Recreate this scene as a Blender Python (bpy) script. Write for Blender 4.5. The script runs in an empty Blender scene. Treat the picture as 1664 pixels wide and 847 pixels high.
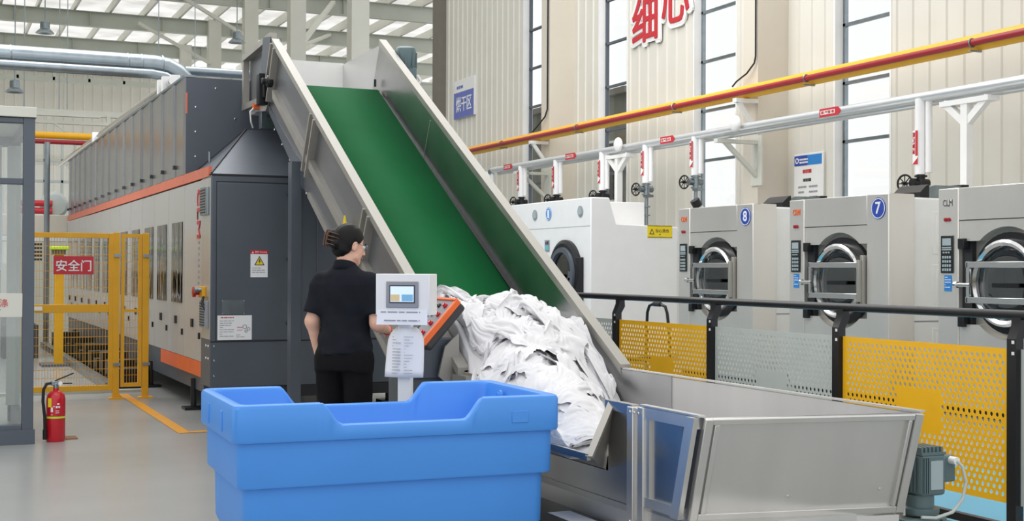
import bpy, bmesh, math, random
import numpy as np
from mathutils import Vector, Matrix
sc = bpy.context.scene
COL = sc.collection
random.seed(4)
# ------------------------------------------------------------------ camera
F_PX, W_PX, H_PX, CAM_H = 2130.0, 1664.0, 847.0, 1.37
_y, _p, _r = math.radians(24.2), math.radians(0.4), math.radians(0.25)
FW = Vector((math.sin(_y)*math.cos(_p), math.cos(_y)*math.cos(_p), math.sin(_p)))
_rt = Vector((math.cos(_y), -math.sin(_y), 0)); _up = _rt.cross(FW)
RT = _rt*math.cos(_r) + _up*math.sin(_r)
UP = _up*math.cos(_r) - _rt*math.sin(_r)
CAM = Vector((0, 0, CAM_H))
cd = bpy.data.cameras.new('camera'); co = bpy.data.objects.new('camera', cd); COL.objects.link(co)
cd.sensor_width = 36; cd.lens = F_PX/W_PX*36; cd.clip_end = 300
co.matrix_world = Matrix(((RT.x, UP.x, -FW.x, 0), (RT.y, UP.y, -FW.y, 0), (RT.z, UP.z, -FW.z, CAM_H), (0, 0, 0, 1)))
sc.camera = co

def at(u, v, x=None, y=None, z=None):
    """point of a real plane (x=, y= or z= constant) seen along a measured sight line"""
    d = FW + RT*((u-W_PX/2)/F_PX) + UP*((H_PX/2-v)/F_PX)
    t = x/d.x if x is not None else (y/d.y if y is not None else (z-CAM_H)/d.z)
    return CAM + d*t

# ------------------------------------------------------------------ light
wd = bpy.data.worlds.new('overcast'); sc.world = wd; wd.use_nodes = True
nt = wd.node_tree; nt.nodes.clear()
out = nt.nodes.new('ShaderNodeOutputWorld'); bg = nt.nodes.new('ShaderNodeBackground')
tc = nt.nodes.new('ShaderNodeTexCoord'); sp = nt.nodes.new('ShaderNodeSeparateXYZ'); rp = nt.nodes.new('ShaderNodeValToRGB')
rp.color_ramp.elements[0].position = 0.0; rp.color_ramp.elements[0].color = (.97, .97, .97, 1)
rp.color_ramp.elements[1].position = 0.8; rp.color_ramp.elements[1].color = (1.0, 1.0, 1.0, 1)
nt.links.new(tc.outputs['Generated'], sp.inputs[0]); nt.links.new(sp.outputs['Z'], rp.inputs[0])
nt.links.new(rp.outputs[0], bg.inputs[0]); nt.links.new(bg.outputs[0], out.inputs[0])
bg.inputs[1].default_value = 1.15

def area(name, loc, target, size, power, col=(1, 1, 1)):
    l = bpy.data.lights.new(name, 'AREA'); l.shape = 'RECTANGLE'; l.size, l.size_y = size; l.energy = power; l.color = col
    o = bpy.data.objects.new(name, l); COL.objects.link(o); o.location = loc
    o.rotation_euler = (Vector(target)-Vector(loc)).to_track_quat('-Z', 'Y').to_euler(); return o
area('overhead_fill', (1.0, 7.0, 9.5), (2.4, 8.0, 0), (9, 3), 120)  # added overhead fill to model the forms, no roof opening here
area('overhead_fill', (5.6, 17.0, 9.8), (10.5, 17.0, 2.0), (4, 16), 900)  # added fill aimed at the side wall and washers to brighten them
vs = sc.view_settings
vs.view_transform = 'Standard'; vs.look = 'None'; vs.gamma = 1.0; vs.exposure = 0.0; vs.use_curve_mapping = False

# ------------------------------------------------------------------ materials
def lin(c):
    c = c/255.0
    return c/12.92 if c <= .04045 else ((c+.055)/1.055)**2.4
def mat(name, rgb, rough=.5, metal=0.0, var=.05, scale=6.0, bump=0.0, bscale=80.0, stretch=(1, 1, 1), spec=.5, coat=0.0):
    m = bpy.data.materials.new(name); m.use_nodes = True; t = m.node_tree; b = t.nodes['Principled BSDF']
    c = [lin(v) for v in rgb]
    b.inputs['Roughness'].default_value = rough; b.inputs['Metallic'].default_value = metal
    b.inputs['Specular IOR Level'].default_value = spec; b.inputs['Coat Weight'].default_value = coat
    g = t.nodes.new('ShaderNodeTexCoord'); mp = t.nodes.new('ShaderNodeMapping'); mp.inputs['Scale'].default_value = stretch
    n = t.nodes.new('ShaderNodeTexNoise'); n.inputs['Scale'].default_value = scale; n.inputs['Detail'].default_value = 5
    r = t.nodes.new('ShaderNodeValToRGB')
    r.color_ramp.elements[0].position = .3; r.color_ramp.elements[1].position = .7
    r.color_ramp.elements[0].color = (*[max(0, v*(1-var)) for v in c], 1); r.color_ramp.elements[1].color = (*[min(1, v*(1+var)) for v in c], 1)
    t.links.new(g.outputs['Object'], mp.inputs[0]); t.links.new(mp.outputs[0], n.inputs[0]); t.links.new(n.outputs[0], r.inputs[0]); t.links.new(r.outputs[0], b.inputs['Base Color'])
    if metal > .5 or rough < .35:
        mr = t.nodes.new('ShaderNodeMapRange'); mr.inputs[3].default_value = rough*.8; mr.inputs[4].default_value = rough*1.25
        t.links.new(n.outputs[0], mr.inputs[0]); t.links.new(mr.outputs[0], b.inputs['Roughness'])
    if bump:
        n2 = t.nodes.new('ShaderNodeTexNoise'); n2.inputs['Scale'].default_value = bscale; bp = t.nodes.new('ShaderNodeBump'); bp.inputs['Strength'].default_value = bump; bp.inputs['Distance'].default_value = .01
        t.links.new(mp.outputs[0], n2.inputs[0]); t.links.new(n2.outputs[0], bp.inputs['Height']); t.links.new(bp.outputs[0], b.inputs['Normal'])
    return m
def glass(name, tint, gloss=.12, rough=.02):
    m = bpy.data.materials.new(name); m.use_nodes = True; t = m.node_tree; t.nodes.clear()
    o = t.nodes.new('ShaderNodeOutputMaterial'); mx = t.nodes.new('ShaderNodeMixShader'); a = t.nodes.new('ShaderNodeBsdfTransparent'); b = t.nodes.new('ShaderNodeBsdfGlossy')
    n = t.nodes.new('ShaderNodeTexNoise'); n.inputs['Scale'].default_value = 3; mr = t.nodes.new('ShaderNodeMapRange'); mr.inputs[3].default_value = gloss*.8; mr.inputs[4].default_value = gloss*1.2
    a.inputs[0].default_value = (*tint, 1); b.inputs['Roughness'].default_value = rough
    t.links.new(n.outputs[0], mr.inputs[0]); t.links.new(mr.outputs[0], mx.inputs[0]); t.links.new(a.outputs[0], mx.inputs[1]); t.links.new(b.outputs[0], mx.inputs[2]); t.links.new(mx.outputs[0], o.inputs[0])
    return m
M = {}
M['steel'] = mat('brushed_steel', (214, 213, 210), .36, .88, .04, 5, .03, 60, (1, 1, .15))
M['wsteel'] = mat('satin_cabinet_steel', (231, 227, 221), .30, .66, .04, 2, .02, 50, (1, 1, .2))
M['steel_d'] = mat('dull_steel', (170, 167, 160), .46, .6, .06, 4, .03, 60)
M['steel_m'] = mat('mirror_finish_steel', (186, 186, 186), .30, 1, .04, 4, .02, 40)
M['steel_c'] = mat('cool_sheet_steel', (128, 130, 134), .34, .7, .06, 3, .03, 50)
M['chrome'] = mat('polished_steel', (220, 220, 220), .12, 1, .02)
M['galv'] = mat('galvanised_sheet', (146, 156, 162), .32, .95, .10, 9)
M['panel'] = mat('pale_brushed_panel', (208, 208, 207), .32, .45, .015, 3, .02, 50, (1, 1, .1))
M['boxpanel'] = mat('grey_metal_cladding', (150, 152, 156), .24, .75, .01, 2)
M['dark'] = mat('charcoal_paint', (90, 97, 107), .40, .25, .04, 3)
M['darker'] = mat('dark_recess', (34, 36, 40), .6)
M['black'] = mat('black_paint', (26, 27, 30), .35, 0, .05, 5, spec=.4)
M['rubber'] = mat('black_rubber', (28, 28, 29), .6)
M['silver'] = mat('silver_pipe_wrap', (218, 221, 223), .3, .6, .04, 3)
M['white'] = mat('white_paint', (238, 238, 236), .4, 0, .02)
M['whitemet'] = mat('white_enamel', (240, 240, 240), .3, 0, .015)
M['cream'] = mat('cream_wall_sheet', (220, 217, 207), .55, .0, .03, 1.2)
M['creamdark'] = mat('beige_column_paint', (216, 208, 194), .55, 0, .03, 1.5)
M['steelwhite'] = mat('pale_structural_paint', (216, 216, 206), .5, 0, .03, 1.5)
M['greybeam'] = mat('pale_grey_green_paint', (188, 192, 182), .5, 0, .04, 1.5)
M['brown'] = mat('brown_grey_paint_and_shade', (122, 116, 108), .6)
M['orange'] = mat('orange_paint', (238, 106, 40), .4)
M['salmon'] = mat('faded_orange_stripe', (226, 120, 92), .4)
M['red'] = mat('red_vinyl', (196, 44, 56), .4)
M['extred'] = mat('glossy_red_paint', (196, 24, 40), .22, 0, .04, spec=.6)
M['yellow'] = mat('yellow_powder_coat', (250, 190, 20), .38, 0, .03)
M['gateyellow'] = mat('amber_yellow_paint', (226, 168, 30), .4, 0, .05)
M['pipeyellow'] = mat('yellow_gas_paint', (246, 184, 20), .4, 0, .04)
M['pipered'] = mat('red_fire_paint', (158, 28, 38), .4, 0, .04)
M['grey'] = mat('pale_grey_powder_coat', (192, 200, 196), .45, 0, .03)
M['belt'] = mat('green_rubber_belt', (8, 96, 50), .7, 0, .06, 2, .02, 200, spec=.1)
M['blue'] = mat('blue_moulded_plastic', (74, 150, 236), .42, 0, .035, 2.0, .02, 120)
M['bluetag'] = mat('blue_sticker', (44, 132, 208), .5)
M['navy'] = mat('deep_blue_print', (46, 74, 168), .4)
M['signblue'] = mat('violet_blue_print', (104, 116, 190), .5)
M['linen'] = mat('white_cotton', (231, 231, 233), .95, 0, .02, 8, .15, 220, spec=.05)
M['paper'] = mat('white_paper', (236, 238, 242), .7, 0, .015)
M['ink'] = mat('grey_print', (150, 152, 158), .7)
M['inkdark'] = mat('black_print', (60, 60, 62), .7)
M['yellowlabel'] = mat('yellow_label', (242, 214, 30), .5)
M['motor'] = mat('blue_grey_motor_paint', (98, 118, 122), .4, .1, .06, 8)
M['skin'] = mat('skin', (226, 178, 154), .5, 0, .05, 30)
M['shirt'] = mat('black_polo_cotton', (28, 31, 38), .85, 0, .12, 14, .2, 300, spec=.15)
M['trousers'] = mat('black_trouser_cloth', (20, 20, 22), .85, 0, .1, 14, .2, 300, spec=.15)
M['hair'] = mat('black_hair', (14, 13, 13), .48, 0, .2, 40, .12, 60, (1, 6, 1), spec=.25)
M['tortoise'] = mat('tortoiseshell', (84, 52, 32), .25, 0, .5, 60)
M['lip'] = mat('lips', (190, 112, 104), .5)
M['floorgrey'] = mat('grey_epoxy_floor', (158, 160, 158), .24, 0, .05, .8, spec=.5)
M['floorblue'] = mat('blue_epoxy_floor', (92, 176, 208), .3, 0, .04, 1.2)
M['floorline'] = mat('yellow_floor_paint', (232, 160, 30), .35)
M['card'] = mat('brown_card', (140, 100, 70), .8)
M['screen'] = mat('dark_glass_screen', (30, 34, 36), .12)
M['lcd'] = mat('pale_display', (168, 182, 186), .2)
M['winglass'] = glass('clear_window_glass', (.97, .98, .98), .05)
M['boothglass'] = glass('booth_glass', (.86, .90, .90), .16)
M['doorglass'] = glass('door_glass', (.55, .58, .60), .18)
M['darkglass'] = mat('dark_inspection_glass', (26, 22, 20), .05, .0, .5, 5, 1.0, 3.2, (1, 2.6, .35), spec=.6)
M['tinted'] = mat('dark_tinted_glass', (30, 32, 36), .08, .2, .1)
M['cyan'] = mat('turquoise_plastic', (110, 190, 200), .5)
M['lime'] = mat('lime_plastic', (190, 226, 60), .5)
M['exterior'] = mat('weathered_render', (120, 122, 112), .8, 0, .15, 2)
def roofmat():
    m = bpy.data.materials.new('translucent_roof_sheet'); m.use_nodes = True; t = m.node_tree; t.nodes.clear()
    o = t.nodes.new('ShaderNodeOutputMaterial'); mx = t.nodes.new('ShaderNodeMixShader'); a = t.nodes.new('ShaderNodeBsdfDiffuse'); b = t.nodes.new('ShaderNodeBsdfTranslucent')
    g = t.nodes.new('ShaderNodeTexCoord'); n = t.nodes.new('ShaderNodeTexNoise'); n.inputs['Scale'].default_value = .7
    mr = t.nodes.new('ShaderNodeMapRange'); mr.inputs[1].default_value = .35; mr.inputs[2].default_value = .65; mr.inputs[3].default_value = .45; mr.inputs[4].default_value = .95
    t.links.new(g.outputs['Object'], n.inputs[0]); t.links.new(n.outputs[0], mr.inputs[0]); t.links.new(mr.outputs[0], mx.inputs[0])
    a.inputs[0].default_value = (.9, .9, .88, 1); b.inputs[0].default_value = (.97, .96, .93, 1)
    t.links.new(a.outputs[0], mx.inputs[1]); t.links.new(b.outputs[0], mx.inputs[2]); t.links.new(mx.outputs[0], o.inputs[0]); return m
M['roof'] = roofmat()
def screenmat():
    m = mat('lit_touch_screen', (210, 230, 245), .3); t = m.node_tree; b = t.nodes['Principled BSDF']
    b.inputs['Emission Color'].default_value = (.75, .88, .97, 1); b.inputs['Emission Strength'].default_value = .35; return m
M['lit'] = screenmat()

# ------------------------------------------------------------------ mesh helpers
def V(*a): return Vector(a)
class MB:
    def __init__(s): s.v = []; s.f = []
    def add(s, vs, fs):
        n = len(s.v); s.v += [tuple(p) for p in vs]; s.f += [tuple(i+n for i in f) for f in fs]; return s
    def box(s, x0, x1, y0, y1, z0, z1):
        return s.add([(x, y, z) for z in (z0, z1) for y in (y0, y1) for x in (x0, x1)], [(0, 2, 3, 1), (4, 5, 7, 6), (0, 1, 5, 4), (2, 6, 7, 3), (0, 4, 6, 2), (1, 3, 7, 5)])
    def cbox(s, c, d): return s.box(c[0]-d[0]/2, c[0]+d[0]/2, c[1]-d[1]/2, c[1]+d[1]/2, c[2]-d[2]/2, c[2]+d[2]/2)
    def obox(s, c, ex, ey, ez):
        """box round centre c with half-extent vectors"""
        c, ex, ey, ez = Vector(c), Vector(ex), Vector(ey), Vector(ez)
        return s.add([c+ex*a+ey*b+ez*d for d in (-1, 1) for b in (-1, 1) for a in (-1, 1)], [(0, 2, 3, 1), (4, 5, 7, 6), (0, 1, 5, 4), (2, 6, 7, 3), (0, 4, 6, 2), (1, 3, 7, 5)])
    def bar(s, a, b, w, t, up=(0, 0, 1)):
        """rectangular bar from a to b; w along up x dir, t along the third axis"""
        a, b = Vector(a), Vector(b); d = (b-a); n = d.normalized(); x = n.cross(Vector(up))
        if x.length < 1e-4: x = n.cross(Vector((1, 0, 0)))
        x.normalize(); z = x.cross(n)
        return s.obox((a+b)/2, d/2, x*w/2, z*t/2)
    def slab(s, q, t):
        q = [Vector(p) for p in q]; n = (q[1]-q[0]).cross(q[2]-q[0]).normalized()*t; k = len(q)
        return s.add(q+[p+n for p in q], [tuple(range(k))[::-1], tuple(range(k, 2*k))]+[(i, (i+1) % k, k+(i+1) % k, k+i) for i in range(k)])
    def prism(s, poly, axis, a, b):
        """polygon of the two other axes extruded along axis (0,1,2)"""
        def P(p, w):
            r = list(p); r.insert(axis, w); return tuple(r)
        k = len(poly)
        return s.add([P(p, a) for p in poly]+[P(p, b) for p in poly], [tuple(range(k))[::-1], tuple(range(k, 2*k))]+[(i, (i+1) % k, k+(i+1) % k, k+i) for i in range(k)])
    def lathe(s, prof, o, axis=(0, 0, 1), n=24, closed=False):
        """prof [(radius, height)...] spun round axis through o"""
        o = Vector(o); z = Vector(axis).normalized(); x = z.orthogonal().normalized(); y = z.cross(x); vs = []
        for r, h in prof:
            for i in range(n):
                a = 2*math.pi*i/n; vs.append(o+z*h+(x*math.cos(a)+y*math.sin(a))*r)
        k = len(prof); fs = []
        for j in range(k-1 if not closed else k):
            j2 = (j+1) % k
            for i in range(n): fs.append((j*n+i, j*n+(i+1) % n, j2*n+(i+1) % n, j2*n+i))
        if not closed:
            if prof[0][0] > 1e-5: fs.append(tuple(range(n))[::-1])
            if prof[-1][0] > 1e-5: fs.append(tuple(range((k-1)*n, k*n)))
        return s.add(vs, fs)
    def cyl(s, a, b, r, n=16, r2=None):
        a, b = Vector(a), Vector(b); return s.lathe([(r, 0), (r if r2 is None else r2, (b-a).length)], a, b-a, n)
    def tube(s, pts, r, n=8, closed=False):
        pts = [Vector(p) for p in pts]; k = len(pts); vs = []; fs = []; x = None
        for i, p in enumerate(pts):
            d = (pts[(i+1) % k]-pts[i-1]) if closed else (pts[min(i+1, k-1)]-pts[max(i-1, 0)])
            d.normalize()
            if x is None: x = d.orthogonal().normalized()
            x = (x-d*x.dot(d)).normalized(); y = d.cross(x)
            rr = r[i] if isinstance(r, (list, tuple)) else r
            for j in range(n):
                a = 2*math.pi*j/n; vs.append(p+(x*math.cos(a)+y*math.sin(a))*rr)
        for i in range(k if closed else k-1):
            i2 = (i+1) % k
            for j in range(n): fs.append((i*n+j, i*n+(j+1) % n, i2*n+(j+1) % n, i2*n+j))
        if not closed: fs += [tuple(range(n))[::-1], tuple(range((k-1)*n, k*n))]
        return s.add(vs, fs)
    def torus(s, c, axis, R, r, n=28, m=8):
        c = Vector(c); z = Vector(axis).normalized(); x = z.orthogonal().normalized(); y = z.cross(x)
        return s.tube([c+(x*math.cos(2*math.pi*i/n)+y*math.sin(2*math.pi*i/n))*R for i in range(n)], r, m, True)
    def ball(s, c, r, n=16, m=10):
        r = (r, r, r) if not isinstance(r, (tuple, list)) else r; vs = []; fs = []
        for j in range(m+1):
            t = math.pi*j/m
            for i in range(n):
                a = 2*math.pi*i/n; vs.append((c[0]+r[0]*math.sin(t)*math.cos(a), c[1]+r[1]*math.sin(t)*math.sin(a), c[2]+r[2]*math.cos(t)))
        for j in range(m):
            for i in range(n): fs.append((j*n+i, (j+1)*n+i, (j+1)*n+(i+1) % n, j*n+(i+1) % n))
        return s.add(vs, fs)
    def build(s, name, m, parent=None, local=False, bevel=0, smooth=35, solid=0):
        me = bpy.data.meshes.new(name); o = bpy.data.objects.new(name, me); COL.objects.link(o)
        off = Vector((0, 0, 0))
        if parent is not None:
            o.parent = parent
            if not local: off = ROOT[root_of(parent)]
        elif not local:
            c = [Vector(p) for p in s.v]; off = Vector((sum(p.x for p in c)/len(c), sum(p.y for p in c)/len(c), min(p.z for p in c))); o.location = off; ROOT[o.name] = off
        me.from_pydata([tuple(Vector(p)-off) for p in s.v], [], s.f)
        bm = bmesh.new(); bm.from_mesh(me)
        bmesh.ops.remove_doubles(bm, verts=bm.verts, dist=1e-6)
        if len(bm.faces) < 60000: bmesh.ops.recalc_face_normals(bm, faces=bm.faces)
        bm.to_mesh(me); bm.free()
        if m is not None: me.materials.append(M[m] if isinstance(m, str) else m)
        if solid:
            md = o.modifiers.new('thickness', 'SOLIDIFY'); md.thickness = solid; md.offset = 0
        if bevel:
            md = o.modifiers.new('bevel', 'BEVEL'); md.width = bevel; md.segments = 2; md.limit_method = 'ANGLE'; md.angle_limit = math.radians(40)
        if smooth:
            me.polygons.foreach_set('use_smooth', [True]*len(me.polygons))
            try: me.set_sharp_from_angle(angle=math.radians(smooth))
            except Exception: pass
        return o
ROOT = {}
def root_of(o):
    while o.parent is not None: o = o.parent
    return o.name
def thing(name, label, cat, loc, rotz=0, group=None):
    o = bpy.data.objects.new(name, None); COL.objects.link(o); o.location = loc; o.rotation_euler = (0, 0, rotz); o.empty_display_size = .1
    o['label'] = label; o['category'] = cat
    if group: o['group'] = group
    ROOT[o.name] = Vector(loc); return o
def tag(o, label, cat, group=None, kind=None):
    o['label'] = label; o['category'] = cat
    if group: o['group'] = group
    if kind: o['kind'] = kind
    return o
def struct(name, loc):
    o = bpy.data.objects.new(name, None); COL.objects.link(o); o.location = loc; o['kind'] = 'structure'; ROOT[o.name] = Vector(loc); return o
def st(o, label=None, cat=None):
    o['kind'] = 'structure'
    if label: o['label'] = label; o['category'] = cat
    return o
def text(name, s, m, parent, o, xd, yd, h, w=None, depth=.003, bold=0.0, local=False, align='l'):
    c = bpy.data.curves.new('glyphs', 'FONT'); c.body = s; c.size = 1; c.resolution_u = 3
    to = bpy.data.objects.new('glyphs', c); COL.objects.link(to); bpy.context.view_layer.update()
    me = bpy.data.meshes.new_from_object(to.evaluated_get(bpy.context.evaluated_depsgraph_get()))
    bpy.data.objects.remove(to); bpy.data.curves.remove(c)
    xs = [v.co.x for v in me.vertices]; ys = [v.co.y for v in me.vertices]
    x0, x1, y0, y1 = min(xs), max(xs), min(ys), max(ys); ky = h/(y1-y0); kx = ky if w is None else w/(x1-x0)
    xd, yd, o = Vector(xd), Vector(yd), Vector(o); n = xd.cross(yd).normalized()
    vs = [o+xd*((v.co.x-x0)*kx)+yd*((v.co.y-y0)*ky)+n*depth for v in me.vertices]; fs = [tuple(p.vertices) for p in me.polygons]; k = len(vs)
    edge = {}
    for f in fs:
        for a, b in zip(f, f[1:]+f[:1]): edge[(a, b)] = 1
    mb = MB(); mb.v = [tuple(p) for p in vs]+[tuple(p-n*depth) for p in vs]
    mb.f = fs+[(b, a, a+k, b+k) for (a, b) in edge if (b, a) not in edge]
    bpy.data.meshes.remove(me)
    if bold > 0:                       # heavier strokes: the glyph laid down again round a small circle
        bv, bf = list(mb.v), list(mb.f); q = 10 if bold > .03 else 6
        for i in range(q):
            d = xd*(math.cos(6.2832*i/q)*bold*kx)+yd*(math.sin(6.2832*i/q)*bold*ky)-n*(depth*.02*(i+1)); k = len(mb.v)
            mb.v += [tuple(Vector(p)+d) for p in bv]; mb.f += [tuple(j+k for j in f) for f in bf]
    return mb.build(name, m, parent, local=local, smooth=0)
def lines(o, xd, yd, rows, w, h, gap, depth=.0015, seed=0):
    """rows of small printed dashes"""
    rd = random.Random(seed); mb = MB(); o, xd, yd = Vector(o), Vector(xd), Vector(yd); n = xd.cross(yd).normalized()
    for r in range(rows):
        x = 0
        while x < w:
            l = min(w-x, rd.uniform(.10, .35)*w)
            p = o+xd*x-yd*(r*gap); mb.obox(p+xd*(l/2)+n*depth*.5, xd*(l/2*.94), yd*h/2, n*depth*.5); x += l+.03*w
            if rd.random() < .12: break
    return mb
XP, YP, ZP = Vector((1, 0, 0)), Vector((0, 1, 0)), Vector((0, 0, 1))
WX, WU = -YP, ZP          # reading direction and up on surfaces that face -X
# ------------------------------------------------------------------ setting
st(MB().box(-14, 40, -6, 62, -.1, 0).build('floor', 'floorgrey'))
st(MB().box(5.15, 6.7, -2, 31, 0, .004).build('floor', 'floorblue'))
# long side wall of ribbed sheet with tall window bays
WXX = 12.0; WT = 12.6; WIN = [(14.13, 15.37), (17.84, 19.16), (21.45, 22.62), (24.87, 26.15)]
def ribs(mb, y0, y1, z0, z1):
    n = max(1, round((y1-y0)/.31)); p = (y1-y0)/n; prof = []
    for i in range(n):
        a = y0+i*p; prof += [(WXX, a), (WXX, a+p*.60), (WXX-.022, a+p*.66), (WXX-.022, a+p*.76), (WXX, a+p*.82), (WXX, a+p)]
    vs = []; fs = []
    for (x, y) in prof: vs += [(x, y, z0), (x, y, z1)]
    k = len(prof)
    for i in range(k-1): fs.append((2*i, 2*i+2, 2*i+3, 2*i+1))
    mb.add(vs, fs); mb.box(WXX+.03, WXX+.2, y0, y1, z0, z1)
mb = MB(); ys = [5.0]+[v for w in WIN for v in w]+[31.0]
for i in range(0, len(ys), 2): ribs(mb, ys[i], ys[i+1], 0, WT)
for a, b in WIN: ribs(mb, a, b, 0, 1.15); ribs(mb, a, b, 11.6, WT)
st(mb.build('wall_right', 'cream', smooth=0))
for k, (a, b) in enumerate(WIN):
    w = struct('window_%d' % (k+1), (WXX+.1, (a+b)/2, 1.15))
    f = MB(); t = .035
    f.box(WXX-.01, WXX+.22, b-t, b, 1.15, 11.6).box(WXX-.01, WXX+.22, a, a+t, 1.15, 11.6).box(WXX-.01, WXX+.22, a, b, 1.11, 1.15)
    st(f.build('window_frame', 'white', w))
    g = MB(); zs = [1.55+.845*i for i in range(12)]
    for z in zs: g.box(WXX+.13, WXX+.19, a+t, b-t, z-.022, z+.022)
    g.box(WXX+.13, WXX+.19, b-t-.05, b-t, 1.15, 11.6).box(WXX+.13, WXX+.19, a+t, a+t+.04, 1.15, 11.6)
    st(g.build('mullion', 'galv' if k < 2 else 'dark', w))
    st(MB().box(WXX+.155, WXX+.162, a+t, b-t, 1.15, 11.6).build('pane', 'winglass', w))
# steel columns on the wall and the line beyond it
for i, y in enumerate((16.66, 23.86, 31.0, 38.1, 45.3, 52.5, 59.7, 66.9)):
    mb = MB(); x0 = 11.45 if i < 2 else (11.78 if i == 2 else 11.7); x1 = 12.0 if i < 3 else x0+.55; hw = .19 if i < 3 else .25
    mb.box(x0-.002, x0+.03, y-hw, y+hw, 0, 12.6).box(x1-.03, x1+.002, y-hw, y+hw, 0, 12.6).box(x0, x1, y-.012, y+.012, 0, 12.58).box(x0-.001, x1+.001, y-hw-.003, y-hw+.02, 0, 12.59)
    st(mb.build('column', 'brown' if i == 2 else ('creamdark' if i < 2 else 'steelwhite')))  # third column: brown-grey puts its shaded face into the colour
# unseen side wall, added to darken and streak the steel and glass reflections
mb = MB(); yw = [13.0, 16.5, 17.7, 20.1, 21.3, 23.7, 24.9, 27.3, 28.5, 30.9, 32.1, 34.5, 35.7, 74.4]
for i in range(0, len(yw), 2): mb.box(-6.2, -6, yw[i], yw[i+1], 0, 12.6)
mb.box(-6.2, -6, 13, 74.4, 0, 1.2)
st(mb.build('reflection_wall', 'steelwhite', smooth=0))
# far end wall
mb = MB(); prof = []; YE = 74.4
for i in range(100):
    x = -16+i*.5; prof += [(x, YE), (x+.36, YE), (x+.40, YE-.05), (x+.46, YE-.05), (x+.5, YE)]
vs = []; fs = []
for p in prof: vs += [(p[0], p[1], 0), (p[0], p[1], 12.7)]
for i in range(len(prof)-1): fs.append((2*i, 2*i+2, 2*i+3, 2*i+1))
st(mb.add(vs, fs).build('wall_far', 'cream', smooth=0))
# roof: translucent sheet on purlins and rafters, with braces
st(MB().add([(-20, 31, 13.15), (12, 31, 13.15), (12, 76, 13.15), (-20, 76, 13.15)], [(0, 1, 2, 3)]).build('ceiling', 'roof'))
st(MB().add([(12, 31, 13.15), (13.4, 31, 13.15), (30.2, 76, 13.15), (12, 76, 13.15)], [(0, 1, 2, 3)]).build('ceiling', 'roof'))
for y in (52.7, 59.9, 67.1, 74.2):
    xe = 13.4+(y-31)*.374
    mb = MB().box(-18, xe, y-.01, y+.01, 11.95, 12.6).box(-18, xe, y-.14, y+.14, 11.93, 11.96).box(-18, xe, y-.14, y+.14, 12.57, 12.6)
    for i in range(int((xe+12)/3.1)): x = -12+i*3.1; mb.box(x-.01, x+.01, y-.13, y+.13, 11.95, 12.59)
    st(mb.build('rafter', 'greybeam'))
for i in range(28):
    x = -12+i*1.5; ya = 31 if x < 13 else 31+(x-13.2)/.374
    st(MB().box(x-.01, x+.01, ya, 76, 12.62, 13.08).box(x-.09, x, ya, 76, 12.62, 12.65).box(x, x+.09, ya, 76, 13.04, 13.08).build('purlin', 'steelwhite'))
for (a, b) in (((11.8, 52.4, 10.7), (8.8, 52.4, 12.3)), ((11.8, 59.5, 10.6), (8.6, 59.5, 12.2)), ((12.2, 45.2, 9.4), (15.4, 52.4, 12.4)), ((12.2, 52.4, 9.6), (17.4, 59.8, 12.4))):
    st(MB().bar(a, b, .18, .12).build('brace', 'steelwhite'))
# runway girder and low steel in front of the end wall
mb = MB().box(-18, 11.5, 73.2, 73.5, 11.22, 11.48).box(-18, 11.5, 73.25, 73.4, 11.8, 11.9)
for i in range(16): mb.box(-17.2+i*1.8, -17.08+i*1.8, 73.2, 73.4, 11.3, 12.7)
st(mb.build('girder', 'greybeam'))
mb = MB().box(-6, 5.2, 34.0, 34.16, 4.92, 5.0).box(-6, 4.0, 33.9, 34.1, 5.1, 5.16).box(-6, 5.2, 36, 36.2, 5.35, 5.5)
for x in (1.0, 2.9, 4.4): mb.bar((x, 34.05, 4.95), (x+.5, 34.05, 4.6), .07, .05); mb.box(x, x+.1, 35.95, 36.1, 0, 5.4)
st(mb.build('gantry', 'steelwhite'))
# building outside the far windows
t = thing('neighbouring_building', 'grey building outside, dark behind the lower panes of the far windows', 'building', (20.7, 46, 0))
MB().box(20, 21.5, 35.8, 60, 0, 6.9).build('facade', 'exterior', t)
MB().box(19.8, 21.6, 35.6, 60.2, 6.9, 7.1).build('roof', 'brown', t)
for i in range(6):
    y = 36.6+i*3.4; w = MB().box(19.94, 20.0, y, y+1.5, 3.6, 5.4).build('window', 'tinted', t)
    MB().box(19.92, 20, y-.06, y+1.56, 5.4, 5.48).box(19.92, 20, y-.06, y+1.56, 3.52, 3.6).build('sill', 'white', w)

# ------------------------------------------------------------------ signs on the wall
def letters(name, ch, label, y0, z0, w, h):
    t = thing(name, label, 'wall lettering', (WXX-.03, y0, z0))
    # white backing outline in relief, red glyph over it
    text('backing', ch, 'white', t, (WXX-.03, y0, z0), WX, WU, h, w, .03, .055)
    text('glyph', ch, 'red', t, (WXX-.061, y0-.06*w, z0+.055*h), WX, WU, h*.89, w*.88, .012, .020); return t
letters('wall_character', '细', 'large red cut-out character with white outline, left one of the pair', 21.22, 5.48, 1.0, .90)
letters('wall_character', '心', 'large red cut-out character with white outline, right one of the pair', 20.16, 5.66, 1.0, .86)
t = thing('area_sign', 'small violet and white hanging sign on the ribbed wall right of the conveyor top', 'sign', (WXX-.05, 29.5, 5.0))
y0, y1 = 30.1, 28.78
MB().box(WXX-.06, WXX-.02, y1, y0, 5.06, 6.0).build('board', 'white', t, bevel=.01)
MB().box(WXX-.066, WXX-.06, y1+.06, y0, 5.06, 5.70).build('print_field', 'signblue', t)
text('lettering', '烘干区', 'white', t, (WXX-.066, y0-.16, 5.22), WX, WU, .36, .98, .006, .01)
lines((WXX-.061, y0-.18, 5.82), WX, WU, 1, .6, .07, .1, .003, 3).build('header_print', 'signblue', t)
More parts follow.
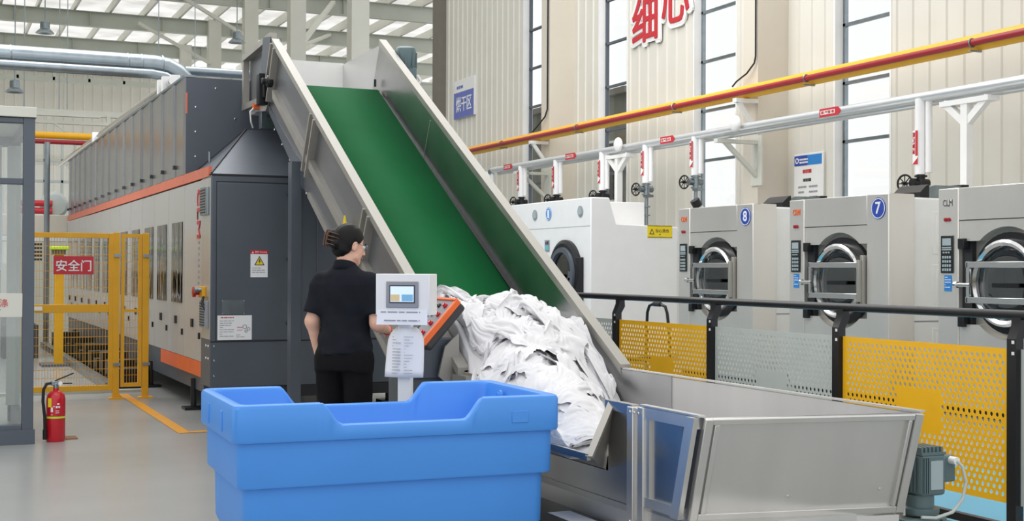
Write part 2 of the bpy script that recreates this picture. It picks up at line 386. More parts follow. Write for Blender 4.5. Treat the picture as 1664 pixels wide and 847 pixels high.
t = thing('notice_board', 'white notice board with blue header on the wall between the windows', 'notice', (WXX-.05, 15.9, 2.2))
MB().box(WXX-.05, WXX-.024, 15.55, 16.25, 2.1, 3.12).build('board', 'white', t, bevel=.006)
MB().box(WXX-.054, WXX-.05, 15.58, 16.23, 2.94, 3.09).build('header', 'bluetag', t)
MB().box(WXX-.057, WXX-.054, 15.92, 16.23, 2.94, 3.09).build('header_panel', 'navy', t)
MB().torus((WXX-.06, 16.16, 3.015), XP, .035, .009, 18, 6).build('emblem', 'white', t)
lines((WXX-.058, 16.10, 3.03), WX, WU, 2, .2, .025, .045, .003, 8).build('header_print', 'white', t)
lines((WXX-.051, 16.03, 2.85), WX, WU, 1, .24, .055, .1, .003, 9).build('title_print', 'red', t)
lines((WXX-.051, 16.02, 2.72), WX, WU, 1, .22, .045, .1, .003, 9).build('subtitle_print', 'inkdark', t)
mb = lines((WXX-.051, 16.14, 2.62), WX, WU, 7, .2, .028, .078, .003, 5); mb2 = lines((WXX-.051, 15.88, 2.62), WX, WU, 7, .2, .028, .078, .003, 6)
mb.add(mb2.v, mb2.f).build('body_print', 'ink', t)

# ------------------------------------------------------------------ pipes along the wall
t = thing('gas_pipe', 'yellow pipe with thin red pipe clipped in front, running along the wall', 'pipe', (11.7, 9, 4.2))
MB().cyl((11.30, 6, 4.07), (11.30, 28.4, 4.05), .10, 20).build('yellow_pipe', 'pipeyellow', t)
MB().cyl((11.16, 6, 4.05), (11.16, 28.6, 4.03), .042, 14).tube([(11.16, 28.55, 4.03), (11.18, 28.9, 4.02), (11.4, 29.1, 4.0), (11.95, 29.15, 3.98)], .042).build('red_pipe', 'pipered', t)
for y in (11.75, 14.9, 18.4, 21.9, 25.4):
    MB().torus((11.16, y, 4.045), YP, .048, .011, 16, 6).box(11.12, 11.3, y-.015, y+.015, 3.94, 3.96).build('pipe_clip', 'galv', t)
def bracket(y, z, ln, label, wallx=11.45):
    t = thing('wall_bracket', label, 'bracket', (wallx-.1, y, z-.4), group=None)
    MB().box(wallx-.35, wallx+.02, y-.04, y+.04, z-.06, z).build('arm', 'white', t); MB().bar((wallx-.25, y, z-.05), (wallx, y, z-ln), .06, .06).build('strut', 'white', t)
    MB().box(wallx-.015, wallx, y-.09, y+.09, z-ln-.06, z+.02).build('plate', 'white', t); return t
def wallpipe_support(y, label, wx=11.447):
    t = thing('wall_bracket', label, 'bracket', (11.6, y, 3.7))
    MB().box(11.05, wx, y-.05, y+.05, 3.89, 3.95).build('arm', 'white', t); MB().bar((11.12, y, 3.9), (wx-.02, y, 3.5), .06, .06).build('strut', 'white', t)
wallpipe_support(16.5, 'white triangular bracket carrying the yellow pipe beside the near column')
wallpipe_support(23.75, 'white triangular bracket carrying the yellow pipe beside the far column')
def steambracket(y, label):
    t = thing('wall_bracket', label, 'bracket', (11.2, y, 2.9))
    MB().box(10.7, 11.45, y-.05, y+.05, 3.27, 3.325).build('arm', 'steelwhite', t); MB().bar((10.85, y, 3.3), (11.42, y, 2.8), .07, .06).build('strut', 'steelwhite', t)
    MB().box(11.42, 11.45, y-.14, y+.14, 2.65, 3.4).build('plate', 'steelwhite', t)
steambracket(16.47, 'grey strut bracket holding the silver pipes on the near column')
steambracket(23.72, 'grey strut bracket holding the silver pipes on the far column')
PX = 10.8
t = thing('steam_pipes', 'bundle of silver insulated pipes with red-marked drops running above the machines', 'pipes', (PX, 9, 3.3))
for dx, dz, r in ((0, 0, .058), (.15, -.05, .05), (.32, .02, .045)):
    MB().cyl((PX+dx, 5, 3.44+dz), (PX+dx, 25.05, 3.44+dz), r, 18).build('main_pipe', 'silver', t)
MB().tube([(PX, 25.0, 3.44), (PX, 25.15, 3.42), (PX, 25.2, 3.34), (PX, 25.2, 3.0)], .058, 12).build('end_bend', 'galv', t)
for y in (15.92, 19.42):
    MB().ball((PX-.12, y, 3.49), (.06, .12, .12)).build('end_cap', 'white', t)
def arrow_label(y, z0):
    # main-run label: red arrow band wrapped on the front of the pipe
    o = Vector((PX-.082, y+.22, z0-.05))
    a = MB().prism([(y+.22, z0-.055), (y-.16, z0-.055), (y-.22, z0), (y-.16, z0+.055), (y+.22, z0+.055)], 0, PX-.064, PX-.058).build('pipe_label', 'red', t)
    MB().box(PX-.068, PX-.064, y-.10, y+.19, z0-.025, z0+.028).build('label_field', 'white', a)
    text('lettering', '蒸汽管道', 'red', a, (PX-.069, y+.18, z0-.018), WX, WU, .04, .27, .002, .01)
for u, v in ((1347, 187), (1083, 228), (926, 252), (824, 270)):
    p = at(u, v, x=PX-.08); arrow_label(p.y, 3.44)
def handwheel(mb, c, ax, R):
    mb.torus(c, ax, R, R*.13, 20, 6); c = Vector(c); ax = Vector(ax).normalized(); x = ax.orthogonal().normalized(); y = ax.cross(x)
    for i in range(4):
        a = math.pi*i/4; d = (x*math.cos(a)+y*math.sin(a))*R; mb.cyl(c-d, c+d, R*.07, 6)
    mb.cyl(c-ax*R*.5, c+ax*R*.5, R*.18, 8); return mb
DROPS = [(12.2, 2.52, 0), (17.17, 2.83, 1), (18.67, 2.80, 1), (20.18, 2.76, 0), (22.0, 2.78, 0), (23.58, 2.81, 0), (25.2, 2.85, 0)]
for y, z1, low in DROPS:
    d = MB().cyl((PX-.01, y, z1), (PX-.01, y, 3.42), .062, 16).build('drop_pipe', 'whitemet', t)
    MB().cyl((PX+.03, y-.10, z1+.02), (PX+.03, y-.10, 3.4), .04, 12).build('side_pipe', 'whitemet', d)
    x = PX-.074
    l = MB().box(x-.004, x, y-.035, y+.055, z1+.12, z1+.52).build('drop_label', 'white', d)
    MB().box(x-.007, x-.004, y-.035, y+.005, z1+.22, z1+.52).prism([(y-.035, z1+.12), (y+.055, z1+.12), (y-.035, z1+.20)], 0, x-.007, x-.004).build('label_stripe', 'red', d)
    text('lettering', '蒸汽管道', 'red', d, (x-.005, y+.05, z1+.5), -ZP, WX, .038, .26, .003, .012)
    v = MB().cyl((PX, y, z1), (PX, y, z1-.22), .05, 12).cyl((PX-.12, y+.02, z1-.1), (PX+.12, y+.02, z1-.1), .055, 12)
    v.lathe([(.075, 0), (.075, .02)], (PX, y, z1-.03)).lathe([(.075, 0), (.075, .02)], (PX, y, z1-.2)).box(PX-.05, PX+.05, y-.14, y+.02, z1-.24, z1-.20)
    v = v.build('valve', 'black' if not low else 'galv', t)
    handwheel(MB(), (PX-.12, y+.14, z1-.1), (1, .25, 0), .10).build('handwheel', 'black', v)
    b = MB().cyl((PX, y, z1-.22), (PX, y, 2.05), .03, 10)
    for k in range(2): b.lathe([(.065, 0), (.065, .02)], (PX, y, z1-.4-.14*k))
    b.build('feed_pipe', 'galv', t)
for y, lb in ((11.45, 'white steel Y-shaped post carrying silver pipes behind the nearest washer'), (19.62, 'white steel Y-shaped post carrying silver pipes behind the white dryer')):
    s = thing('pipe_support', lb, 'pipe support', (PX, y, 0))
    MB().box(PX-.05, PX+.05, y-.05, y+.05, 0, 3.3).build('post', 'white', s)
    for q in (-1, 1): MB().bar((PX, y, 3.05), (PX, y+q*.34, 3.32), .08, .08, XP).build('arm', 'white', s)
    MB().box(PX-.06, PX+.12, y-.38, y+.38, 3.275, 3.335).build('crossbar', 'white', s)
    MB().box(PX-.12, PX+.12, y-.12, y+.12, 0, .02).build('foot_plate', 'white', s)
def cable(label, pts, r=.018, m='black'): return tag(MB().tube(pts, r, 6).build('power_cable', m), label, 'cable')
cable('black cable dropping down the near column to the yellow pipe', [(11.42, 16.49, 9), (11.42, 16.49, 4.6), (11.41, 16.51, 4.5), (11.37, 16.65, 4.36), (11.32, 16.85, 4.26), (11.30, 16.93, 4.19)], .014)
cable('black cable hanging down the far column to the yellow pipe', [(11.42, 23.70, 9), (11.42, 23.70, 7.4), (11.42, 23.71, 4.6), (11.40, 23.78, 4.45), (11.34, 24.0, 4.28), (11.3, 24.15, 4.175)], .016)
tag(MB().lathe([(.05, -.1), (.07, -.06), (.07, .04), (.03, .1), (0, .12)], (11.37, 23.70, 7.35)).build('cable_plug', 'orange'), 'small orange fitting on the cable high on the far column', 'plug')
cable('black cable looped at the far end of the pipes', [(11.3, 28.3, 3.96), (11.4, 28.2, 3.7), (11.5, 27.9, 3.45), (11.5, 27.3, 3.25), (11.5, 26.6, 3.2)], .02)
# pendant lamps with their cords
for i, (u, v, y, lb) in enumerate(((73, 50, 50, 'pendant lamp hanging over the far hall, upper left'), (24, 146, 48, 'pendant lamp hanging in front of the far ribbed wall'), (385, 66, 50, 'pendant lamp hanging above the grey machine roof'))):
    p = at(u, v, y=y); t = thing('pendant_lamp', lb, 'lamp', p, group='high bay lamps')
    MB().lathe([(.05, .36), (.13, .34), (.17, .30), (.17, .06), (.21, .04), (.32, -.07), (.33, -.09), (.2, -.03), (.0, .0)], p, n=20).build('shade', 'galv', t)
    MB().cyl(p+V(0, 0, .2), (p.x, p.y, 12.7), .018, 6).build('cord', 'galv', t)
for u in (40, 97, 110, 258, 317):
    p = at(u, 30, y=37); tag(MB().cyl((p.x, p.y, 5.6), (p.x, p.y, 12.6), .012, 6).build('hanging_rod', 'galv'), 'thin hanger rod from the roof, at u of the far hall', 'rod', 'thin hanger rods below the roof')['label'] = 'thin steel hanger rod dropping from the roof at upper left'
# ------------------------------------------------------------------ washing machines
FX = 9.0
def arch(y_a, y_b, zt, cz, cy, R, up=True, n=18):
    """polygon in (y,z): flat edge at zt, arched cut of radius R round (cy,cz) on the other side; shoulders at zs"""
    s = 1 if up else -1; zs = cz+s*.395
    a0 = math.asin(.395/R) ; pts = [(y_a, zt), (y_b, zt), (y_b, zs)]
    for i in range(n+1):
        a = a0+(math.pi-2*a0)*i/n; pts.append((cy+R*math.cos(a), cz+s*R*math.sin(a)))
    pts.append((y_a, zs)); return pts
def washer(y0, label, num=None, tagged=True, group='front loading washers'):
    t = thing('washing_machine', label, 'washing machine', (FX, y0+.84, 0), group=None)
    W = 1.68; yl = y0+1.41; yr = y0+.34; cy = y0+.81; cz = 1.265; H = 2.17
    MB().box(FX+.12, FX+.34, y0, y0+W, .08, H).box(FX, FX+.12, y0, yr, .08, H).box(FX, FX+.12, yl, y0+W, .08, H).build('cabinet', 'wsteel', t, bevel=.008)
    MB().box(FX+.05, FX+.3, y0+.03, y0+W-.03, 0, .08).build('plinth', 'darker', t)
    MB().box(FX+.004, FX+.12, yr+.004, yl-.004, 1.86, H).build('top_panel', 'wsteel', t, bevel=.006)
    MB().prism(arch(yr+.004, yl-.004, 1.852, cz, cy, .52), 0, FX+.012, FX+.12).build('arch_panel', 'wsteel', t)
    MB().prism(arch(yr+.004, yl-.004, .66, cz, cy, .52, False), 0, FX+.012, FX+.12).box(FX+.006, FX+.12, yr+.004, yl-.004, .09, .655).build('lower_panel', 'wsteel', t)
    MB().box(FX+.10, FX+.125, yr, yl, .6, 1.9).build('recess_plate', 'steel_d', t)
    MB().box(FX+.05, FX+.11, yl-.13, yl-.004, .86, 1.66).build('hinge_slot_shade', 'darker', t)  # dark block stands in for the shade inside the slot
    MB().box(FX+.06, FX+.11, yr+.004, yr+.06, .86, 1.5).build('lock_slot_shade', 'darker', t)  # same painted shade on the other side of the door
    MB().lathe([(.47, .0), (.47, .05), (.40, .05), (.40, .0)], (FX+.10, cy, cz), -XP, 40, True).build('door_gasket', 'black', t)
    # porthole door with ring, bulging glass, straps and latch
    d = MB().lathe([(.335, 0), (.335, .05), (.345, .085), (.375, .10), (.40, .085), (.41, .05), (.41, 0)], (FX+.06, cy, cz), -XP, 48, True).build('door', 'chrome', t)
    MB().lathe([(.34, .02), (.31, .05), (.24, .06), (.12, .055), (0, .05)], (FX+.06, cy, cz), -XP, 40).build('door_glass', 'doorglass', d)
    MB().lathe([(.34, -.02), (.30, -.10), (.27, -.28), (.0, -.30)], (FX+.06, cy, cz), -XP, 40).build('drum', 'tinted', t)
    MB().lathe([(.34, .0), (.26, -.05), (.25, -.06), (.33, -.0)], (FX+.06, cy, cz), -XP, 40, True).build('drum_lip', 'steel_d', t)
    for dz in (.17, -.16):
        MB().box(FX-.075, FX-.05, cy-.40, cy+.42, cz+dz-.028, cz+dz+.028).box(FX-.075, FX+.0, cy+.40, cy+.43, cz+dz-.028, cz+dz+.028).box(FX-.075, FX+.03, cy-.42, cy-.39, cz+dz-.028, cz+dz+.028).build('door_strap', 'chrome', d, bevel=.004)
    MB().box(FX-.07, FX-.045, cy+.385, cy+.425, cz-.19, cz+.20).build('strap_upright', 'chrome', d)
    MB().box(FX-.04, FX+.10, cy-.455, cy-.41, cz-.30, cz+.27).box(FX-.08, FX-.03, cy-.44, cy-.40, cz-.22, cz+.22).build('hinge', 'steel_d', t, bevel=.005)
    MB().cyl((FX-.06, cy+.56, cz-.02), (FX-.06, cy+.38, cz-.02), .02).lathe([(.0, 0), (.03, .01), (.034, .04), (.02, .06)], (FX-.06, cy+.535, cz-.02), YP, 14).cyl((FX-.06, cy+.54, cz-.02), (FX+.02, cy+.54, cz-.02), .02).build('latch_handle', 'chrome', t)
    MB().box(FX-.068, FX-.05, cy-.22, cy+.1, cz-.04, cz-.0).build('inner_latch_bar', 'black', d)
    for dz in (-.37, .37): MB().box(FX-.03, FX+.08, yl-.10, yl-.02, cz+dz-.05, cz+dz+.05).build('side_bracket', 'black', t, bevel=.006)
    # control column
    k = MB().box(FX-.012, FX, yl+.06, yl+.225, 1.355, 1.715).build('keypad', 'screen', t, bevel=.003)
    MB().box(FX-.016, FX-.012, yl+.085, yl+.2, 1.62, 1.69).build('display', 'lcd', k)
    mb = MB()
    for r in range(2): mb.box(FX-.016, FX-.012, yl+.08, yl+.205, 1.575+.02*r, 1.588+.02*r)
    for r in range(4):
        for c in range(4): mb.box(FX-.017, FX-.012, yl+.085+c*.031, yl+.105+c*.031, 1.375+r*.04, 1.40+r*.04)
    for c in range(3): mb.box(FX-.017, FX-.012, yl+.1+c*.035, yl+.122+c*.035, 1.545, 1.56)
    mb.build('key', 'lcd', k)
    if tagged: s = MB().box(FX-.004, FX, yl+.085, yl+.185, 1.18, 1.335).build('instruction_sticker', 'bluetag', t); lines((FX-.004, yl+.175, 1.315), WX, WU, 5, .08, .008, .024, .0015, 2).build('sticker_print', 'paper', s)
    for q in (0, .045): MB().lathe([(.02, 0), (.018, .015), (0, .018)], (FX, yl+.12+q, 1.87), -XP, 14).build('button', 'pipered', t)
    text('maker_letters', 'CLM', 'chrome' if num is None else 'orange', t, (FX-.001, yl+.20, 2.0), WX, WU, .062, .13, .006, .02)
    if num:
        b = MB().lathe([(.112, 0), (.112, .006), (0, .007)], (FX, y0+.155, 2.02), -XP, 36).build('number_badge', 'navy', t)
        MB().lathe([(.097, .006), (.105, .006), (.105, .009), (.097, .009)], (FX, y0+.155, 2.02), -XP, 36, True).build('badge_ring', 'paper', b)
        text('number', num, 'paper', b, (FX-.0075, y0+.155+.038, 1.965), WX, WU, .12, .075, .002, .022)
    # rear body with pressed side panels
    MB().box(FX+.34, FX+1.6, y0+.05, y0+W-.05, .10, H-.03).build('rear_body', 'white', t, bevel=.02)
    yy = y0+.05
    for (xa, xb, za, zb) in ((.62, 1.25, 1.55, 2.0), (.62, 1.25, .92, 1.44), (.62, 1.25, .2, .78), (1.32, 1.57, .92, 2.0)):
        MB().torus((0, 0, 0), ZP, 1, .1, 4, 4)
        xa += FX; xb += FX; w = .014
        MB().box(xa, xb, yy-.005, yy+.01, za, zb).box(xa+.05, xb-.05, yy-.009, yy, za+.05, zb-.05).build('pressed_panel', 'white', t, bevel=.012)
    MB().box(FX+.34, FX+1.58, yy-.004, yy+.01, .845, .857).build('panel_seam', 'ink', t)
    MB().box(FX+.92, FX+1.02, yy-.03, yy, 1.64, 1.93).build('side_vent', 'darker', t, bevel=.01)
    MB().tube([(FX+.75, yy-.01, 1.36), (FX+.8, yy-.06, 1.34), (FX+.82, yy-.06, 1.30), (FX+1.0, yy-.05, 1.22), (FX+1.04, yy-.01, 1.22)], .014).build('side_handle', 'white', t)
    # domed covers on the roof
    q = MB()
    prof = [(FX+.55, 2.13), (FX+.55, 2.18), (FX+.62, 2.25), (FX+.72, 2.28), (FX+1.15, 2.28), (FX+1.3, 2.22), (FX+1.36, 2.13)]
    MB().prism([(p[0], p[1]) for p in prof], 1, y0+.12, y0+.50).build('top_cover', 'galv', t)
    MB().prism([(FX+.50, 2.14), (FX+.50, 2.20), (FX+.58, 2.27), (FX+.62, 2.285), (FX+.62, 2.14)], 1, y0+.10, y0+.52).build('cover_end', 'black', t)
    MB().box(FX+1.08, FX+1.16, y0+.10, y0+.52, 2.2, 2.295).build('cover_strap', 'black', t)
    return t
washer(8.24, 'large steel washing machine without a number badge, cut off at the right edge')
washer(10.64, 'large steel washing machine with round blue number 7 badge', '7')
washer(13.04, 'large steel washing machine with round blue number 8 badge beside the white dryer', '8', False)

# white tumble dryer
y0, y1 = 17.19, 20.2; H = 2.45; cy, cz, R = 17.98, 1.30, .50
t = thing('tumble_dryer', 'big white tumble dryer with dark round door and blue number 1 badge', 'dryer', (FX, 18.6, 0))
MB().prism([(FX, .06), (FX, H), (FX+.31, H), (FX+.43, 2.06), (FX+1.5, 2.03), (FX+1.5, .06)], 1, y0, y1).build('housing', 'whitemet', t, bevel=.015)
MB().box(FX+.4, FX+1.4, y0+.85, y1-.1, 2.0, 2.44).build('rear_housing', 'whitemet', t, bevel=.01)
MB().box(FX+.05, FX+1.45, y0+.05, y1-.05, 0, .06).build('plinth', 'darker', t)
MB().box(FX-.003, FX, y0+.02, y1-.02, 2.022, 2.028).build('panel_seam', 'ink', t)
MB().lathe([(R*.80, 0), (R*.82, .07), (R*.95, .08), (R+.03, .05), (R+.03, 0)], (FX, cy, cz), -XP, 44, True).build('door_surround', 'black', t)
d = MB().lathe([(R*.66, .05), (R*.68, .11), (R*.82, .11), (R*.84, .05)], (FX, cy, cz), -XP, 44, True).build('door', 'dark', t)
MB().lathe([(R*.68, .06), (R*.5, .07), (0, .075)], (FX, cy, cz), -XP, 40).build('door_glass', 'doorglass', d)
MB().lathe([(R*.8, .0), (R*.8, .02), (0, .01)], (FX, cy, cz), -XP, 40).build('drum', 'screen', t)
MB().box(FX-.07, FX, cy-R-.07, cy-R*.62, cz-.5, cz+.26).build('hinge_block', 'black', d, bevel=.01)
MB().box(FX-.09, FX-.07, cy-.28, cy+.05, cz-.09, cz-.05).box(FX-.09, FX-.07, cy-.34, cy-.22, cz-.16, cz+.05).build('latch', 'dark', d)
MB().box(FX-.075, FX-.07, cy-R*.95, cy-R*.65, cz-.42, cz-.34).build('hazard_sticker', 'yellowlabel', d)
for yv in (17.52, 19.12):
    v = MB().lathe([(.085, 0), (.085, .012), (.07, .016), (0, .01)], (FX, yv, 2.25), -XP, 28).build('pressure_gauge', 'ink', t)
    MB().obox((FX-.018, yv, 2.25), (.002, 0, 0), (0, .012, .05), (0, .05, -.012)).build('gauge_face', 'lcd', v)
b = MB().lathe([(.105, 0), (.105, .006), (0, .007)], (FX, 18.62, 2.25), -XP, 36).build('number_badge', 'bluetag', t)
b2 = MB().lathe([(.088, .006), (.096, .006), (.096, .009), (.088, .009)], (FX, 18.62, 2.25), -XP, 36, True).build('badge_ring', 'paper', b)
text('number', '1', 'paper', b, (FX-.0075, 18.64, 2.19), WX, WU, .12, .04, .002, .03)
k = MB().box(FX-.012, FX, 18.58, 18.74, 1.66, 1.84).build('control_panel', 'ink', t)
MB().box(FX-.015, FX-.012, 18.6, 18.66, 1.77, 1.82).box(FX-.015, FX-.012, 18.68, 18.71, 1.77, 1.81).build('control_button', 'inkdark', k)
MB().box(FX-.015, FX-.012, 18.6, 18.72, 1.68, 1.75).build('control_display', 'cyan', k)
yy = y0
p0 = at(1052, 366, y=yy); p1 = at(1092, 387, y=yy)
l = MB().box(p0.x, p1.x, yy-.006, yy, p1.z, p0.z).build('warning_label', 'yellowlabel', t)
h = p0.z-p1.z; lw = p1.x-p0.x
MB().prism([(p0.x+.03, p1.z+h*.28), (p0.x+.12, p1.z+h*.28), (p0.x+.075, p1.z+h*.74)], 1, yy-.009, yy-.006).build('warning_triangle', 'inkdark', l)
MB().prism([(p0.x+.05, p1.z+h*.34), (p0.x+.10, p1.z+h*.34), (p0.x+.075, p1.z+h*.60)], 1, yy-.011, yy-.009).build('triangle_field', 'yellowlabel', l)
text('lettering', '当心烫伤', 'inkdark', l, (p0.x+.14, yy-.006, p1.z+h*.42), XP, ZP, h*.28, lw-.2, .002, .01)
lines((p0.x+.2, yy-.006, p1.z+h*.28), XP, ZP, 1, lw*.4, .012, .05, .002, 4).build('small_print', 'inkdark', l)
MB().box(p0.x, p1.x, yy-.008, yy-.006, p0.z-.012, p0.z-.004).box(p0.x, p1.x, yy-.008, yy-.006, p1.z+.004, p1.z+.012).build('label_border', 'inkdark', l)
mb = MB()
for i in range(16): mb.box(FX+1.5, FX+1.6, y0+.05, y0+1.2, .35+i*.1, .40+i*.1)
mb.box(FX+1.5, FX+1.54, y0+.02, y1-.3, .2, 2.0); mb.build('cooling_fins', 'white', t)
# valve set beyond the dryer
t = thing('valve_manifold', 'cluster of small valves and pipes between the dryer and washer 8', 'valves', (10.3, 16.2, 0))
x, y = 10.35, 15.9
MB().cyl((x, y, 0), (x, y, 2.2), .04).cyl((x-.3, y, 2.1), (x+.5, y, 2.1), .035).cyl((x-.2, y, 1.98), (x+.5, y, 1.98), .05).lathe([(.09, -.02), (.09, .02)], (x+.1, y, 1.98), XP).lathe([(.09, -.02), (.09, .02)], (x+.3, y, 1.98), XP).build('pipework', 'steelwhite', t)
MB().bar((x-.15, y, 2.1), (x-.33, y, 2.32), .08, .08).build('actuator', 'white', t); MB().cyl((x-.31, y, 2.28), (x-.37, y, 2.37), .07).build('actuator_cap', 'black', t)
handwheel(MB(), (x+.2, y-.05, 2.2), ZP, .11).cyl((x+.2, y-.05, 2.0), (x+.2, y-.05, 2.2), .02).build('handwheel', 'black', t)
MB().box(x-.1, x+.4, y-.06, y+.06, 1.86, 1.94).build('valve_body', 'inkdark', t)

# ------------------------------------------------------------------ perforated safety railing
RX = 4.9
t = thing('safety_railing', 'black railing with yellow and grey perforated infill panels in front of the machines', 'railing', (RX, 7, 0))
PY = [3.50, 4.86, 6.22, 7.57, 8.91, 10.26, 11.6]
MB().tube([(RX+.02, 2.6, 1.155), (RX+.02, 12.2, 1.165)], .024, 12).build('top_rail', 'black', t)
MB().box(RX-.02, RX+.02, 2.6, 12.2, .085, .125).build('lower_rail', 'black', t)
for y in PY:
    p = MB().box(RX-.03, RX+.02, y-.03, y+.03, 0, 1.04).prism([(RX-.03, 1.04), (RX+.02, 1.04), (RX+.05, 1.09), (RX+.045, 1.165), (RX+.0, 1.165), (RX+.0, 1.11)], 1, y-.03, y+.03).build('post', 'black', t)
    MB().box(RX-.09, RX+.09, y-.07, y+.07, 0, .012).build('foot_plate', 'black', p)
    for z in (.93, .985): MB().cbox((RX-.031, y-.012, z+.04), (.004, .016, .016)).build('bolt_plate', 'white', p)
def perforated(y0, y1, z0, z1):
    mb = MB(); pitch, row, r, nn = .0385, .0325, .0115, 10; n = int((y1-y0-.03)/pitch); nr = int((z1-z0-.02)/row)
    ya = (y0+y1)/2-n*pitch/2; za = (z0+z1)/2-nr*row/2
    fs = lambda a, b, c, d: mb.add([(RX, a, c), (RX, b, c), (RX, b, d), (RX, a, d)], [(0, 1, 2, 3)])
    for j in range(nr):
        z = za+j*row; off = (j % 2)*pitch/2; a = ya+off; m = n-(j % 2)
        fs(y0, a, z, z+row); fs(a+m*pitch, y1, z, z+row)
        for i in range(m):
            y = a+i*pitch; cy, cz = y+pitch/2, z+row/2
            if .36 < (y-y0)/(y1-y0) < .62 and .36 < 1-(z-z0)/(z1-z0) < .64:
                fs(y, y+pitch, z, z+row); continue
            ring = [(RX, cy+r*.9*math.cos(2*math.pi*q/nn), cz+r*math.sin(2*math.pi*q/nn)) for q in range(nn)]
            sq = []
            for q in range(nn):
                cx, sx = math.cos(2*math.pi*q/nn), math.sin(2*math.pi*q/nn); k = min((pitch/2)/max(abs(cx), 1e-9), (row/2)/max(abs(sx), 1e-9)); sq.append((RX, cy+cx*k, cz+sx*k))
            v = ring+sq; f = [(q, (q+1) % nn, nn+(q+1) % nn, nn+q) for q in range(nn)]
            # corners of the cell
            cor = [(RX, y+pitch, z+row), (RX, y, z+row), (RX, y, z), (RX, y+pitch, z)]
            for c in cor:
                ang = math.atan2(c[2]-cz, c[1]-cy) % (2*math.pi); q = int(ang/(2*math.pi/nn)); v.append(c); f.append((nn+q, len(v)-1, nn+(q+1) % nn))
            mb.add(v, f)
    fs(y0, y1, z0, za); fs(y0, y1, za+nr*row, z1); return mb
for i in range(len(PY)-1):
    y0, y1 = PY[i]+.035, PY[i+1]-.035
    yel = i in (1, 3)
    o = perforated(y0, y1, .225, .99).build('perforated_panel', 'yellow' if yel else 'grey', t, solid=.003, smooth=0)
    o['label'] = 'yellow perforated panel' if yel else 'grey perforated panel'
# hand cart whose handle shows over the railing
t = thing('hand_cart', 'low cart with black looped handle standing behind the railing', 'cart', (7.0, 11.7, 0))
MB().tube([(6.9, 11.93, .2), (6.9, 11.92, .7), (6.9, 11.90, .93), (6.9, 11.86, 1.0), (6.9, 11.78, 1.02), (6.9, 11.62, 1.02), (6.9, 11.54, 1.0), (6.9, 11.50, .93), (6.9, 11.45, .7), (6.9, 11.44, .2)], .016, 8).build('handle', 'black', t)
MB().tube([(6.9, 11.77, 1.02), (6.9, 11.63, 1.02)], .024, 8).build('grip', 'rubber', t)
MB().box(6.9, 7.6, 11.4, 11.97, .17, .21).build('deck', 'inkdark', t, bevel=.01)
for (x, y) in ((7.0, 11.45), (7.0, 11.92), (7.5, 11.45), (7.5, 11.92)):
    w = MB().torus((x, y, .07), YP, .05, .02, 18, 8).cyl((x, y-.012, .07), (x, y+.012, .07), .045).build('wheel', 'rubber', t); MB().box(x-.02, x+.02, y-.02, y+.02, .1, .18).build('caster_fork', 'galv', w)
# ------------------------------------------------------------------ long grey-clad laundry machine on the left
MX, MY = 2.39, 12.0; ME = 25.0; MR = 4.7
t = thing('tunnel_dryer', 'long grey and silver laundry finishing machine with orange stripe and dark front', 'laundry machine', (3.5, 16, 0))
TD = t
fr = MB().box(MX, MR, MY, MY+.45, .28, 2.22).build('front_module', 'dark', t, bevel=.01)
MB().box(MX+.02, MR, MY-.004, MY+.02, .18, .28).build('dark_skirt', 'darker', t)
MB().box(MX, MR, MY-.004, MY, 2.218, 2.232).build('top_seam', 'darker', t)
# door leaf standing just proud with dark gaps
MB().box(MX+.045, MX+.05, MY-.003, MY, .70, 2.165).box(MX+.045, MX+.98, MY-.003, MY, 2.16, 2.168).box(MX+.0, MX+2.2, MY-.003, MY, .695, .706).build('door_gap', 'darker', t)
d = MB().box(MX+.055, MX+.84, MY-.008, MY, .71, 2.155).build('door', 'dark', t, bevel=.004)
MB().box(MX+.99, MX+1.7, MY-.008, MY, .71, 2.155).build('door', 'dark', t, bevel=.004)
for z in (2.06, 1.46, .86):
    MB().lathe([(.022, 0), (.022, .015), (.014, .02), (.014, .03), (0, .032)], (MX+.72, MY-.008, z), -YP, 16).build('door_lock', 'black', d)
def yplate(name, m, x0, x1, z0, z1, par, off=.008, th=.003, yb=MY):
    return MB().box(x0, x1, yb-off-th, yb-off, z0, z1).build(name, m, par)
w = yplate('warning_sign', 'paper', 2.75, 2.91, 1.29, 1.54, t)
yplate('sign_header', 'red', 2.748, 2.912, 1.505, 1.54, w, .011)
text('lettering', '警告 Warning', 'paper', w, (2.79, MY-.014, 1.512), XP, ZP, .02, .11, .001)
MB().prism([(2.76, 1.51), (2.78, 1.51), (2.77, 1.53)], 1, MY-.016, MY-.014).build('header_mark', 'paper', w)
MB().prism([(2.785, 1.40), (2.88, 1.40), (2.8325, 1.488)], 1, MY-.013, MY-.011).build('hazard_border', 'inkdark', w)
MB().prism([(2.797, 1.406), (2.868, 1.406), (2.8325, 1.473)], 1, MY-.015, MY-.013).build('hazard_triangle', 'yellowlabel', w)
MB().prism([(2.832, 1.46), (2.822, 1.435), (2.831, 1.435), (2.826, 1.412), (2.843, 1.442), (2.834, 1.442), (2.840, 1.46)], 1, MY-.017, MY-.015).build('lightning_symbol', 'inkdark', w)
lines((2.765, MY-.011, 1.375), XP, ZP, 3, .12, .007, .02, .001, 3).build('small_print', 'ink', w)
p = yplate('rating_plate', 'galv', 2.49, 2.70, .95, 1.08, t)
for x in (2.496, 2.694):
    for z in (.956, 1.074): MB().lathe([(.006, 0), (.004, .004), (0, .005)], (x, MY-.011, z), -YP, 8).build('rivet', 'chrome', p)
n = yplate('instruction_sheet', 'paper', 2.45, 2.765, .715, .94, t)
mb = lines((2.47, MY-.011, .89), XP, ZP, 8, .13, .006, .02, .001, 11); mb.build('small_print', 'ink', n)
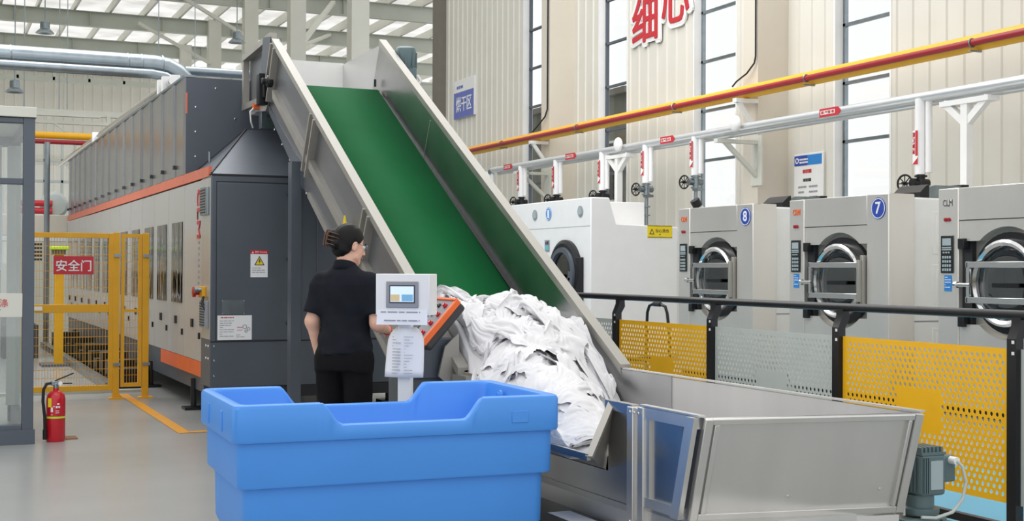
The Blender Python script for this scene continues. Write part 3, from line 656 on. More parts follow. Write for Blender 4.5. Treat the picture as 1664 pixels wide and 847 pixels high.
lines((2.48, MY-.011, .92), XP, ZP, 1, .12, .009, .02, .001, 12).build('title_print', 'red', n)
lines((2.63, MY-.011, .83), XP, ZP, 2, .05, .006, .025, .001, 14).build('red_print', 'red', n)
MB().torus((2.70, MY-.012, .835), YP, .018, .003, 16, 5).torus((2.735, MY-.012, .815), YP, .013, .003, 16, 5).torus((2.712, MY-.012, .795), YP, .011, .003, 16, 5).build('gear_drawing', 'ink', n)
lines((2.62, MY-.011, .76), XP, ZP, 2, .12, .005, .018, .001, 15).build('small_print', 'ink', n)
for z in (.66, .53, .39): MB().lathe([(.012, 0), (.009, .006), (0, .008)], (MX+.035, MY, z), -YP, 10).build('rivet', 'chrome', t)
for z in (.655, .54):
    for y in (MY+.1, MY+.2): MB().lathe([(.012, 0), (.009, .006), (0, .008)], (MX, y, z), -XP, 10).build('rivet', 'chrome', t)
# side strip of the front module with vents and emergency stop
MB().box(MX-.004, MX, MY+.02, MY+.43, .72, 2.20).build('side_strip', 'steel', t)
for (z0, z1, m) in ((1.86, 2.12, 'galv'), (.82, 1.07, 'ink')):
    v = MB().box(MX-.03, MX-.004, MY+.08, MY+.38, z0, z1).build('vent_box', m, t, bevel=.004); mb = MB()
    for i in range(9): mb.box(MX-.034, MX-.03, MY+.14, MY+.36, z0+.02+i*(z1-z0-.03)/9, z0+.032+i*(z1-z0-.03)/9)
    mb.build('louvre', 'inkdark', v)
e = MB().box(MX-.04, MX-.004, MY+.2, MY+.42, 1.10, 1.20).build('stop_box', 'gateyellow', t, bevel=.005)
MB().lathe([(.03, 0), (.03, .03), (.05, .035), (.05, .06), (0, .065)], (MX-.04, MY+.34, 1.15), -XP, 16).build('stop_button', 'extred', e)
MB().lathe([(.02, 0), (.02, .03), (.03, .035), (.03, .06), (0, .065)], (MX-.04, MY+.25, 1.17), -XP, 12).build('key_switch', 'galv', e)
MB().tube([(MX-.02, MY+.22, 1.12), (MX-.05, MY+.16, 1.05), (MX-.02, MY+.12, .98)], .012).build('cable', 'black', t)
# bright lower side panels with inspection windows
seams = [MY+.45, 13.35, 14.27, 15.2, 16.13, 17.1, 18.1, 19.1, 20.1, 21.1, 22.1, 23.1, 24.1, ME]
for i in range(len(seams)-1):
    a, b = seams[i]+.006, seams[i+1]-.006
    pn = MB().box(MX+.004, MR-.1, a, b, .49, 2.20).build('side_panel', 'panel', t, smooth=0)
    if i >= 1:
        c = (13.75, 14.69, 15.6, 16.65, 17.68)[i-1] if i <= 5 else (a+b)/2
        w = MB().box(MX-.004, MX+.006, c-.30, c+.30, 1.02, 1.84).build('window', 'darkglass', pn, smooth=0)
    MB().box(MX-.012, MX+.004, (a+b)/2-.05, (a+b)/2+.03, .80, .88).box(MX-.012, MX+.004, a+.06, a+.09, .70, .76).build('panel_latch', 'black', pn)
MB().box(MX+.03, MR-.1, MY+.45, ME, .20, .485).build('base_skirt', 'dark', t)
MB().box(MX+.0, MX+.03, MY+.45, 14.72, .345, .485).build('lower_orange_band', 'orange', t)
MB().box(MX-.002, MX+.03, MY+.12, ME, 2.215, 2.31).build('upper_orange_band', 'salmon', t)
text('maker_letters', 'CLM', 'red', t, (MX+.003, MY+.67, 2.12), -ZP, WX, .15, .46, .006, .02)
mb = MB(); rd = random.Random(5)
for i in range(10): mb.box(MX-.0005, MX+.004, MY+.56, MY+.61, 1.60-i*.055, 1.628-i*.055)
mb.build('small_lettering', 'ink', t)
for y in (12.9, 15.5, 18.2, 21, 23.8):
    for x in (MX+.02, MR-.3):
        f = MB().cyl((x, y, .02), (x, y, .3), .03).box(x-.1, x+.1, y-.1, y+.1, 0, .025).build('levelling_foot', 'black', t)
# upper heat box with pleated cladding
UX, UY, UT = MX+.012, 13.38, 3.30
MB().box(UX+.004, MR-.1, UY, ME-.003, 2.312, UT).build('upper_box', 'dark', t)
us = [UY+.004]+[UY+.62+i*.76 for i in range(15)]+[ME]
for i in range(len(us)-1):
    a, b = us[i], us[i+1]
    pn = MB().add([(UX+.004, a, 2.315), (UX+.004, b, 2.315), (UX+.004, b, UT), (UX+.004, a, UT), (UX-.014, a+.03, 2.315), (UX-.014, a+.03, UT)], [(0, 4, 5, 3), (4, 1, 2, 5)]).build('cladding_panel', 'boxpanel', t, smooth=0)
    MB().prism([(b-.12, 2.40), (b-.05, 2.40), (b-.07, 2.44), (b-.10, 2.44)], 0, UX-.03, UX+.0).build('panel_catch', 'black', pn)
MB().box(UX-.015, UX+.1, UY, ME, UT-.005, UT+.02).build('top_edge', 'galv', t)
MB().box(UX+.0, UX+.018, UY-.006, UY, 2.93, 3.14).build('corner_strip', 'salmon', t)
mb = MB()
for (x, z) in ((.1, 3.0), (.1, 2.75), (.1, 2.5), (.3, 3.2), (.75, 3.18), (.5, 2.9)): mb.lathe([(.014, 0), (.01, .008), (0, .01)], (UX+x, UY, z), -YP, 8)
mb.build('rivet', 'chrome', t)
# sloping hood over the front module
A, B, P = V(MX, MY, 2.235), V(MX, UY, 2.235), V(2.93, 13.0, 2.755); Q = V(MR, 13.0, 2.755); C = V(MR, MY, 2.235); D = V(MR, UY, 2.235); PB = V(2.99, UY, 2.78)
MB().add([A, B, P, Q, C, D, PB, V(MR, UY, 2.78)], [(0, 2, 1), (1, 2, 6), (0, 4, 3, 2), (2, 3, 7, 6), (4, 5, 7, 3), (0, 1, 5, 4)]).build('hood', 'dark', t, smooth=0)
MB().bar(A+V(.0, -.0, .004), P+V(0, 0, .006), .012, .012).bar(B+V(0, 0, .004), P+V(0, 0, .006), .012, .012).build('hood_seam', 'darker', t)
MB().cyl(V(2.57, 13.0, 2.42), V(2.57, 13.0, 2.52), .012, 8).build('hood_pin', 'galv', t)
c = MB().box(3.0, 3.14, 12.66, 12.76, 2.74, 3.0).build('sensor_bracket', 'galv', t, bevel=.004)
for z in (2.86, 2.94): MB().lathe([(.02, 0), (.02, .01), (0, .012)], (3.07, 12.66, z), -YP, 12).build('bracket_bolt', 'inkdark', c)
MB().box(2.93, 3.0, 12.68, 12.74, 2.93, 2.98).build('sensor', 'orange', c); MB().tube([(2.94, 12.7, 2.94), (2.90, 12.7, 2.9), (2.91, 12.7, 2.8), (2.94, 12.75, 2.75)], .008).build('sensor_cable', 'white', c)
# tubes and stanchions along the roof edge
tt = thing('roof_pipe', 'pair of silver pipes on white stands along the machine roof edge', 'pipe', (MX+.15, 14, 3.3))
MB().cyl((MX+.10, 14.6, 3.42), (MX+.10, 27.5, 3.42), .05, 12).build('pipe', 'chrome', tt); MB().cyl((MX+.26, 14.6, 3.40), (MX+.26, 27.5, 3.40), .05, 12).build('pipe', 'chrome', tt)
for y in (14.9, 15.2, 21.5): MB().box(MX+.02, MX+.32, y-.08, y+.02, 3.3, 3.5).build('stand', 'white', tt)
# galvanised ducts coming across from the left
t = thing('air_duct', 'galvanised round duct crossing above the grey machine at upper left', 'duct', (1.5, 16, 3.7))
def elbow(y, z, r, x1):
    pts = [(-5, y, z), (x1-.35, y, z)]
    return pts+[(x1-.2, y, z-.02), (x1-.08, y, z-.08), (x1+.02, y, z-.18), (x1+.06, y, z-.30), (x1+.06, y, 3.3)]
MB().tube(elbow(16.05, 3.80, .11, 2.86), .12, 20).build('duct', 'galv', t)
MB().tube(elbow(15.8, 3.655, .06, 2.80), .055, 16).build('small_duct', 'galv', t)
for x in (.9, 2.2, 2.36, 2.6): MB().lathe([(.122, -.012), (.127, 0), (.122, .012)], (x, 16.05, 3.80), XP, 20).build('duct_joint', 'galv', t)
MB().cyl((2.9, 16.2, 3.78), (4.6, 16.2, 3.78), .055).build('branch_pipe', 'galv', t)
MB().box(2.62, 2.72, 15.5, 15.62, 3.3, 3.62).box(2.75, 2.95, 15.5, 15.7, 3.3, 3.58).build('duct_stand', 'white', t)

# ------------------------------------------------------------------ glazed booth on the left
BX, BY = .79, 10.81
t = thing('glass_booth', 'dark grey framed glass cabin with white roof at the left edge', 'booth', (-.2, 11.6, 0))
f = MB().box(BX-.085, BX, BY, BY+.09, 0, 2.532).box(-1.6, BX-.085, BY+.003, BY+.085, 2.49, 2.53).box(-1.6, BX-.085, BY+.003, BY+.085, 2.015, 2.06).box(-1.6, BX-.085, BY+.003, BY+.085, .0, .15)
f.box(BX-.09, BX, 12.5, 12.6, 0, 2.53).box(BX-.07, BX-.004, BY+.09, 12.5, 2.47, 2.528).box(BX-.07, BX-.004, BY+.09, 12.5, 0, .148).box(-1.6, BX, 12.5, 12.6, 2.45, 2.53)
f.build('frame', 'dark', t, bevel=.004)
MB().box(-1.6, BX+.012, BY-.015, BY, 0, .115).build('plinth', 'dark', t)
MB().box(-1.7, BX+.012, BY-.02, 12.7, 2.535, 2.615).build('roof', 'steelwhite', t, bevel=.005)
MB().box(-1.5, BX-.085, BY+.04, BY+.05, 2.06, 2.49).build('glass_pane', 'boothglass', t); MB().box(-1.5, BX-.085, BY+.04, BY+.05, .15, 2.015).build('glass_pane', 'boothglass', t)
MB().box(BX-.04, BX-.03, BY+.09, 12.5, .15, 2.47).build('glass_pane', 'boothglass', t)
mb = MB()
for i in range(14): mb.box(-1.4+i*.16, -1.4+i*.16+.11, 12.42, 12.48, .15, 2.45)
mb.build('slatted_back', 'greybeam', t)
MB().box(.16, .60, 11.7, 11.75, 1.35, 2.05).build('inner_notice', 'paper', t)
pl = MB().box(.28, BX-.085, BY-.004, BY+.04, .985, 1.17).build('plaque', 'steelwhite', t, bevel=.003)
text('lettering', '洗涤', 'red', pl, (.47, BY-.004, 1.065), XP, ZP, .062, .13, .003)
lines((.47, BY-.004, 1.045), XP, ZP, 1, .12, .008, .02, .002, 3).build('small_print', 'ink', pl)
# fire extinguisher
ex = (.965, 10.92, 0); t = thing('fire_extinguisher', 'red fire extinguisher with black hose on the floor by the booth corner', 'fire extinguisher', ex)
b = MB().lathe([(.0, 0), (.066, 0), (.072, .012), (.072, .33), (.066, .365), (.045, .39), (.022, .40), (.022, .42), (0, .42)], ex, n=32).build('cylinder', 'extred', t)
MB().lathe([(.0735, .185), (.0735, .20)], ex, n=32).build('band', 'lime', b)
E2 = V(*ex)
MB().obox(E2+V(-.05, -.0555, .31), (.011, -.009, 0), (0, 0, .035), (.002, .002, 0)).build('yellow_label', 'yellowlabel', b)
mb = MB()
for k, (dx, z, w, h) in enumerate(((-.035, .255, .012, .03), (-.02, .28, .008, .004), (.0, .275, .01, .012), (.018, .275, .01, .012), (-.035, .215, .01, .004), (.005, .245, .02, .004), (.005, .23, .02, .004), (.012, .30, .012, .01))):
    y = -math.sqrt(.0725**2-dx*dx); nx = V(-y, dx, 0).normalized(); mb.obox(E2+V(dx, y, z), nx*w*.7, (0, 0, h*.6), V(dx, y, 0).normalized()*.001)
mb.build('printed_marks', 'paper', b)
v = MB().cyl(E2+V(0, 0, .41), E2+V(0, 0, .46), .02).box(ex[0]-.035, ex[0]+.03, ex[1]-.018, ex[1]+.018, .44, .475).build('valve', 'galv', t, bevel=.004)
MB().bar(E2+V(-.01, 0, .475), E2+V(.13, -.02, .535), .022, .01).bar(E2+V(0, 0, .455), E2+V(.12, -.02, .455), .02, .008).build('lever', 'black', t)
MB().tube([E2+V(-.03, 0, .46), E2+V(-.07, -.01, .455), E2+V(-.095, -.02, .41), E2+V(-.098, -.02, .32), E2+V(-.085, -.03, .2), E2+V(-.083, -.03, .10)], .012).tube([E2+V(-.083, -.03, .10), E2+V(-.082, -.03, .02)], .017).build('hose', 'rubber', t)
MB().lathe([(.012, 0), (.018, .008), (.016, .016), (0, .018)], E2+V(.03, -.02, .455), -YP, 12).build('gauge', 'white', t)
tag(MB().box(1.00, 1.14, 10.98, 11.16, 0, .008).build('card_piece', 'card'), 'small flat piece of brown card behind the fire extinguisher', 'cardboard')
# yellow safety gate
GY = 14.25
t = thing('safety_gate', 'yellow wire mesh safety gate with red sign beside the long machine', 'gate', (1.5, GY, 0))
def meshpanel(x0, x1, z0, z1, px=.028, pz=.082):
    mb = MB(); n = int((x1-x0)/px); m = int((z1-z0)/pz)
    for i in range(1, n): x = x0+(x1-x0)*i/n; mb.add([(x-.002, GY, z0), (x+.002, GY, z0), (x+.002, GY, z1), (x-.002, GY, z1), (x, GY+.004, z0), (x, GY+.004, z1)], [(0, 1, 2, 3), (1, 4, 5, 2), (4, 0, 3, 5)])
    for i in range(1, m): z = z0+(z1-z0)*i/m; mb.add([(x0, GY+.004, z-.0022), (x1, GY+.004, z-.0022), (x1, GY+.004, z+.0022), (x0, GY+.004, z+.0022), (x0, GY+.008, z), (x1, GY+.008, z)], [(0, 1, 2, 3), (1, 5, 2), (3, 2, 5, 4), (0, 4, 5, 1)])
    return mb
lf = MB().box(.90, .95, GY-.02, GY+.02, .09, 1.73).box(1.775, 1.825, GY-.02, GY+.02, .09, 1.73).box(.95, 1.775, GY-.02, GY+.02, 1.68, 1.73).box(.95, 1.775, GY-.02, GY+.02, .09, .145).box(.95, 1.775, GY-.02, GY+.02, .905, .99).build('gate_leaf', 'gateyellow', t, bevel=.003)
meshpanel(.95, 1.775, .145, .905).build('wire_mesh', 'gateyellow', lf, smooth=0); meshpanel(.95, 1.775, .99, 1.68).build('wire_mesh', 'gateyellow', lf, smooth=0)
s = MB().box(1.225, 1.62, GY-.035, GY-.02, 1.30, 1.49).build('gate_sign', 'red', lf)
text('lettering', '安全门', 'paper', s, (1.25, GY-.035, 1.335), XP, ZP, .115, .345, .003, .012)
MB().box(1.04, 1.12, GY-.03, GY-.02, .93, .97).build('latch', 'white', lf)
for x in (1.85, 2.15):
    p = MB().box(x-.033, x+.033, GY-.033, GY+.033, 0, 1.74).build('post', 'gateyellow', t, bevel=.003); MB().box(x-.075, x+.075, GY-.09, GY+.06, 0, .012).prism([(x-.033, .012), (x+.033, .012), (x+.033+.03*(1 if x < 2 else 0), .012), (x, .11)], 1, GY-.036, GY-.033).build('foot_plate', 'gateyellow', p)
    for z in (1.5, .36): MB().box(x-.03, x+.045, GY-.05, GY-.033, z-.015, z+.015).build('clip', 'galv', p)
MB().box(1.9, 1.935, GY-.02, GY+.02, .12, 1.73).box(2.075, 2.11, GY-.02, GY+.02, .12, 1.73).box(1.935, 2.075, GY-.02, GY+.02, 1.69, 1.73).box(1.935, 2.075, GY-.02, GY+.02, .12, .16).box(1.935, 2.075, GY-.02, GY+.02, .905, .935).build('side_frame', 'gateyellow', t)
meshpanel(1.935, 2.075, .16, .905).build('wire_mesh', 'gateyellow', t, smooth=0); meshpanel(1.935, 2.075, .935, 1.69).build('wire_mesh', 'gateyellow', t, smooth=0)
st(MB().add([(1.94, 14.7, .003), (2.04, 14.7, .003), (2.04, 11.14, .003), (2.6, 11.14, .003), (2.6, 11.04, .003), (1.94, 11.04, .003)], [(0, 5, 2, 1), (5, 4, 3, 2)]).build('floor_line', 'floorline', smooth=0))
# things standing beyond the gate
st(MB().box(-6, MX-.1, 14.9, 15.0, 0, .03).build('floor_kerb', 'greybeam'))
t = thing('yellow_robot_post', 'amber yellow post with lime cap standing beyond the gate', 'post', (1.75, 19.4, 0))
MB().box(1.68, 1.80, 19.3, 19.42, 0, 1.55).build('post', 'gateyellow', t); MB().box(1.62, 1.86, 19.2, 19.5, 1.62, 1.67).build('cap', 'lime', t, bevel=.01); MB().box(1.64, 1.82, 19.25, 19.45, 1.55, 1.62).build('head', 'brown', t)
MB().box(1.5, 2.0, 19.1, 19.6, 0, .03).build('base', 'dark', t)
t = thing('folding_unit', 'white cabinet with cream top box and red marks seen through the gate', 'machine', (1.8, 26, 0))
MB().box(1.0, 1.83, 25.6, 26.6, 0, 1.45).build('cabinet', 'steelwhite', t); MB().box(1.0, 2.45, 25.6, 26.6, 1.95, 2.35).build('hood', 'creamdark', t, bevel=.02); MB().box(1.0, 2.45, 25.6, 26.6, 1.86, 1.95).build('light_strip', 'white', t)
MB().box(1.5, 1.75, 25.56, 25.6, 1.5, 1.86).build('cyan_panel', 'cyan', t)
mb = MB()
for i in range(5): mb.box(1.75, 2.0, 25.58, 25.6, 1.5+i*.07, 1.54+i*.07)
mb.build('slots', 'inkdark', t)
MB().bar((1.62, 25.5, 1.4), (1.85, 25.5, .6), .04, .04).build('lever', 'black', t)
mb = MB()
for i in range(2): mb.lathe([(.06, -.3), (.06, .3)], (1.9, 25.9, 2.43+.14*i), XP, 12)
mb.build('roller', 'red', t); MB().lathe([(.0, -.2), (.2, -.15), (.26, 0), (.2, .15), (0, .2)], (2.25, 26.1, 2.55), YP, 20).build('drum_cover', 'grey', t)
t = thing('floor_rail', 'low steel rail and rollers on the floor beyond the gate', 'rail', (1.9, 18, 0))
MB().box(1.86, 1.96, 15.2, 24, 0, .09).build('rail', 'galv', t)
for i in range(14): MB().box(2.0, 2.3, 15.4+i*.6, 15.7+i*.6, 0, .22+.06*(i % 3)).build('roller_block', 'black', t)
MB().box(1.1, 1.6, 21, 24.6, 0, .5).build('low_conveyor', 'inkdark', t)
tag(MB().cyl(V(2.0, 24.6, 0), V(2.0, 24.6, 3.6), .05, 10).build('standpipe', 'galv'), 'tall thin steel standpipe between booth and long machine', 'pipe')
t = thing('overhead_pipe', 'yellow pipe over a red pipe crossing the far hall beside the booth roof', 'pipe', (1.5, 30, 4.2))
MB().cyl((-6, 30, 4.24), (4.6, 30, 4.24), .075, 12).build('yellow_pipe', 'pipeyellow', t); MB().cyl((-6, 29.9, 4.09), (3.7, 29.9, 4.09), .05, 12).build('red_pipe', 'pipered', t)
t = thing('window_bay', 'bright small-paned window bay at the end of the aisle', 'window', (3.0, 33, 0))
mb = MB().box(2.2, 2.25, 33, 33.1, 0, 4.5).box(3.6, 3.65, 33, 33.1, 0, 4.5)
for z in (2.4, 2.9, 3.4, 3.9, 4.45): mb.box(2.2, 3.65, 33, 33.1, z, z+.06)
for x in (2.6, 3.0, 3.3): mb.box(x, x+.05, 33, 33.1, 2.4, 4.5)
mb.build('frame', 'grey', t); MB().box(2.25, 3.6, 33.04, 33.06, 2.4, 4.5).build('pane', 'winglass', t); MB().box(2.25, 3.6, 33, 33.1, 0, 2.4).build('panel', 'greybeam', t)
# ------------------------------------------------------------------ inclined loading conveyor with its hopper
XL, XR = 3.0, 4.0
T = lambda y: .76+.583*(y-7.32)
B = lambda y: 3.11-.597*(11.99-y)
SD = V(0, 1, .583).normalized(); SN = V(0, -.583, 1).normalized()
t = thing('loading_conveyor', 'steel inclined conveyor with green belt and loading hopper', 'conveyor', (3.5, 7, 0)); CV = t
MB().prism([(7.34, .76), (12.05, 3.51), (12.32, 2.95), (12.30, 2.86), (10.9, 1.98), (7.9, .2), (6.95, .2), (6.95, .735), (7.34, .735)], 0, XL-.012, XL+.012).build('side_plate', 'steel_c', t)
MB().prism([(7.18, .75), (12.0, 3.53), (12.3, 2.95), (10.9, 1.98), (7.9, .2), (6.6, .2), (6.6, .75)], 0, XR-.012, XR+.012).build('side_plate', 'steel_m', t)
def along(x0, x1, ya, yb, d0, d1, n=None):
    """bar parallel to the slope, d0..d1 below the plate top (vertical distance)"""
    return [(x0, ya, T(ya)-d0), (x1, ya, T(ya)-d0), (x1, yb, T(yb)-d0), (x0, yb, T(yb)-d0), (x0, ya, T(ya)-d1), (x1, ya, T(ya)-d1), (x1, yb, T(yb)-d1), (x0, yb, T(yb)-d1)], [(0, 1, 2, 3), (4, 7, 6, 5), (0, 4, 5, 1), (2, 6, 7, 3), (0, 3, 7, 4), (1, 5, 6, 2)]
MB().add(*along(XL-.055, XL+.018, 7.34, 12.03, -.006, .05)).build('top_flange', 'steel_d', t)
MB().add(*along(XL-.06, XL, 7.5, 11.98, .45, .53)).build('mid_rail', 'steel_d', t)
MB().add(*along(XL-.03, XL, 7.9, 10.85, .80, .84)).build('lower_flange', 'steel_d', t)
MB().add(*along(XR-.018, XR+.055, 7.2, 12.0, -.09, -.035)).build('top_flange', 'steel_d', t)
for y in (11.90, 10.53, 9.07):
    a = V(XL-.035, y, T(y)-.03); b = a-SN*.53
    MB().obox((a+b)/2, SN*.265, SD*.012+V(0, 0, 0), V(.04, 0, 0)).obox((a+b)/2+SD*.12, SN*.265, SD*.012, V(.04, 0, 0)).obox((a+b)/2+SD*.06+V(.025, 0, 0), SN*.265, SD*.06, V(.008, 0, 0)).build('stiffener', 'steel_d', t)
mb = MB()
for y in np.arange(10.95, 12.2, .28): mb.lathe([(.011, 0), (.008, .006), (0, .008)], (XL-.012, y, T(y)-.86), -XP, 8)
for (dy, dz) in ((0, 0), (.0, -.07), (.06, -.07)): mb.lathe([(.014, 0), (.01, .01), (0, .012)], (XL-.012, 11.2+dy, 2.28+dz), -XP, 8)
mb.build('bolt', 'chrome', t)
MB().prism([(11.04, 2.05), (12.26, 2.84), (12.3, 2.93), (11.25, 2.36), (11.04, 2.28)], 0, XL-.018, XL-.012).build('head_bracket', 'dark', t)
# the green belt, turned over its head roller
sec = [(6.72, .1)]+[(y, B(y)) for y in np.linspace(6.95, 11.93, 12)]
for i in range(1, 9):
    a = math.pi*i/8; c = V(0, 11.93, B(11.93))-SN*.07; d = SN*math.cos(a)*.07+SD*math.sin(a)*.07; sec.append((c.y+d.y, c.z+d.z))
sec += [(7.2, B(7.2)-.15)]
vs = []; fs = []
for p in sec: vs += [(XL+.06, p[0], p[1]), (XR-.045, p[0], p[1])]
for i in range(len(sec)-1): fs.append((2*i, 2*i+1, 2*i+3, 2*i+2))
MB().add(vs, fs).build('belt', 'belt', t, solid=.006)
MB().cyl((XL+.03, 11.93, B(11.93)-.08), (XR-.03, 11.93, B(11.93)-.08), .068, 24).build('head_roller', 'steel_d', t)
MB().add(*along(XR-.05, XR-.012, 7.0, 12.0, .40, .49)).build('belt_skirt', 'black', t)
MB().add(*along(XL+.012, XL+.055, 7.4, 12.0, .40, .49)).build('belt_skirt', 'black', t)
MB().cyl((XR-.055, 12.0, 3.12), (XR-.055, 12.0, 3.19), .012, 8).build('skirt_pin', 'black', t)
s = MB().slab([(XR-.013, 10.6, T(10.6)-.02), (XR-.013, 10.61, T(10.61)-.02), (XR-.013, 10.80, T(10.8)-.5), (XR-.013, 10.79, T(10.79)-.5)], .002).build('panel_joint', 'steel', t)
# discharge hood over the machine
hz = (2.93, 3.50)
MB().prism([(12.0, 3.0), (12.0, 3.52), (12.2, 3.50), (13.25, 3.50), (13.25, 3.0), (12.5, 2.90)], 0, XL+.02, XL+.035).build('hood_side', 'steel_c', t)
MB().prism([(11.95, 3.0), (11.95, 3.52), (12.97, 3.51), (13.25, 3.5), (13.25, 2.95)], 0, XR-.01, XR+.005).build('hood_side', 'panel', t)
MB().box(XL+.03, XR, 13.22, 13.26, 2.95, 3.52).box(XL+.03, XR, 12.2, 13.25, 2.93, 2.95).build('hood_back', 'white', t, smooth=0)  # white colour stands in for the bright roof mirrored in the steel
hx = XL-.025
MB().bar((hx, 12.1, 3.55), (hx, 13.25, 3.50), .07, .06).bar((hx, 13.23, 3.52), (hx, 13.23, 3.0), .06, .06, XP).bar((hx, 13.25, 3.0), (hx, 12.3, 2.99), .07, .06).build('hood_frame', 'steel_d', t)
MB().prism([(12.28, 2.95), (13.2, 2.97), (12.9, 2.92), (12.4, 2.88)], 0, XL-.02, XR).build('drip_tray', 'steel', t)
MB().prism([(12.04, 3.53), (12.34, 3.57), (12.42, 3.3), (12.25, 2.98)], 0, XL-.062, XL-.056).build('end_plate', 'dark', t)
MB().box(XL-.09, XL-.02, 12.2, 12.45, 2.98, 3.16).box(XL-.12, XL-.03, 12.26, 12.36, 2.92, 3.22).lathe([(.06, 0), (.06, .05), (.03, .06), (.03, .1), (0, .1)], (XL-.03, 12.1, 3.12), -XP, 14).build('bearing', 'black', t, bevel=.01)
# drive motor on the far side of the head
m = MB().lathe([(.05, -.02), (.09, 0), (.10, .03), (.10, .19), (.09, .22), (.06, .235), (0, .237)], (4.17, 11.76, 3.25), V(-.05, -.12, 1), 20).build('drive_motor', 'motor', t)
mb = MB()
for i in range(10):
    a = 2*math.pi*i/10; mb.obox(V(4.165+.10*math.cos(a), 11.75+.10*math.sin(a), 3.35), V(math.cos(a), math.sin(a), 0)*.012, V(-math.sin(a), math.cos(a), 0)*.005, V(0, 0, .07))
mb.build('cooling_fins', 'motor', m)
MB().box(4.16, 4.25, 11.66, 11.78, 3.10, 3.28).cyl((4.02, 11.76, 3.14), (4.24, 11.76, 3.14), .075, 16).build('gearbox', 'motor', m, bevel=.02)
MB().tube([(4.24, 11.64, 3.2), (4.27, 11.62, 3.15), (4.24, 11.62, 3.09), (4.16, 11.64, 3.07)], .014).build('motor_cable', 'white', m)
# legs carrying the incline
for x in (XL-.05, XR+.05):
    l = MB().box(x-.045, x+.045, 11.12, 11.24, 0, 2.3).build('leg', 'dark', t); MB().box(x-.09, x+.09, 11.05, 11.31, 0, .015).build('foot_plate', 'dark', l)
    l = MB().box(x-.03, x+.03, 8.32, 8.40, 0, .68).build('leg', 'steel_d', t)
# low chute lip, base panels
MB().box(XL-.02, XL+.01, 6.9, 7.5, .735, .75).bar((XL-.02, 7.42, .735), (XL-.02, 7.42, .55), .04, .03).build('lip_tray', 'steel_d', t)
MB().box(XL-.06, XL-.01, 7.2, 7.42, .66, .735).build('lip_bracket', 'steel_d', t)
LZ = .51
MB().slab([(XL, 5.59, .41), (XL, 6.95, .41), (2.80, 6.95, LZ), (2.80, 5.35, LZ)], .012).bar((2.795, 5.35, LZ), (2.795, 6.95, LZ), .02, .03).build('chute_lip', 'steel_m', t)
MB().slab([(XL, 5.50, .74), (2.80, 5.35, LZ), (XL, 5.59, .41)], .012).bar((XL-.0, 5.50, .745), (2.795, 5.345, LZ), .035, .015).build('chute_end', 'steel_d', t)
MB().slab([(XL, 6.95, .74), (2.80, 6.95, LZ), (XL, 6.95, .41)], .012).build('chute_end', 'steel_d', t)
MB().box(XL-.006, XL+.006, 4.86, 5.53, .28, .74).box(XL-.006, XL+.006, 5.53, 6.95, .28, .41).build('left_panel', 'steel_m', t)
MB().box(XL-.20, XL-.007, 5.32, 7.3, .02, .165).build('base_shade_block', 'black', t)  # added dark block standing in for shadow and the tub's reflection
MB().box(XL-.02, XL+.02, 5.28, 5.54, .705, .75).box(XL-.012, XL, 5.3, 6.95, .25, .28).build('panel_flange', 'steel_m', t)
MB().box(XL-.035, XL+.02, 5.245, 5.30, .02, .742).box(XL-.03, XL+.02, 5.16, 5.21, .02, .748).box(XL-.02, XL, 5.2, 5.25, .02, .74).build('upright', 'steel', t, bevel=.003)
mb = MB()
for z in (.22, .72): 
    for y in (5.19, 5.23, 5.27): mb.lathe([(.007, 0), (.005, .005), (0, .006)], (XL-.035, y, z), -XP, 8)
mb.build('bolt', 'chrome', t)
tag(MB().box(2.83, 2.95, 5.38, 5.85, .166, .169).build('paper_card', 'paper'), 'white sheet of paper lying on the dark shade block behind the tub end', 'paper')
# hopper body
FLt, FRt, FLb, FRb = V(XL, 4.70, .75), V(XR, 4.51, .75), V(XL, 4.83, .30), V(XR, 4.64, .30)
fp = lambda u, w: (FLt*(1-u)+FRt*u)*(1-w)+(FLb*(1-u)+FRb*u)*w
fn = (FRt-FLt).cross(FLb-FLt).normalized()
if fn.y > 0: fn = -fn
def fpanel(u0, u1, w0, w1, th, off=0):
    q = [fp(u0, w0)+fn*off, fp(u1, w0)+fn*off, fp(u1, w1)+fn*off, fp(u0, w1)+fn*off]
    nn = (q[1]-q[0]).cross(q[2]-q[0]); return MB().slab(q, th if nn.dot(fn) > 0 else -th)
h = fpanel(0, 1, 0, 1, .004).build('hopper_front', 'steel', t)
a = fpanel(0, .036, 0, 1, .026); 
for q in ((.96, 1, 0, 1), (.036, .96, 0, .055), (.036, .96, .93, 1), (.046, .07, .055, .93), (.935, .952, .055, .93)):
    b = fpanel(*q, .024); a.add(b.v, b.f)
a.build('hopper_frame', 'steel', h, bevel=.003)
for (u, w) in ((.44, .80), (.87, .76)): MB().lathe([(.008, 0), (.006, .006), (0, .007)], fp(u, w)+fn*.005, fn, 10).build('bolt', 'chrome', h)
MB().slab([(XL, 4.70, .75), (XL, 5.2, .75), (XL, 5.2, .3), (XL, 4.83, .3)], .004).build('hopper_side', 'steel_c', t)
mb = MB().box(XL-.024, XL, 4.72, 5.16, .70, .75).box(XL-.024, XL, 4.84, 5.16, .30, .345).box(XL-.02, XL, 5.12, 5.16, .3, .75)
mb.slab([(XL-.024, 4.70, .75), (XL-.024, 4.765, .75), (XL-.024, 4.895, .30), (XL-.024, 4.83, .30)], .024)
mb.build('side_frame', 'steel', t)
MB().box(XR-.006, XR+.006, 4.62, 7.2, .28, .745).slab([(XR, 4.51, .75), (XR, 4.65, .75), (XR, 4.65, .3), (XR, 4.64, .3)], .006).build('hopper_side', 'steel', t)
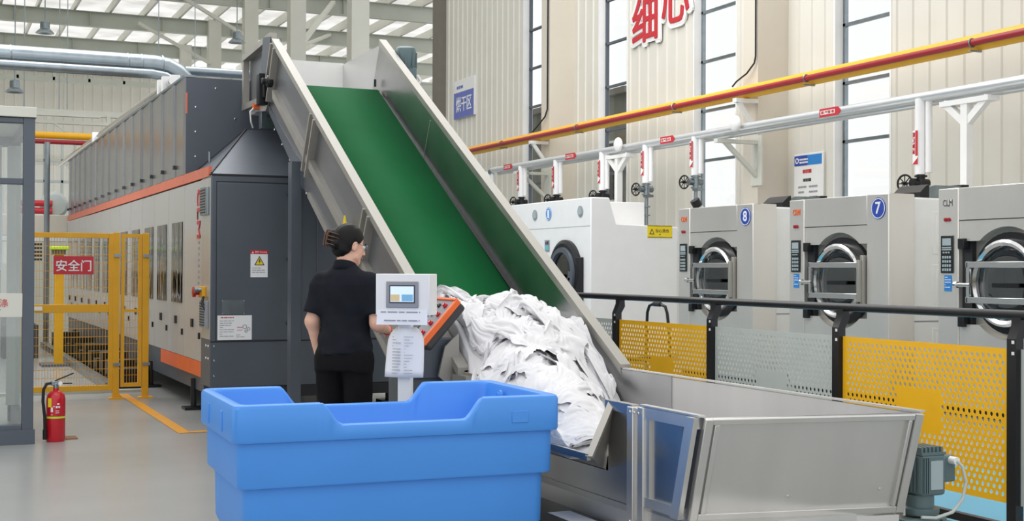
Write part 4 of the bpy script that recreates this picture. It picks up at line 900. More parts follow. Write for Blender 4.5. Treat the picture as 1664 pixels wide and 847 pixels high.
MB().slab([(XR-.012, 4.51, .752), (XR+.02, 4.51, .752), (XR+.02, 7.2, .752), (XR-.012, 7.2, .752)], .008).slab([(XL-.024, 4.70, .752), (XL+.01, 4.70, .752), (XL+.01, 5.2, .752), (XL-.024, 5.2, .752)], .008).build('rim', 'steel', t)
MB().slab([(XR-.012, 4.53, .745), (XR-.012, 5.0, .745), (XR-.012, 5.0, .35), (XR-.012, 4.64, .35)], .002).build('corner_gusset', 'steel', t)
MB().box(XL, XR, 4.8, 6.9, .24, .27).build('hopper_floor', 'belt', t)
MB().box(XL-.005, XR-.02, 4.66, 7.3, .02, .30).build('base_frame', 'steel', t)
b = MB().prism([(XL+.01, 4.81), (XR-.03, 4.62), (XR-.03, 4.7), (XL+.01, 4.89)], 2, .01, .287).build('base_front', 'steel', t)
text('maker_letters', 'CLM', 'red', b, fp(.44, 1)+V(0, -.0, -.035), (FRb-FLb).normalized(), ZP, .026, .09, .004, .02)
MB().slab([fp(.34, 1)+V(0, -.002, -.006), fp(.58, 1)+V(0, -.002, -.006), fp(.565, 1)+V(0, -.002, -.05), fp(.355, 1)+V(0, -.002, -.05)], -.002).build('maker_plate', 'panel', b)
MB().box(XL-.012, XL, 4.9, 5.06, .2, .24).box(XL-.02, XL, 4.87, 5.1, .1, .19).build('service_opening', 'darker', t)
# hopper gear motor
m = MB().box(4.10, 4.24, 4.62, 4.77, .355, .545).build('gear_motor', 'motor', t, bevel=.015)
mb = MB()
for i in range(6): mb.box(4.105+i*.0225, 4.117+i*.0225, 4.63, 4.76, .545, .575)
mb.box(4.10, 4.24, 4.62, 4.77, .54, .552); mb.build('fan_cover', 'motor', m)
mb = MB()
for i in range(6): mb.box(4.094, 4.104, 4.63+i*.024, 4.642+i*.024, .37, .53)
for i in range(3): mb.box(4.105+i*.012, 4.11+i*.012, 4.606, 4.62, .37, .53)
mb.build('cooling_fins', 'motor', m)
MB().box(4.145, 4.215, 4.612, 4.62, .385, .515).build('name_plate', 'lcd', m)
MB().box(4.24, 4.315, 4.64, 4.75, .41, .53).build('terminal_box', 'motor', m, bevel=.008); MB().cyl((4.285, 4.64, .51), (4.285, 4.60, .51), .018).build('cable_gland', 'white', m)
MB().tube([(4.285, 4.60, .51), (4.30, 4.585, .49), (4.32, 4.58, .42), (4.30, 4.58, .34), (4.24, 4.58, .285), (4.15, 4.585, .265), (4.08, 4.6, .27)], .0075).build('motor_cable', 'grey', m)
MB().cyl((4.16, 4.70, .30), (4.16, 4.70, .355), .062, 20).lathe([(.08, 0), (.085, .01), (.085, .03), (.06, .035)], (4.16, 4.70, .265), n=20).build('flange', 'motor', m)
MB().box(4.02, 4.27, 4.64, 4.79, .02, .255).build('gearbox', 'motor', m, bevel=.012)
for x in (4.06, 4.23): MB().lathe([(.009, 0), (.007, .005), (0, .006)], (x, 4.64, .235), -YP, 8).build('bolt', 'inkdark', m)
# operating pod with orange rim
pa, pb = V(2.95, 7.35, 1.185), V(2.72, 7.35, .925); ux = (pa-pb); un = V(-ux.z, 0, ux.x).normalized(); dl = .42
MB().slab([pb, pa, pa+V(0, dl, 0), pb+V(0, dl, 0)], -.075).build('pod_box', 'inkdark', t, bevel=.02)
def podpt(s, y, o): return pb+ux*s+V(0, y, 0)+un*o
p = MB().obox(podpt(.5, .012, -.006), ux*.5, V(0, .018, 0), un*.018).obox(podpt(.5, dl-.012, -.004), ux*.5, V(0, .014, 0), un*.014).obox(podpt(.98, dl/2, .006), ux*.03, V(0, dl/2, 0), un*.012).obox(podpt(.02, dl/2, .006), ux*.03, V(0, dl/2, 0), un*.012).build('pod_rim', 'orange', t, bevel=.006)
MB().obox(podpt(.5, dl/2, .004), ux*.47, V(0, dl/2-.02, 0), un*.004).build('pod_face', 'ink', t)
for i, s in enumerate((.2, .42, .62, .82)):
    MB().lathe([(.016, 0), (.016, .012), (.012, .015), (.012, .025), (0, .027)], podpt(s, .085, .008), un, 14).build('push_button', 'extred', t)
    MB().lathe([(.014, 0), (.014, .012), (0, .014)], podpt(s, .19, .008), un, 14).build('push_button', 'yellowlabel' if i == 0 else 'inkdark', t)
MB().obox(podpt(.55, .31, .008), ux*.3, V(0, .07, 0), un*.004).build('pod_display', 'screen', t)
MB().box(2.70, 2.98, 7.5, 7.78, .70, .95).prism([(2.66, .02), (2.98, .02), (2.98, .9), (2.84, .98), (2.66, .80)], 1, 7.52, 7.80).build('pod_pedestal', 'dark', t, bevel=.01)
MB().prism([(3.0, .6), (2.99, .98), (2.9, .9), (2.86, .72)], 1, 7.44, 7.46).build('pod_gusset', 'steel_d', t)
MB().prism([(9.74, 1.66), (9.62, 1.66), (9.68, 1.78)], 0, XL-.062, XL-.05).build('hazard_sticker', 'yellowlabel', t)

# ------------------------------------------------------------------ white control stand
CP = V(2.352, 6.62, 0); cyaw = math.radians(-38)
t = thing('control_stand', 'white control stand with touch screen and paper sheets taped on its post', 'control stand', CP, cyaw)
MB().box(-.035, .035, -.02, .035, 0, 1.14).build('post', 'white', t, local=True, bevel=.004)
MB().box(-.17, .17, -.17, .17, 0, .015).build('base_plate', 'white', t, local=True, bevel=.004)
bx = MB().prism([(-.05, 1.125), (-.05, 1.345), (.085, 1.345), (.085, 1.125)], 0, -.15, .15).build('screen_box', 'white', t, local=True, bevel=.004)
s = MB().box(-.09, .09, -.058, -.05, 1.165, 1.305).build('screen_bezel', 'ink', bx, local=True, bevel=.004)
MB().box(-.070, .072, -.0595, -.058, 1.19, 1.285).build('bezel_inset', 'inkdark', s, local=True)
MB().box(-.064, .066, -.062, -.0595, 1.196, 1.279).build('touch_screen', 'lit', s, local=True)
MB().box(-.062, -.012, -.063, -.062, 1.20, 1.236).build('screen_field', 'card', s, local=True).data.materials[0] = mat('screen_cream', (240, 214, 160), .4)
MB().box(.0, .062, -.063, -.062, 1.20, 1.236).build('screen_field', 'bluetag', s, local=True).data.materials[0] = mat('screen_pale_blue', (140, 200, 236), .4)
MB().slab([(-.14, -.052, 1.155), (.14, -.052, 1.155), (.142, -.062, 1.075), (-.142, -.062, 1.075)], .001).build('paper_sheet', 'paper', t, local=True, smooth=0)
lines((-.12, -.0535, 1.142), XP, V(0, .12, 1).normalized(), 1, .22, .006, .02, .002, 21, ).build('print', 'ink', t, local=True)
lines((-.10, -.062, 1.098), XP, V(0, .12, 1).normalized(), 1, .2, .006, .02, .002, 22, ).build('print', 'ink', t, local=True)
# curled sheet on the post
vs = []; fs = []; nx, nz = 13, 9
for j in range(nz):
    z = 1.06-.265*j/(nz-1); w = (.055, .088, .1, .103, .105, .106, .107, .108, .108)[j]
    for i in range(nx):
        q = -1+2*i/(nx-1); vs.append((q*w, -.03-.02*(j/(nz-1))+.055*q*q*(.55+.45*(1-j/(nz-1))), z))
for j in range(nz-1):
    for i in range(nx-1): fs.append((j*nx+i, j*nx+i+1, (j+1)*nx+i+1, (j+1)*nx+i))
pp = MB().add(vs, fs).build('curled_sheet', 'paper', t, local=True, solid=.001, smooth=80)
lines((-.055, -.042, 1.01), XP, V(0, .07, 1).normalized(), 13, .045, .004, .016, .003, 31).build('print', 'ink', t, local=True)
lines((.01, -.044, 1.01), XP, V(0, .07, 1).normalized(), 13, .05, .0025, .016, .003, 32).build('print', 'ink', t, local=True)

# ------------------------------------------------------------------ big blue laundry tub
TP = V(1.935, 5.835, 0); tyaw = math.radians(-1.9)
t = thing('laundry_tub', 'large blue moulded plastic laundry tub with notched long sides', 'tub', TP, tyaw)
HL, HW = .745, .44
def ring(hl, hw, r, nl=64, nw=24, nc=6):
    pts = []
    def edge(a, b, n): return [(a[0]+(b[0]-a[0])*i/n, a[1]+(b[1]-a[1])*i/n) for i in range(n)]
    def arc(cx, cy, a0): return [(cx+r*math.cos(a0+math.pi/2*i/nc), cy+r*math.sin(a0+math.pi/2*i/nc)) for i in range(nc)]
    pts += edge((-hl+r, -hw), (hl-r, -hw), nl)+arc(hl-r, -hw+r, -math.pi/2)+edge((hl, -hw+r), (hl, hw-r), nw)+arc(hl-r, hw-r, 0)+edge((hl-r, hw), (-hl+r, hw), nl)+arc(-hl+r, hw-r, math.pi/2)+edge((-hl, hw-r), (-hl, -hw+r), nw)+arc(-hl+r, -hw+r, math.pi)
    return pts
def sst(a, b, x): x = min(1, max(0, (x-a)/(b-a))); return x*x*(3-2*x)*.4+x*.6
def topz(x, y):
    if abs(y) < HW-.09: return .80
    return .705+.095*sst(.285, .365, abs(x))
loops = []
def loop(d, z, r=.05, rim=0.0):
    loops.append([(x, y, (topz(x, y)+z if rim else z)) for (x, y) in ring(HL-d, HW-d, r)])
loop(.10, .17); loop(.075, .185); loop(.06, .22); loop(.056, .44); loop(.030, .445); loop(.026, .455); loop(.024, .635); loop(.004, .640); loop(0, .65); loop(0, -.018, .05, 1); loop(.006, -.005, .05, 1); loop(.016, 0, .045, 1); loop(.040, 0, .04, 1); loop(.05, -.006, .035, 1); loop(.056, -.018, .035, 1); loop(.062, .62); loop(.075, .60); loop(.085, .45); loop(.10, .43); loop(.11, .24); loop(.13, .21)
vs = [p for l in loops for p in l]; n = len(loops[0]); fs = []
for j in range(len(loops)-1):
    for i in range(n): fs.append((j*n+i, j*n+(i+1) % n, (j+1)*n+(i+1) % n, (j+1)*n+i))
fs += [tuple(range(n))[::-1], tuple(range((len(loops)-1)*n, len(loops)*n))]
MB().add(vs, fs).build('tub_body', 'blue', t, local=True, smooth=32)
for y in (-.17, .17): MB().box(-HL-.006, -HL+.02, y-.012, y+.012, .665, .755).build('grip_rib', 'blue', t, local=True, bevel=.004)
MB().box(.50, .58, -HW-.004, -HW+.02, .68, .735).build('moulded_pad', 'blue', t, local=True, bevel=.003)
MB().lathe([(.03, 0), (.03, .01), (.018, .014), (.018, .02), (0, .02)], (HL-.075, .12, .745), -XP, 16).build('drain_boss', 'blue', t, local=True)
for (x, y) in ((-.52, -.26), (.52, -.26), (-.52, .26), (.52, .26)):
    c = MB().box(x-.05, x+.05, y-.05, y+.05, .155, .172).box(x-.03, x-.022, y-.02, y+.02, .05, .16).box(x+.022, x+.03, y-.02, y+.02, .05, .16).build('caster', 'galv', t, local=True)
    MB().torus((x, y, .062), XP, .044, .018, 20, 8).cyl((x-.014, y, .062), (x+.014, y, .062), .044).build('wheel', 'rubber', c, local=True)
# ------------------------------------------------------------------ heap of white linen
rng = np.random.default_rng(7)
TAB = rng.random((256, 256))
def vnoise(x, y):
    xi = np.floor(x).astype(int); yi = np.floor(y).astype(int); fx = x-xi; fy = y-yi; fx = fx*fx*fx*(fx*(fx*6-15)+10); fy = fy*fy*fy*(fy*(fy*6-15)+10)
    g = lambda a, b: TAB[a & 255, b & 255]
    return (g(xi, yi)*(1-fx)+g(xi+1, yi)*fx)*(1-fy)+(g(xi, yi+1)*(1-fx)+g(xi+1, yi+1)*fx)*fy
def fold(p, q): return 1-np.abs(2*vnoise(p, q)-1)
nu, nv = 150, 240
U, Vv = np.meshgrid(np.linspace(0, 1, nu), np.linspace(0, 1, nv))
Y = 5.57+2.78*Vv
left = np.interp(Y, [5.4, 5.6, 6.9, 7.15, 7.4, 9.2], [2.83, 2.81, 2.82, 2.95, 3.03, 3.03])
right = np.full_like(Y, XR-.02)
Xg = left+(right-left)*U
Bz = np.maximum(3.11-.597*(11.99-Y), .27)
sc_ = np.interp(Y, [5.4, 6.0, 6.6, 7.2, 9.2], [.10, .16, .26, .40, .42])
crest = np.interp(Y, [5.4, 5.55, 5.75, 6.0, 6.4, 6.8, 7.3, 7.7, 8.1, 8.5, 8.9, 9.2], [.50, .58, .65, .74, .84, .94, 1.06, 1.15, 1.17, 1.10, 1.0, 1.0])
rightz = np.interp(Y, [5.4, 6.6, 7.0, 7.1, 7.4, 7.9, 8.3, 8.8, 9.2], [.29, .29, .40, .52, .78, 1.02, 1.14, 1.18, 1.2])
leftz = np.interp(Y, [5.4, 5.6, 6.5, 6.9, 7.2, 7.6, 8.0, 8.4, 8.8, 9.2], [.52, .53, .56, .60, .74, 1.06, 1.22, 1.22, 1.2, 1.25])
s = np.clip(U, 0, 1)
sr = np.interp(Y, [5.4, 6.0, 6.6, 7.2, 9.2], [.35, .5, .75, 1.0, 1.0])
prof_l = np.sin(np.pi/2*np.clip(s/sc_, 0, 1))**.8; prof_r = np.cos(np.pi/2*np.clip((s-sc_)/(sr-sc_), 0, 1))**.9
Z = np.where(s < sc_, leftz+(crest-leftz)*prof_l, rightz+(crest-rightz)*prof_r)
lump = .10*(vnoise(Xg*3.0+1, Y*2.6+2)-.5)
edge = np.clip(np.minimum(U/.05, (1-U)/.04), 0, 1)
Z2 = Z+lump*(.3+.7*edge)-.05-.02*edge
fadeY = np.clip((Y-5.57)/.30, 0, 1); Z2 = Z2*fadeY+np.minimum(Z2, .52)*(1-fadeY)
Z2 = np.maximum(Z2, Bz+.004+0*Z2)
# sideways puckering so folds overhang a little
gx = np.gradient(Z2, axis=1)/np.maximum(np.gradient(Xg, axis=1), 1e-4); gy = np.gradient(Z2, axis=0)/np.gradient(Y, axis=0)
k = .012*edge; Xo = Xg-k*np.clip(gx, -2, 2); Yo = Y-k*np.clip(gy, -2, 2); Xo = np.clip(Xo, left, right)
topm = np.stack([Xo, Yo, Z2], -1).reshape(-1, 3)
low = np.stack([np.clip(Xg, XL+.07, XR-.03), Y, np.minimum(Bz+.002, Z2-.004)], -1); low[:, :, 2] = np.where(Y < 6.95, np.minimum(np.maximum(.53-.5*(Xg-2.8), .43), Z2-.003), low[:, :, 2]); low[:, 0, 0] = left[:, 0]
border = [(0, i) for i in range(nu)]+[(j, nu-1) for j in range(1, nv)]+[(nv-1, i) for i in range(nu-2, -1, -1)]+[(j, 0) for j in range(nv-2, 0, -1)]
vs = topm.tolist(); fs = []
for j in range(nv-1):
    for i in range(nu-1): fs.append((j*nu+i, j*nu+i+1, (j+1)*nu+i+1, (j+1)*nu+i))
b0 = len(vs); vs += [low[j, i].tolist() for j, i in border]; kk = len(border)
for a in range(kk):
    j, i = border[a]; j2, i2_ = border[(a+1) % kk]; fs.append((j*nu+i, b0+a, b0+(a+1) % kk, j2*nu+i2_))

# three crumpled sheets (folded cloth surfaces of 50 x 50 points, steps between neighbours) laid again and again over the mound
FOLDS = [-152,2,6,5,8,4,5,6,6,3,1,7,2,2,8,4,2,4,8,8,4,6,6,8,7,5,7,8,7,6,6,6,6,6,5,7,4,6,8,8,5,3,6,6,6,7,7,6,7,6,
1,2,0,2,-5,3,0,-2,-2,2,1,-3,1,3,-5,2,5,-1,-2,-1,3,-1,0,-2,1,2,-2,-1,0,1,-1,1,1,0,1,-1,2,-2,-2,1,1,1,1,0,-1,0,-1,0,-1,1,
5,0,-3,-1,2,-4,-2,0,2,0,2,2,0,-2,2,-1,-1,4,-1,-1,-1,2,-1,-1,0,1,0,-1,-1,0,2,-1,0,2,0,0,1,2,-1,-3,2,2,-2,0,1,-2,-1,0,0,0,
3,0,1,-3,2,2,-2,-2,0,2,3,0,-4,3,-1,1,0,-1,1,-3,1,0,1,1,-3,-1,2,0,-2,2,0,0,-1,1,2,1,-2,2,2,-1,-2,1,1,-5,-1,1,1,0,0,0,
1,3,1,-1,-5,3,3,1,-1,-1,0,-2,4,-2,2,-2,-1,1,1,-1,-2,-2,1,1,2,-1,-1,-1,3,-1,0,-1,0,-1,0,2,3,-2,1,2,-4,-3,1,3,-2,1,0,-1,2,0,
1,-1,1,4,-1,-2,2,1,-2,-1,-2,3,1,1,-2,1,0,-3,0,3,-2,1,-1,1,-1,-1,0,3,1,-2,1,3,0,-2,0,-1,0,1,-3,0,2,-2,-2,2,1,-3,1,2,0,0,
0,2,0,0,4,-3,-1,1,2,-3,-3,0,3,1,0,0,2,-2,-3,2,3,0,-2,-1,1,1,-1,0,0,2,0,1,0,2,-1,-3,-1,1,-1,-4,1,3,-2,-1,3,0,-2,0,0,1,
-1,-1,2,-1,2,1,-2,0,-1,5,2,-3,1,0,1,-4,0,6,-1,-4,0,1,2,-4,0,3,2,-2,0,1,-2,-1,2,0,1,1,-4,-3,4,2,-2,-1,3,-3,-1,2,2,-1,-1,1,
-4,1,0,2,0,3,2,0,1,-2,0,0,-2,1,0,3,-4,-2,4,2,-3,0,0,1,-1,0,1,2,-1,0,0,-3,0,-2,0,2,4,-2,-4,3,2,0,-2,2,-1,0,0,0,0,-1,
-1,-1,-2,1,1,1,3,1,1,1,1,-5,0,0,-4,4,3,-4,-1,2,3,-4,1,3,1,-2,-1,1,2,-3,2,1,-4,0,-1,-1,0,3,0,-2,2,2,0,1,1,1,-1,-1,-1,-2,
0,-2,1,-1,0,0,0,1,1,0,1,4,-5,0,0,-1,1,4,-2,-2,0,4,-3,1,1,2,0,-2,-1,2,0,2,0,-3,0,-1,-4,-1,4,0,0,0,3,2,1,-1,-1,1,0,-3,
1,1,-2,0,-2,0,-1,0,-2,0,0,5,2,-5,6,-3,-1,2,2,0,-2,0,3,-2,1,-1,0,2,-1,0,-2,-1,3,1,-3,0,1,-1,-1,2,0,2,1,0,-1,1,1,-2,-1,2,
2,0,-1,-1,0,-1,1,-2,3,-2,-2,0,4,4,-5,2,0,-3,1,1,1,-1,2,2,-2,0,0,-1,-1,-2,0,-1,-2,3,1,-2,3,3,0,0,0,0,0,-2,0,0,-1,2,1,0,
0,-1,2,-1,2,-2,0,1,-3,4,-2,-3,1,1,4,-1,-2,1,-2,1,2,1,0,0,0,0,0,-1,0,0,1,-1,-1,-3,2,2,0,1,0,0,1,-1,-1,1,0,0,1,-1,0,-1,
-1,0,1,1,-3,2,-2,1,3,0,3,-4,-4,1,1,3,-1,-1,2,1,0,0,-1,0,1,-2,0,0,1,1,-1,1,0,1,-3,1,-1,0,2,-2,0,1,-2,1,1,0,1,0,0,0,
-1,0,0,1,-1,-1,0,0,0,0,3,4,-3,-3,0,-1,4,0,0,-1,1,1,-1,-1,-1,0,0,1,0,-1,0,-2,1,2,3,0,0,-1,-2,2,-2,-1,1,0,0,0,-1,1,0,2,
0,1,0,-1,2,-1,0,-1,0,-2,-1,2,5,-2,-1,0,-2,2,1,0,-1,-1,1,0,-1,1,0,-1,0,0,-1,1,1,1,-1,0,1,-3,-1,-1,1,1,2,0,0,0,0,0,0,-1,
0,0,1,1,0,2,0,-2,0,1,-4,-2,2,3,-3,0,2,0,0,0,1,-1,-1,0,-1,-1,1,0,-2,0,1,2,1,-1,0,-1,-2,2,0,0,1,-1,0,0,1,-1,0,1,1,-2,
1,1,-4,0,1,0,1,2,-4,0,3,0,-3,0,4,0,0,0,-3,1,-1,2,-1,-1,1,0,-2,0,1,0,1,-1,0,-2,-1,0,1,1,1,1,-1,-1,-1,0,-1,1,1,-1,1,4,
0,0,1,-3,0,-2,0,1,1,0,0,1,1,-1,0,0,0,1,2,-1,-1,0,-1,0,2,-2,0,0,2,0,0,1,-2,0,0,0,1,-1,0,-1,0,1,-1,0,0,0,0,0,-1,0,
-2,-1,1,2,-3,0,0,0,2,-1,0,1,0,2,0,1,0,-3,0,0,0,-1,1,-1,-1,3,0,0,-2,1,0,-2,2,1,1,-1,0,0,-1,-2,0,1,0,0,0,0,0,1,0,0,
-6,1,1,0,0,1,0,0,1,0,1,0,0,0,1,-2,1,3,-2,-3,1,0,0,1,0,-1,1,-1,1,-1,-2,0,-1,1,1,1,-3,1,0,1,0,0,1,-1,0,0,0,0,0,0,
-3,-1,-1,1,2,1,0,-1,-2,2,1,0,0,0,0,0,-2,0,2,1,-2,-1,-1,1,0,0,0,1,-1,-1,2,1,0,-2,-2,0,2,-1,1,1,1,-1,0,1,0,0,0,0,-1,0,
-2,-1,1,-2,1,-1,0,0,2,0,0,1,0,-1,0,1,1,-3,0,1,1,-1,1,-1,-1,1,0,-2,1,1,-1,1,0,1,-1,0,1,0,-1,0,0,0,0,0,0,1,0,0,2,0,
-1,-1,-2,0,0,1,-1,0,0,1,-1,0,2,2,-1,-2,0,1,-2,1,-1,0,1,0,2,-1,0,0,-1,1,-1,0,1,0,2,1,-1,0,0,-1,-1,0,0,0,0,0,1,0,0,2,
-3,3,-1,1,-3,0,2,-1,0,-1,2,-2,0,0,1,2,-3,-2,1,-1,1,2,0,1,-1,0,0,1,0,-1,0,0,1,1,0,-2,2,1,0,0,-2,0,-1,0,1,0,-1,-1,0,0,
-2,0,2,-1,2,-2,-2,3,-1,-1,-1,2,-1,0,-2,1,2,3,-2,-1,1,-1,0,0,-1,0,-1,0,2,0,0,1,0,0,1,0,-1,-1,-1,1,1,-1,1,-1,-1,0,2,0,0,-1,
-2,-2,2,2,0,1,-1,-2,2,1,-2,-1,1,-1,-1,-1,0,-1,2,2,0,0,0,-1,0,0,1,0,-2,1,2,0,-3,0,0,2,0,-2,0,0,0,2,0,-1,1,0,0,2,0,0,
0,-2,-2,0,2,1,2,-3,-1,0,2,-1,0,-2,1,0,1,1,1,-1,-1,-1,0,1,1,-1,0,2,-1,1,0,0,2,-3,-2,-1,-1,1,1,-1,1,-2,1,3,0,1,-1,1,0,-1,
-1,2,0,-1,-2,0,0,4,-3,-1,-1,1,-1,1,1,0,-1,0,-1,0,0,2,-1,0,1,1,1,-2,1,-2,1,0,-1,1,-2,-1,-1,0,1,1,1,1,-1,0,2,-1,1,0,-2,0,
-1,1,1,0,1,-2,-1,0,1,0,-1,1,0,1,-1,0,0,-1,-2,0,1,0,1,1,-1,2,-1,0,-2,2,-1,-2,0,-1,1,1,1,1,-1,0,-1,1,2,-2,-1,1,-1,-1,2,0,
0,0,0,0,0,1,0,-1,0,0,1,-1,-1,-1,0,-2,0,1,1,1,0,0,1,0,0,-1,2,-2,4,-3,1,-3,-1,1,2,0,-2,1,1,1,-2,-1,1,1,-2,0,1,0,0,0,
2,0,-1,0,-1,0,-1,1,0,0,1,-1,0,-1,1,1,0,-3,1,0,0,2,0,0,-1,2,-2,3,-5,4,-1,2,-3,1,0,-2,3,-2,-1,1,1,-1,-2,2,0,-1,-1,1,-1,0,
2,0,0,-1,0,-1,1,-1,1,0,-1,0,0,0,-2,0,0,3,0,-1,1,-1,1,0,2,-3,1,1,1,-3,-1,-1,5,-2,-5,3,1,0,-1,-1,3,2,-1,-2,1,-1,-1,-2,1,0,
0,-1,-1,2,1,1,-2,0,1,0,-1,1,0,1,-2,-1,1,-1,2,-1,1,1,-1,0,0,1,-1,0,4,-1,-3,-1,-1,1,3,-5,-1,3,2,-1,0,0,1,0,-2,-1,0,-1,-1,1,
4,-2,-2,-1,2,1,2,-2,-1,1,-1,-1,0,1,3,-3,-1,0,0,3,-1,-1,3,-2,-2,3,1,0,-6,1,3,-2,-1,-1,2,5,-6,-1,2,2,-1,0,0,0,-1,0,-1,0,0,-2,
3,2,-2,-2,0,1,1,0,-1,-2,2,-1,0,-1,0,3,0,0,1,1,-2,2,-1,0,0,-2,-2,-1,4,-5,-1,4,2,0,-5,-1,6,1,0,-1,0,-1,-3,-1,2,0,0,0,-1,0,
4,-1,2,-2,-2,-1,0,4,-2,0,-2,1,-1,0,0,1,1,2,-2,1,2,-2,0,1,1,0,-3,-3,-1,4,-2,1,-1,3,3,-3,2,-1,-1,0,0,0,0,-2,-1,1,-1,-1,2,0,
2,3,-1,1,-2,-1,-1,-2,2,1,0,1,0,-1,1,0,1,-2,3,-3,0,2,-3,0,1,-4,2,2,-3,0,2,0,1,-1,1,4,-4,1,0,-3,-1,-1,2,2,-1,-1,1,-2,-1,3,
1,0,4,-1,0,-1,1,1,-3,0,2,-2,1,0,-1,1,-1,2,-2,3,0,-6,2,0,0,0,-3,1,1,2,1,0,-3,0,2,1,-3,0,0,-2,0,1,1,0,0,-1,1,3,-2,-4,
4,-1,-1,3,0,-1,-3,0,4,-1,-2,0,0,0,0,1,1,-1,0,-1,0,5,-3,-1,-5,1,3,-3,3,-1,-1,2,4,-2,-2,-2,5,-2,-3,1,-1,0,-1,1,2,-2,-2,1,3,0,
5,0,0,0,0,-1,0,-2,0,1,2,-1,-2,2,2,-1,-1,0,0,-1,-1,-2,2,1,1,-5,2,1,1,1,-1,-2,0,2,1,-3,0,2,1,0,-1,-2,-2,-1,0,4,0,-2,-2,2,
1,3,-1,1,1,1,-1,-1,-1,-2,-1,2,4,-1,-2,1,0,0,-2,0,-1,0,-2,0,2,5,-6,1,0,0,4,1,-7,1,0,4,-4,-1,1,2,0,1,0,-2,-1,0,2,1,0,-1,
5,-4,2,-2,0,3,0,0,0,2,-3,0,-1,0,1,-1,0,0,2,-3,1,-3,-1,0,-2,1,5,0,0,0,-1,-1,5,-2,-1,-2,4,-2,-2,1,0,0,2,0,0,-1,-1,-1,1,1,
4,-1,-2,2,-1,-2,4,0,-1,-1,4,0,0,0,0,-1,-1,-1,-1,1,-2,3,-2,-3,3,1,1,-1,0,-1,-2,-1,1,1,0,1,-1,1,0,0,0,-2,0,1,0,0,0,1,0,0,
0,3,0,-2,1,1,-3,1,1,0,-1,1,0,0,0,1,0,-1,-1,0,0,-3,3,2,0,0,0,-1,-1,-2,1,2,-1,0,2,-1,-1,0,1,-1,1,0,-2,2,0,1,0,2,-2,-1,
2,-1,0,2,-1,0,3,1,-1,-1,0,-2,-1,0,0,0,-1,0,-1,0,2,1,0,1,0,-1,-2,0,1,1,0,-1,1,-2,0,2,0,-1,0,0,0,1,1,-1,1,1,0,-1,-1,0,
4,-4,2,0,1,-1,-1,0,1,1,-1,0,1,1,-2,-1,1,2,1,-1,-1,3,-1,-2,0,0,0,1,-3,1,0,0,-3,2,0,0,1,1,-1,-2,1,0,0,-1,1,0,1,-1,1,2,
6,-2,-1,-2,0,0,-1,0,-1,1,0,2,-2,1,1,0,0,0,0,2,-2,-1,1,0,-1,1,0,1,-1,0,0,2,-1,0,0,0,0,-1,0,1,-2,1,0,0,0,-2,1,1,1,-3,
6,0,-5,1,0,-2,1,-1,1,-1,3,-2,1,-2,2,0,1,-2,1,1,1,-3,2,0,-2,0,1,-1,3,-2,1,0,2,0,-2,-3,0,1,0,1,0,-1,-1,2,-2,1,0,-3,3,-2,
-67,-7,-4,-4,-2,-5,-1,-1,4,-1,2,-1,1,-6,1,-6,-4,-4,0,0,1,-1,2,1,1,1,0,3,1,4,2,0,2,-1,0,-2,-1,-2,1,-1,-7,-8,-5,-6,-5,-3,-3,-4,-4,-4,
-2,6,-1,0,-2,3,-1,1,-4,4,-2,4,-8,3,-6,4,2,2,-1,2,-1,2,-3,1,1,-1,1,0,2,-2,0,2,-3,2,-2,3,-3,-2,-6,-2,5,2,3,0,1,1,4,0,-1,-2,
-4,5,2,0,1,-2,0,1,1,1,1,-5,4,-2,1,-1,0,-1,2,0,0,-1,2,-2,-2,3,0,1,0,1,-1,-1,1,-1,1,-5,2,1,0,-2,0,6,-4,3,0,-2,-1,5,0,-1,
-3,-1,7,-1,1,-1,2,2,0,-2,-2,0,-2,3,-2,2,0,1,-2,2,0,1,0,-1,1,1,0,-1,1,-1,-1,-2,3,0,0,0,-5,2,2,0,1,0,0,-3,-1,3,-1,-2,5,0,
6,-7,-1,6,-4,3,1,-6,4,-1,0,-3,2,-4,1,5,2,0,1,-1,1,-4,1,3,-2,0,2,1,-3,1,1,1,-6,-3,0,2,7,-4,2,0,-4,-6,6,3,2,-1,0,-4,-1,6,
-5,8,-1,-2,4,2,-3,-2,-6,0,0,3,0,4,2,-6,3,4,0,-3,0,3,-1,-1,4,-1,-1,-1,1,0,-1,-1,2,1,-2,0,1,0,-3,1,0,-1,-2,4,0,1,-1,1,-2,0,
-7,-1,1,3,1,-2,1,7,-2,-4,-4,-1,2,6,5,-1,-4,3,3,-2,-2,0,3,-1,-1,1,2,1,-1,-2,0,1,-1,0,1,0,-6,4,-1,-1,0,2,3,-2,1,-2,1,1,1,-2,
-5,0,-4,0,2,0,-2,1,3,4,3,-2,0,-4,3,7,0,-6,1,4,-1,-1,-2,4,1,-2,-2,3,2,-2,-3,2,1,0,0,-2,0,-5,5,-1,0,3,-2,3,-2,1,-3,1,2,1,
-1,-5,0,-3,0,2,1,-2,3,-1,7,5,0,-1,-1,-3,4,1,-3,-1,1,3,0,-1,0,2,0,-6,1,1,2,-6,0,-3,2,3,2,0,-4,6,1,-2,1,0,0,0,1,-1,-3,3,
-4,0,-2,-1,-1,0,2,0,1,4,0,5,0,2,-4,2,-1,1,-1,0,2,1,-1,-1,0,0,3,0,-4,-1,1,1,-2,1,-3,-2,2,4,-1,-3,4,3,-5,0,3,-1,1,2,1,-4,
0,-3,1,0,0,1,1,3,0,1,0,-1,2,0,0,-2,1,-2,2,1,0,-2,3,0,-1,-2,-1,4,-2,1,-2,1,-1,2,-1,0,-3,-1,3,2,-1,-2,3,-4,0,2,3,-1,2,1,
-2,6,2,0,1,-1,0,-1,-1,-1,1,0,0,-1,2,-1,-2,3,-1,-1,1,3,-3,2,1,0,-4,-4,6,0,-2,0,2,-1,0,1,1,1,1,0,-1,2,0,1,-1,-1,-3,2,-1,-1,
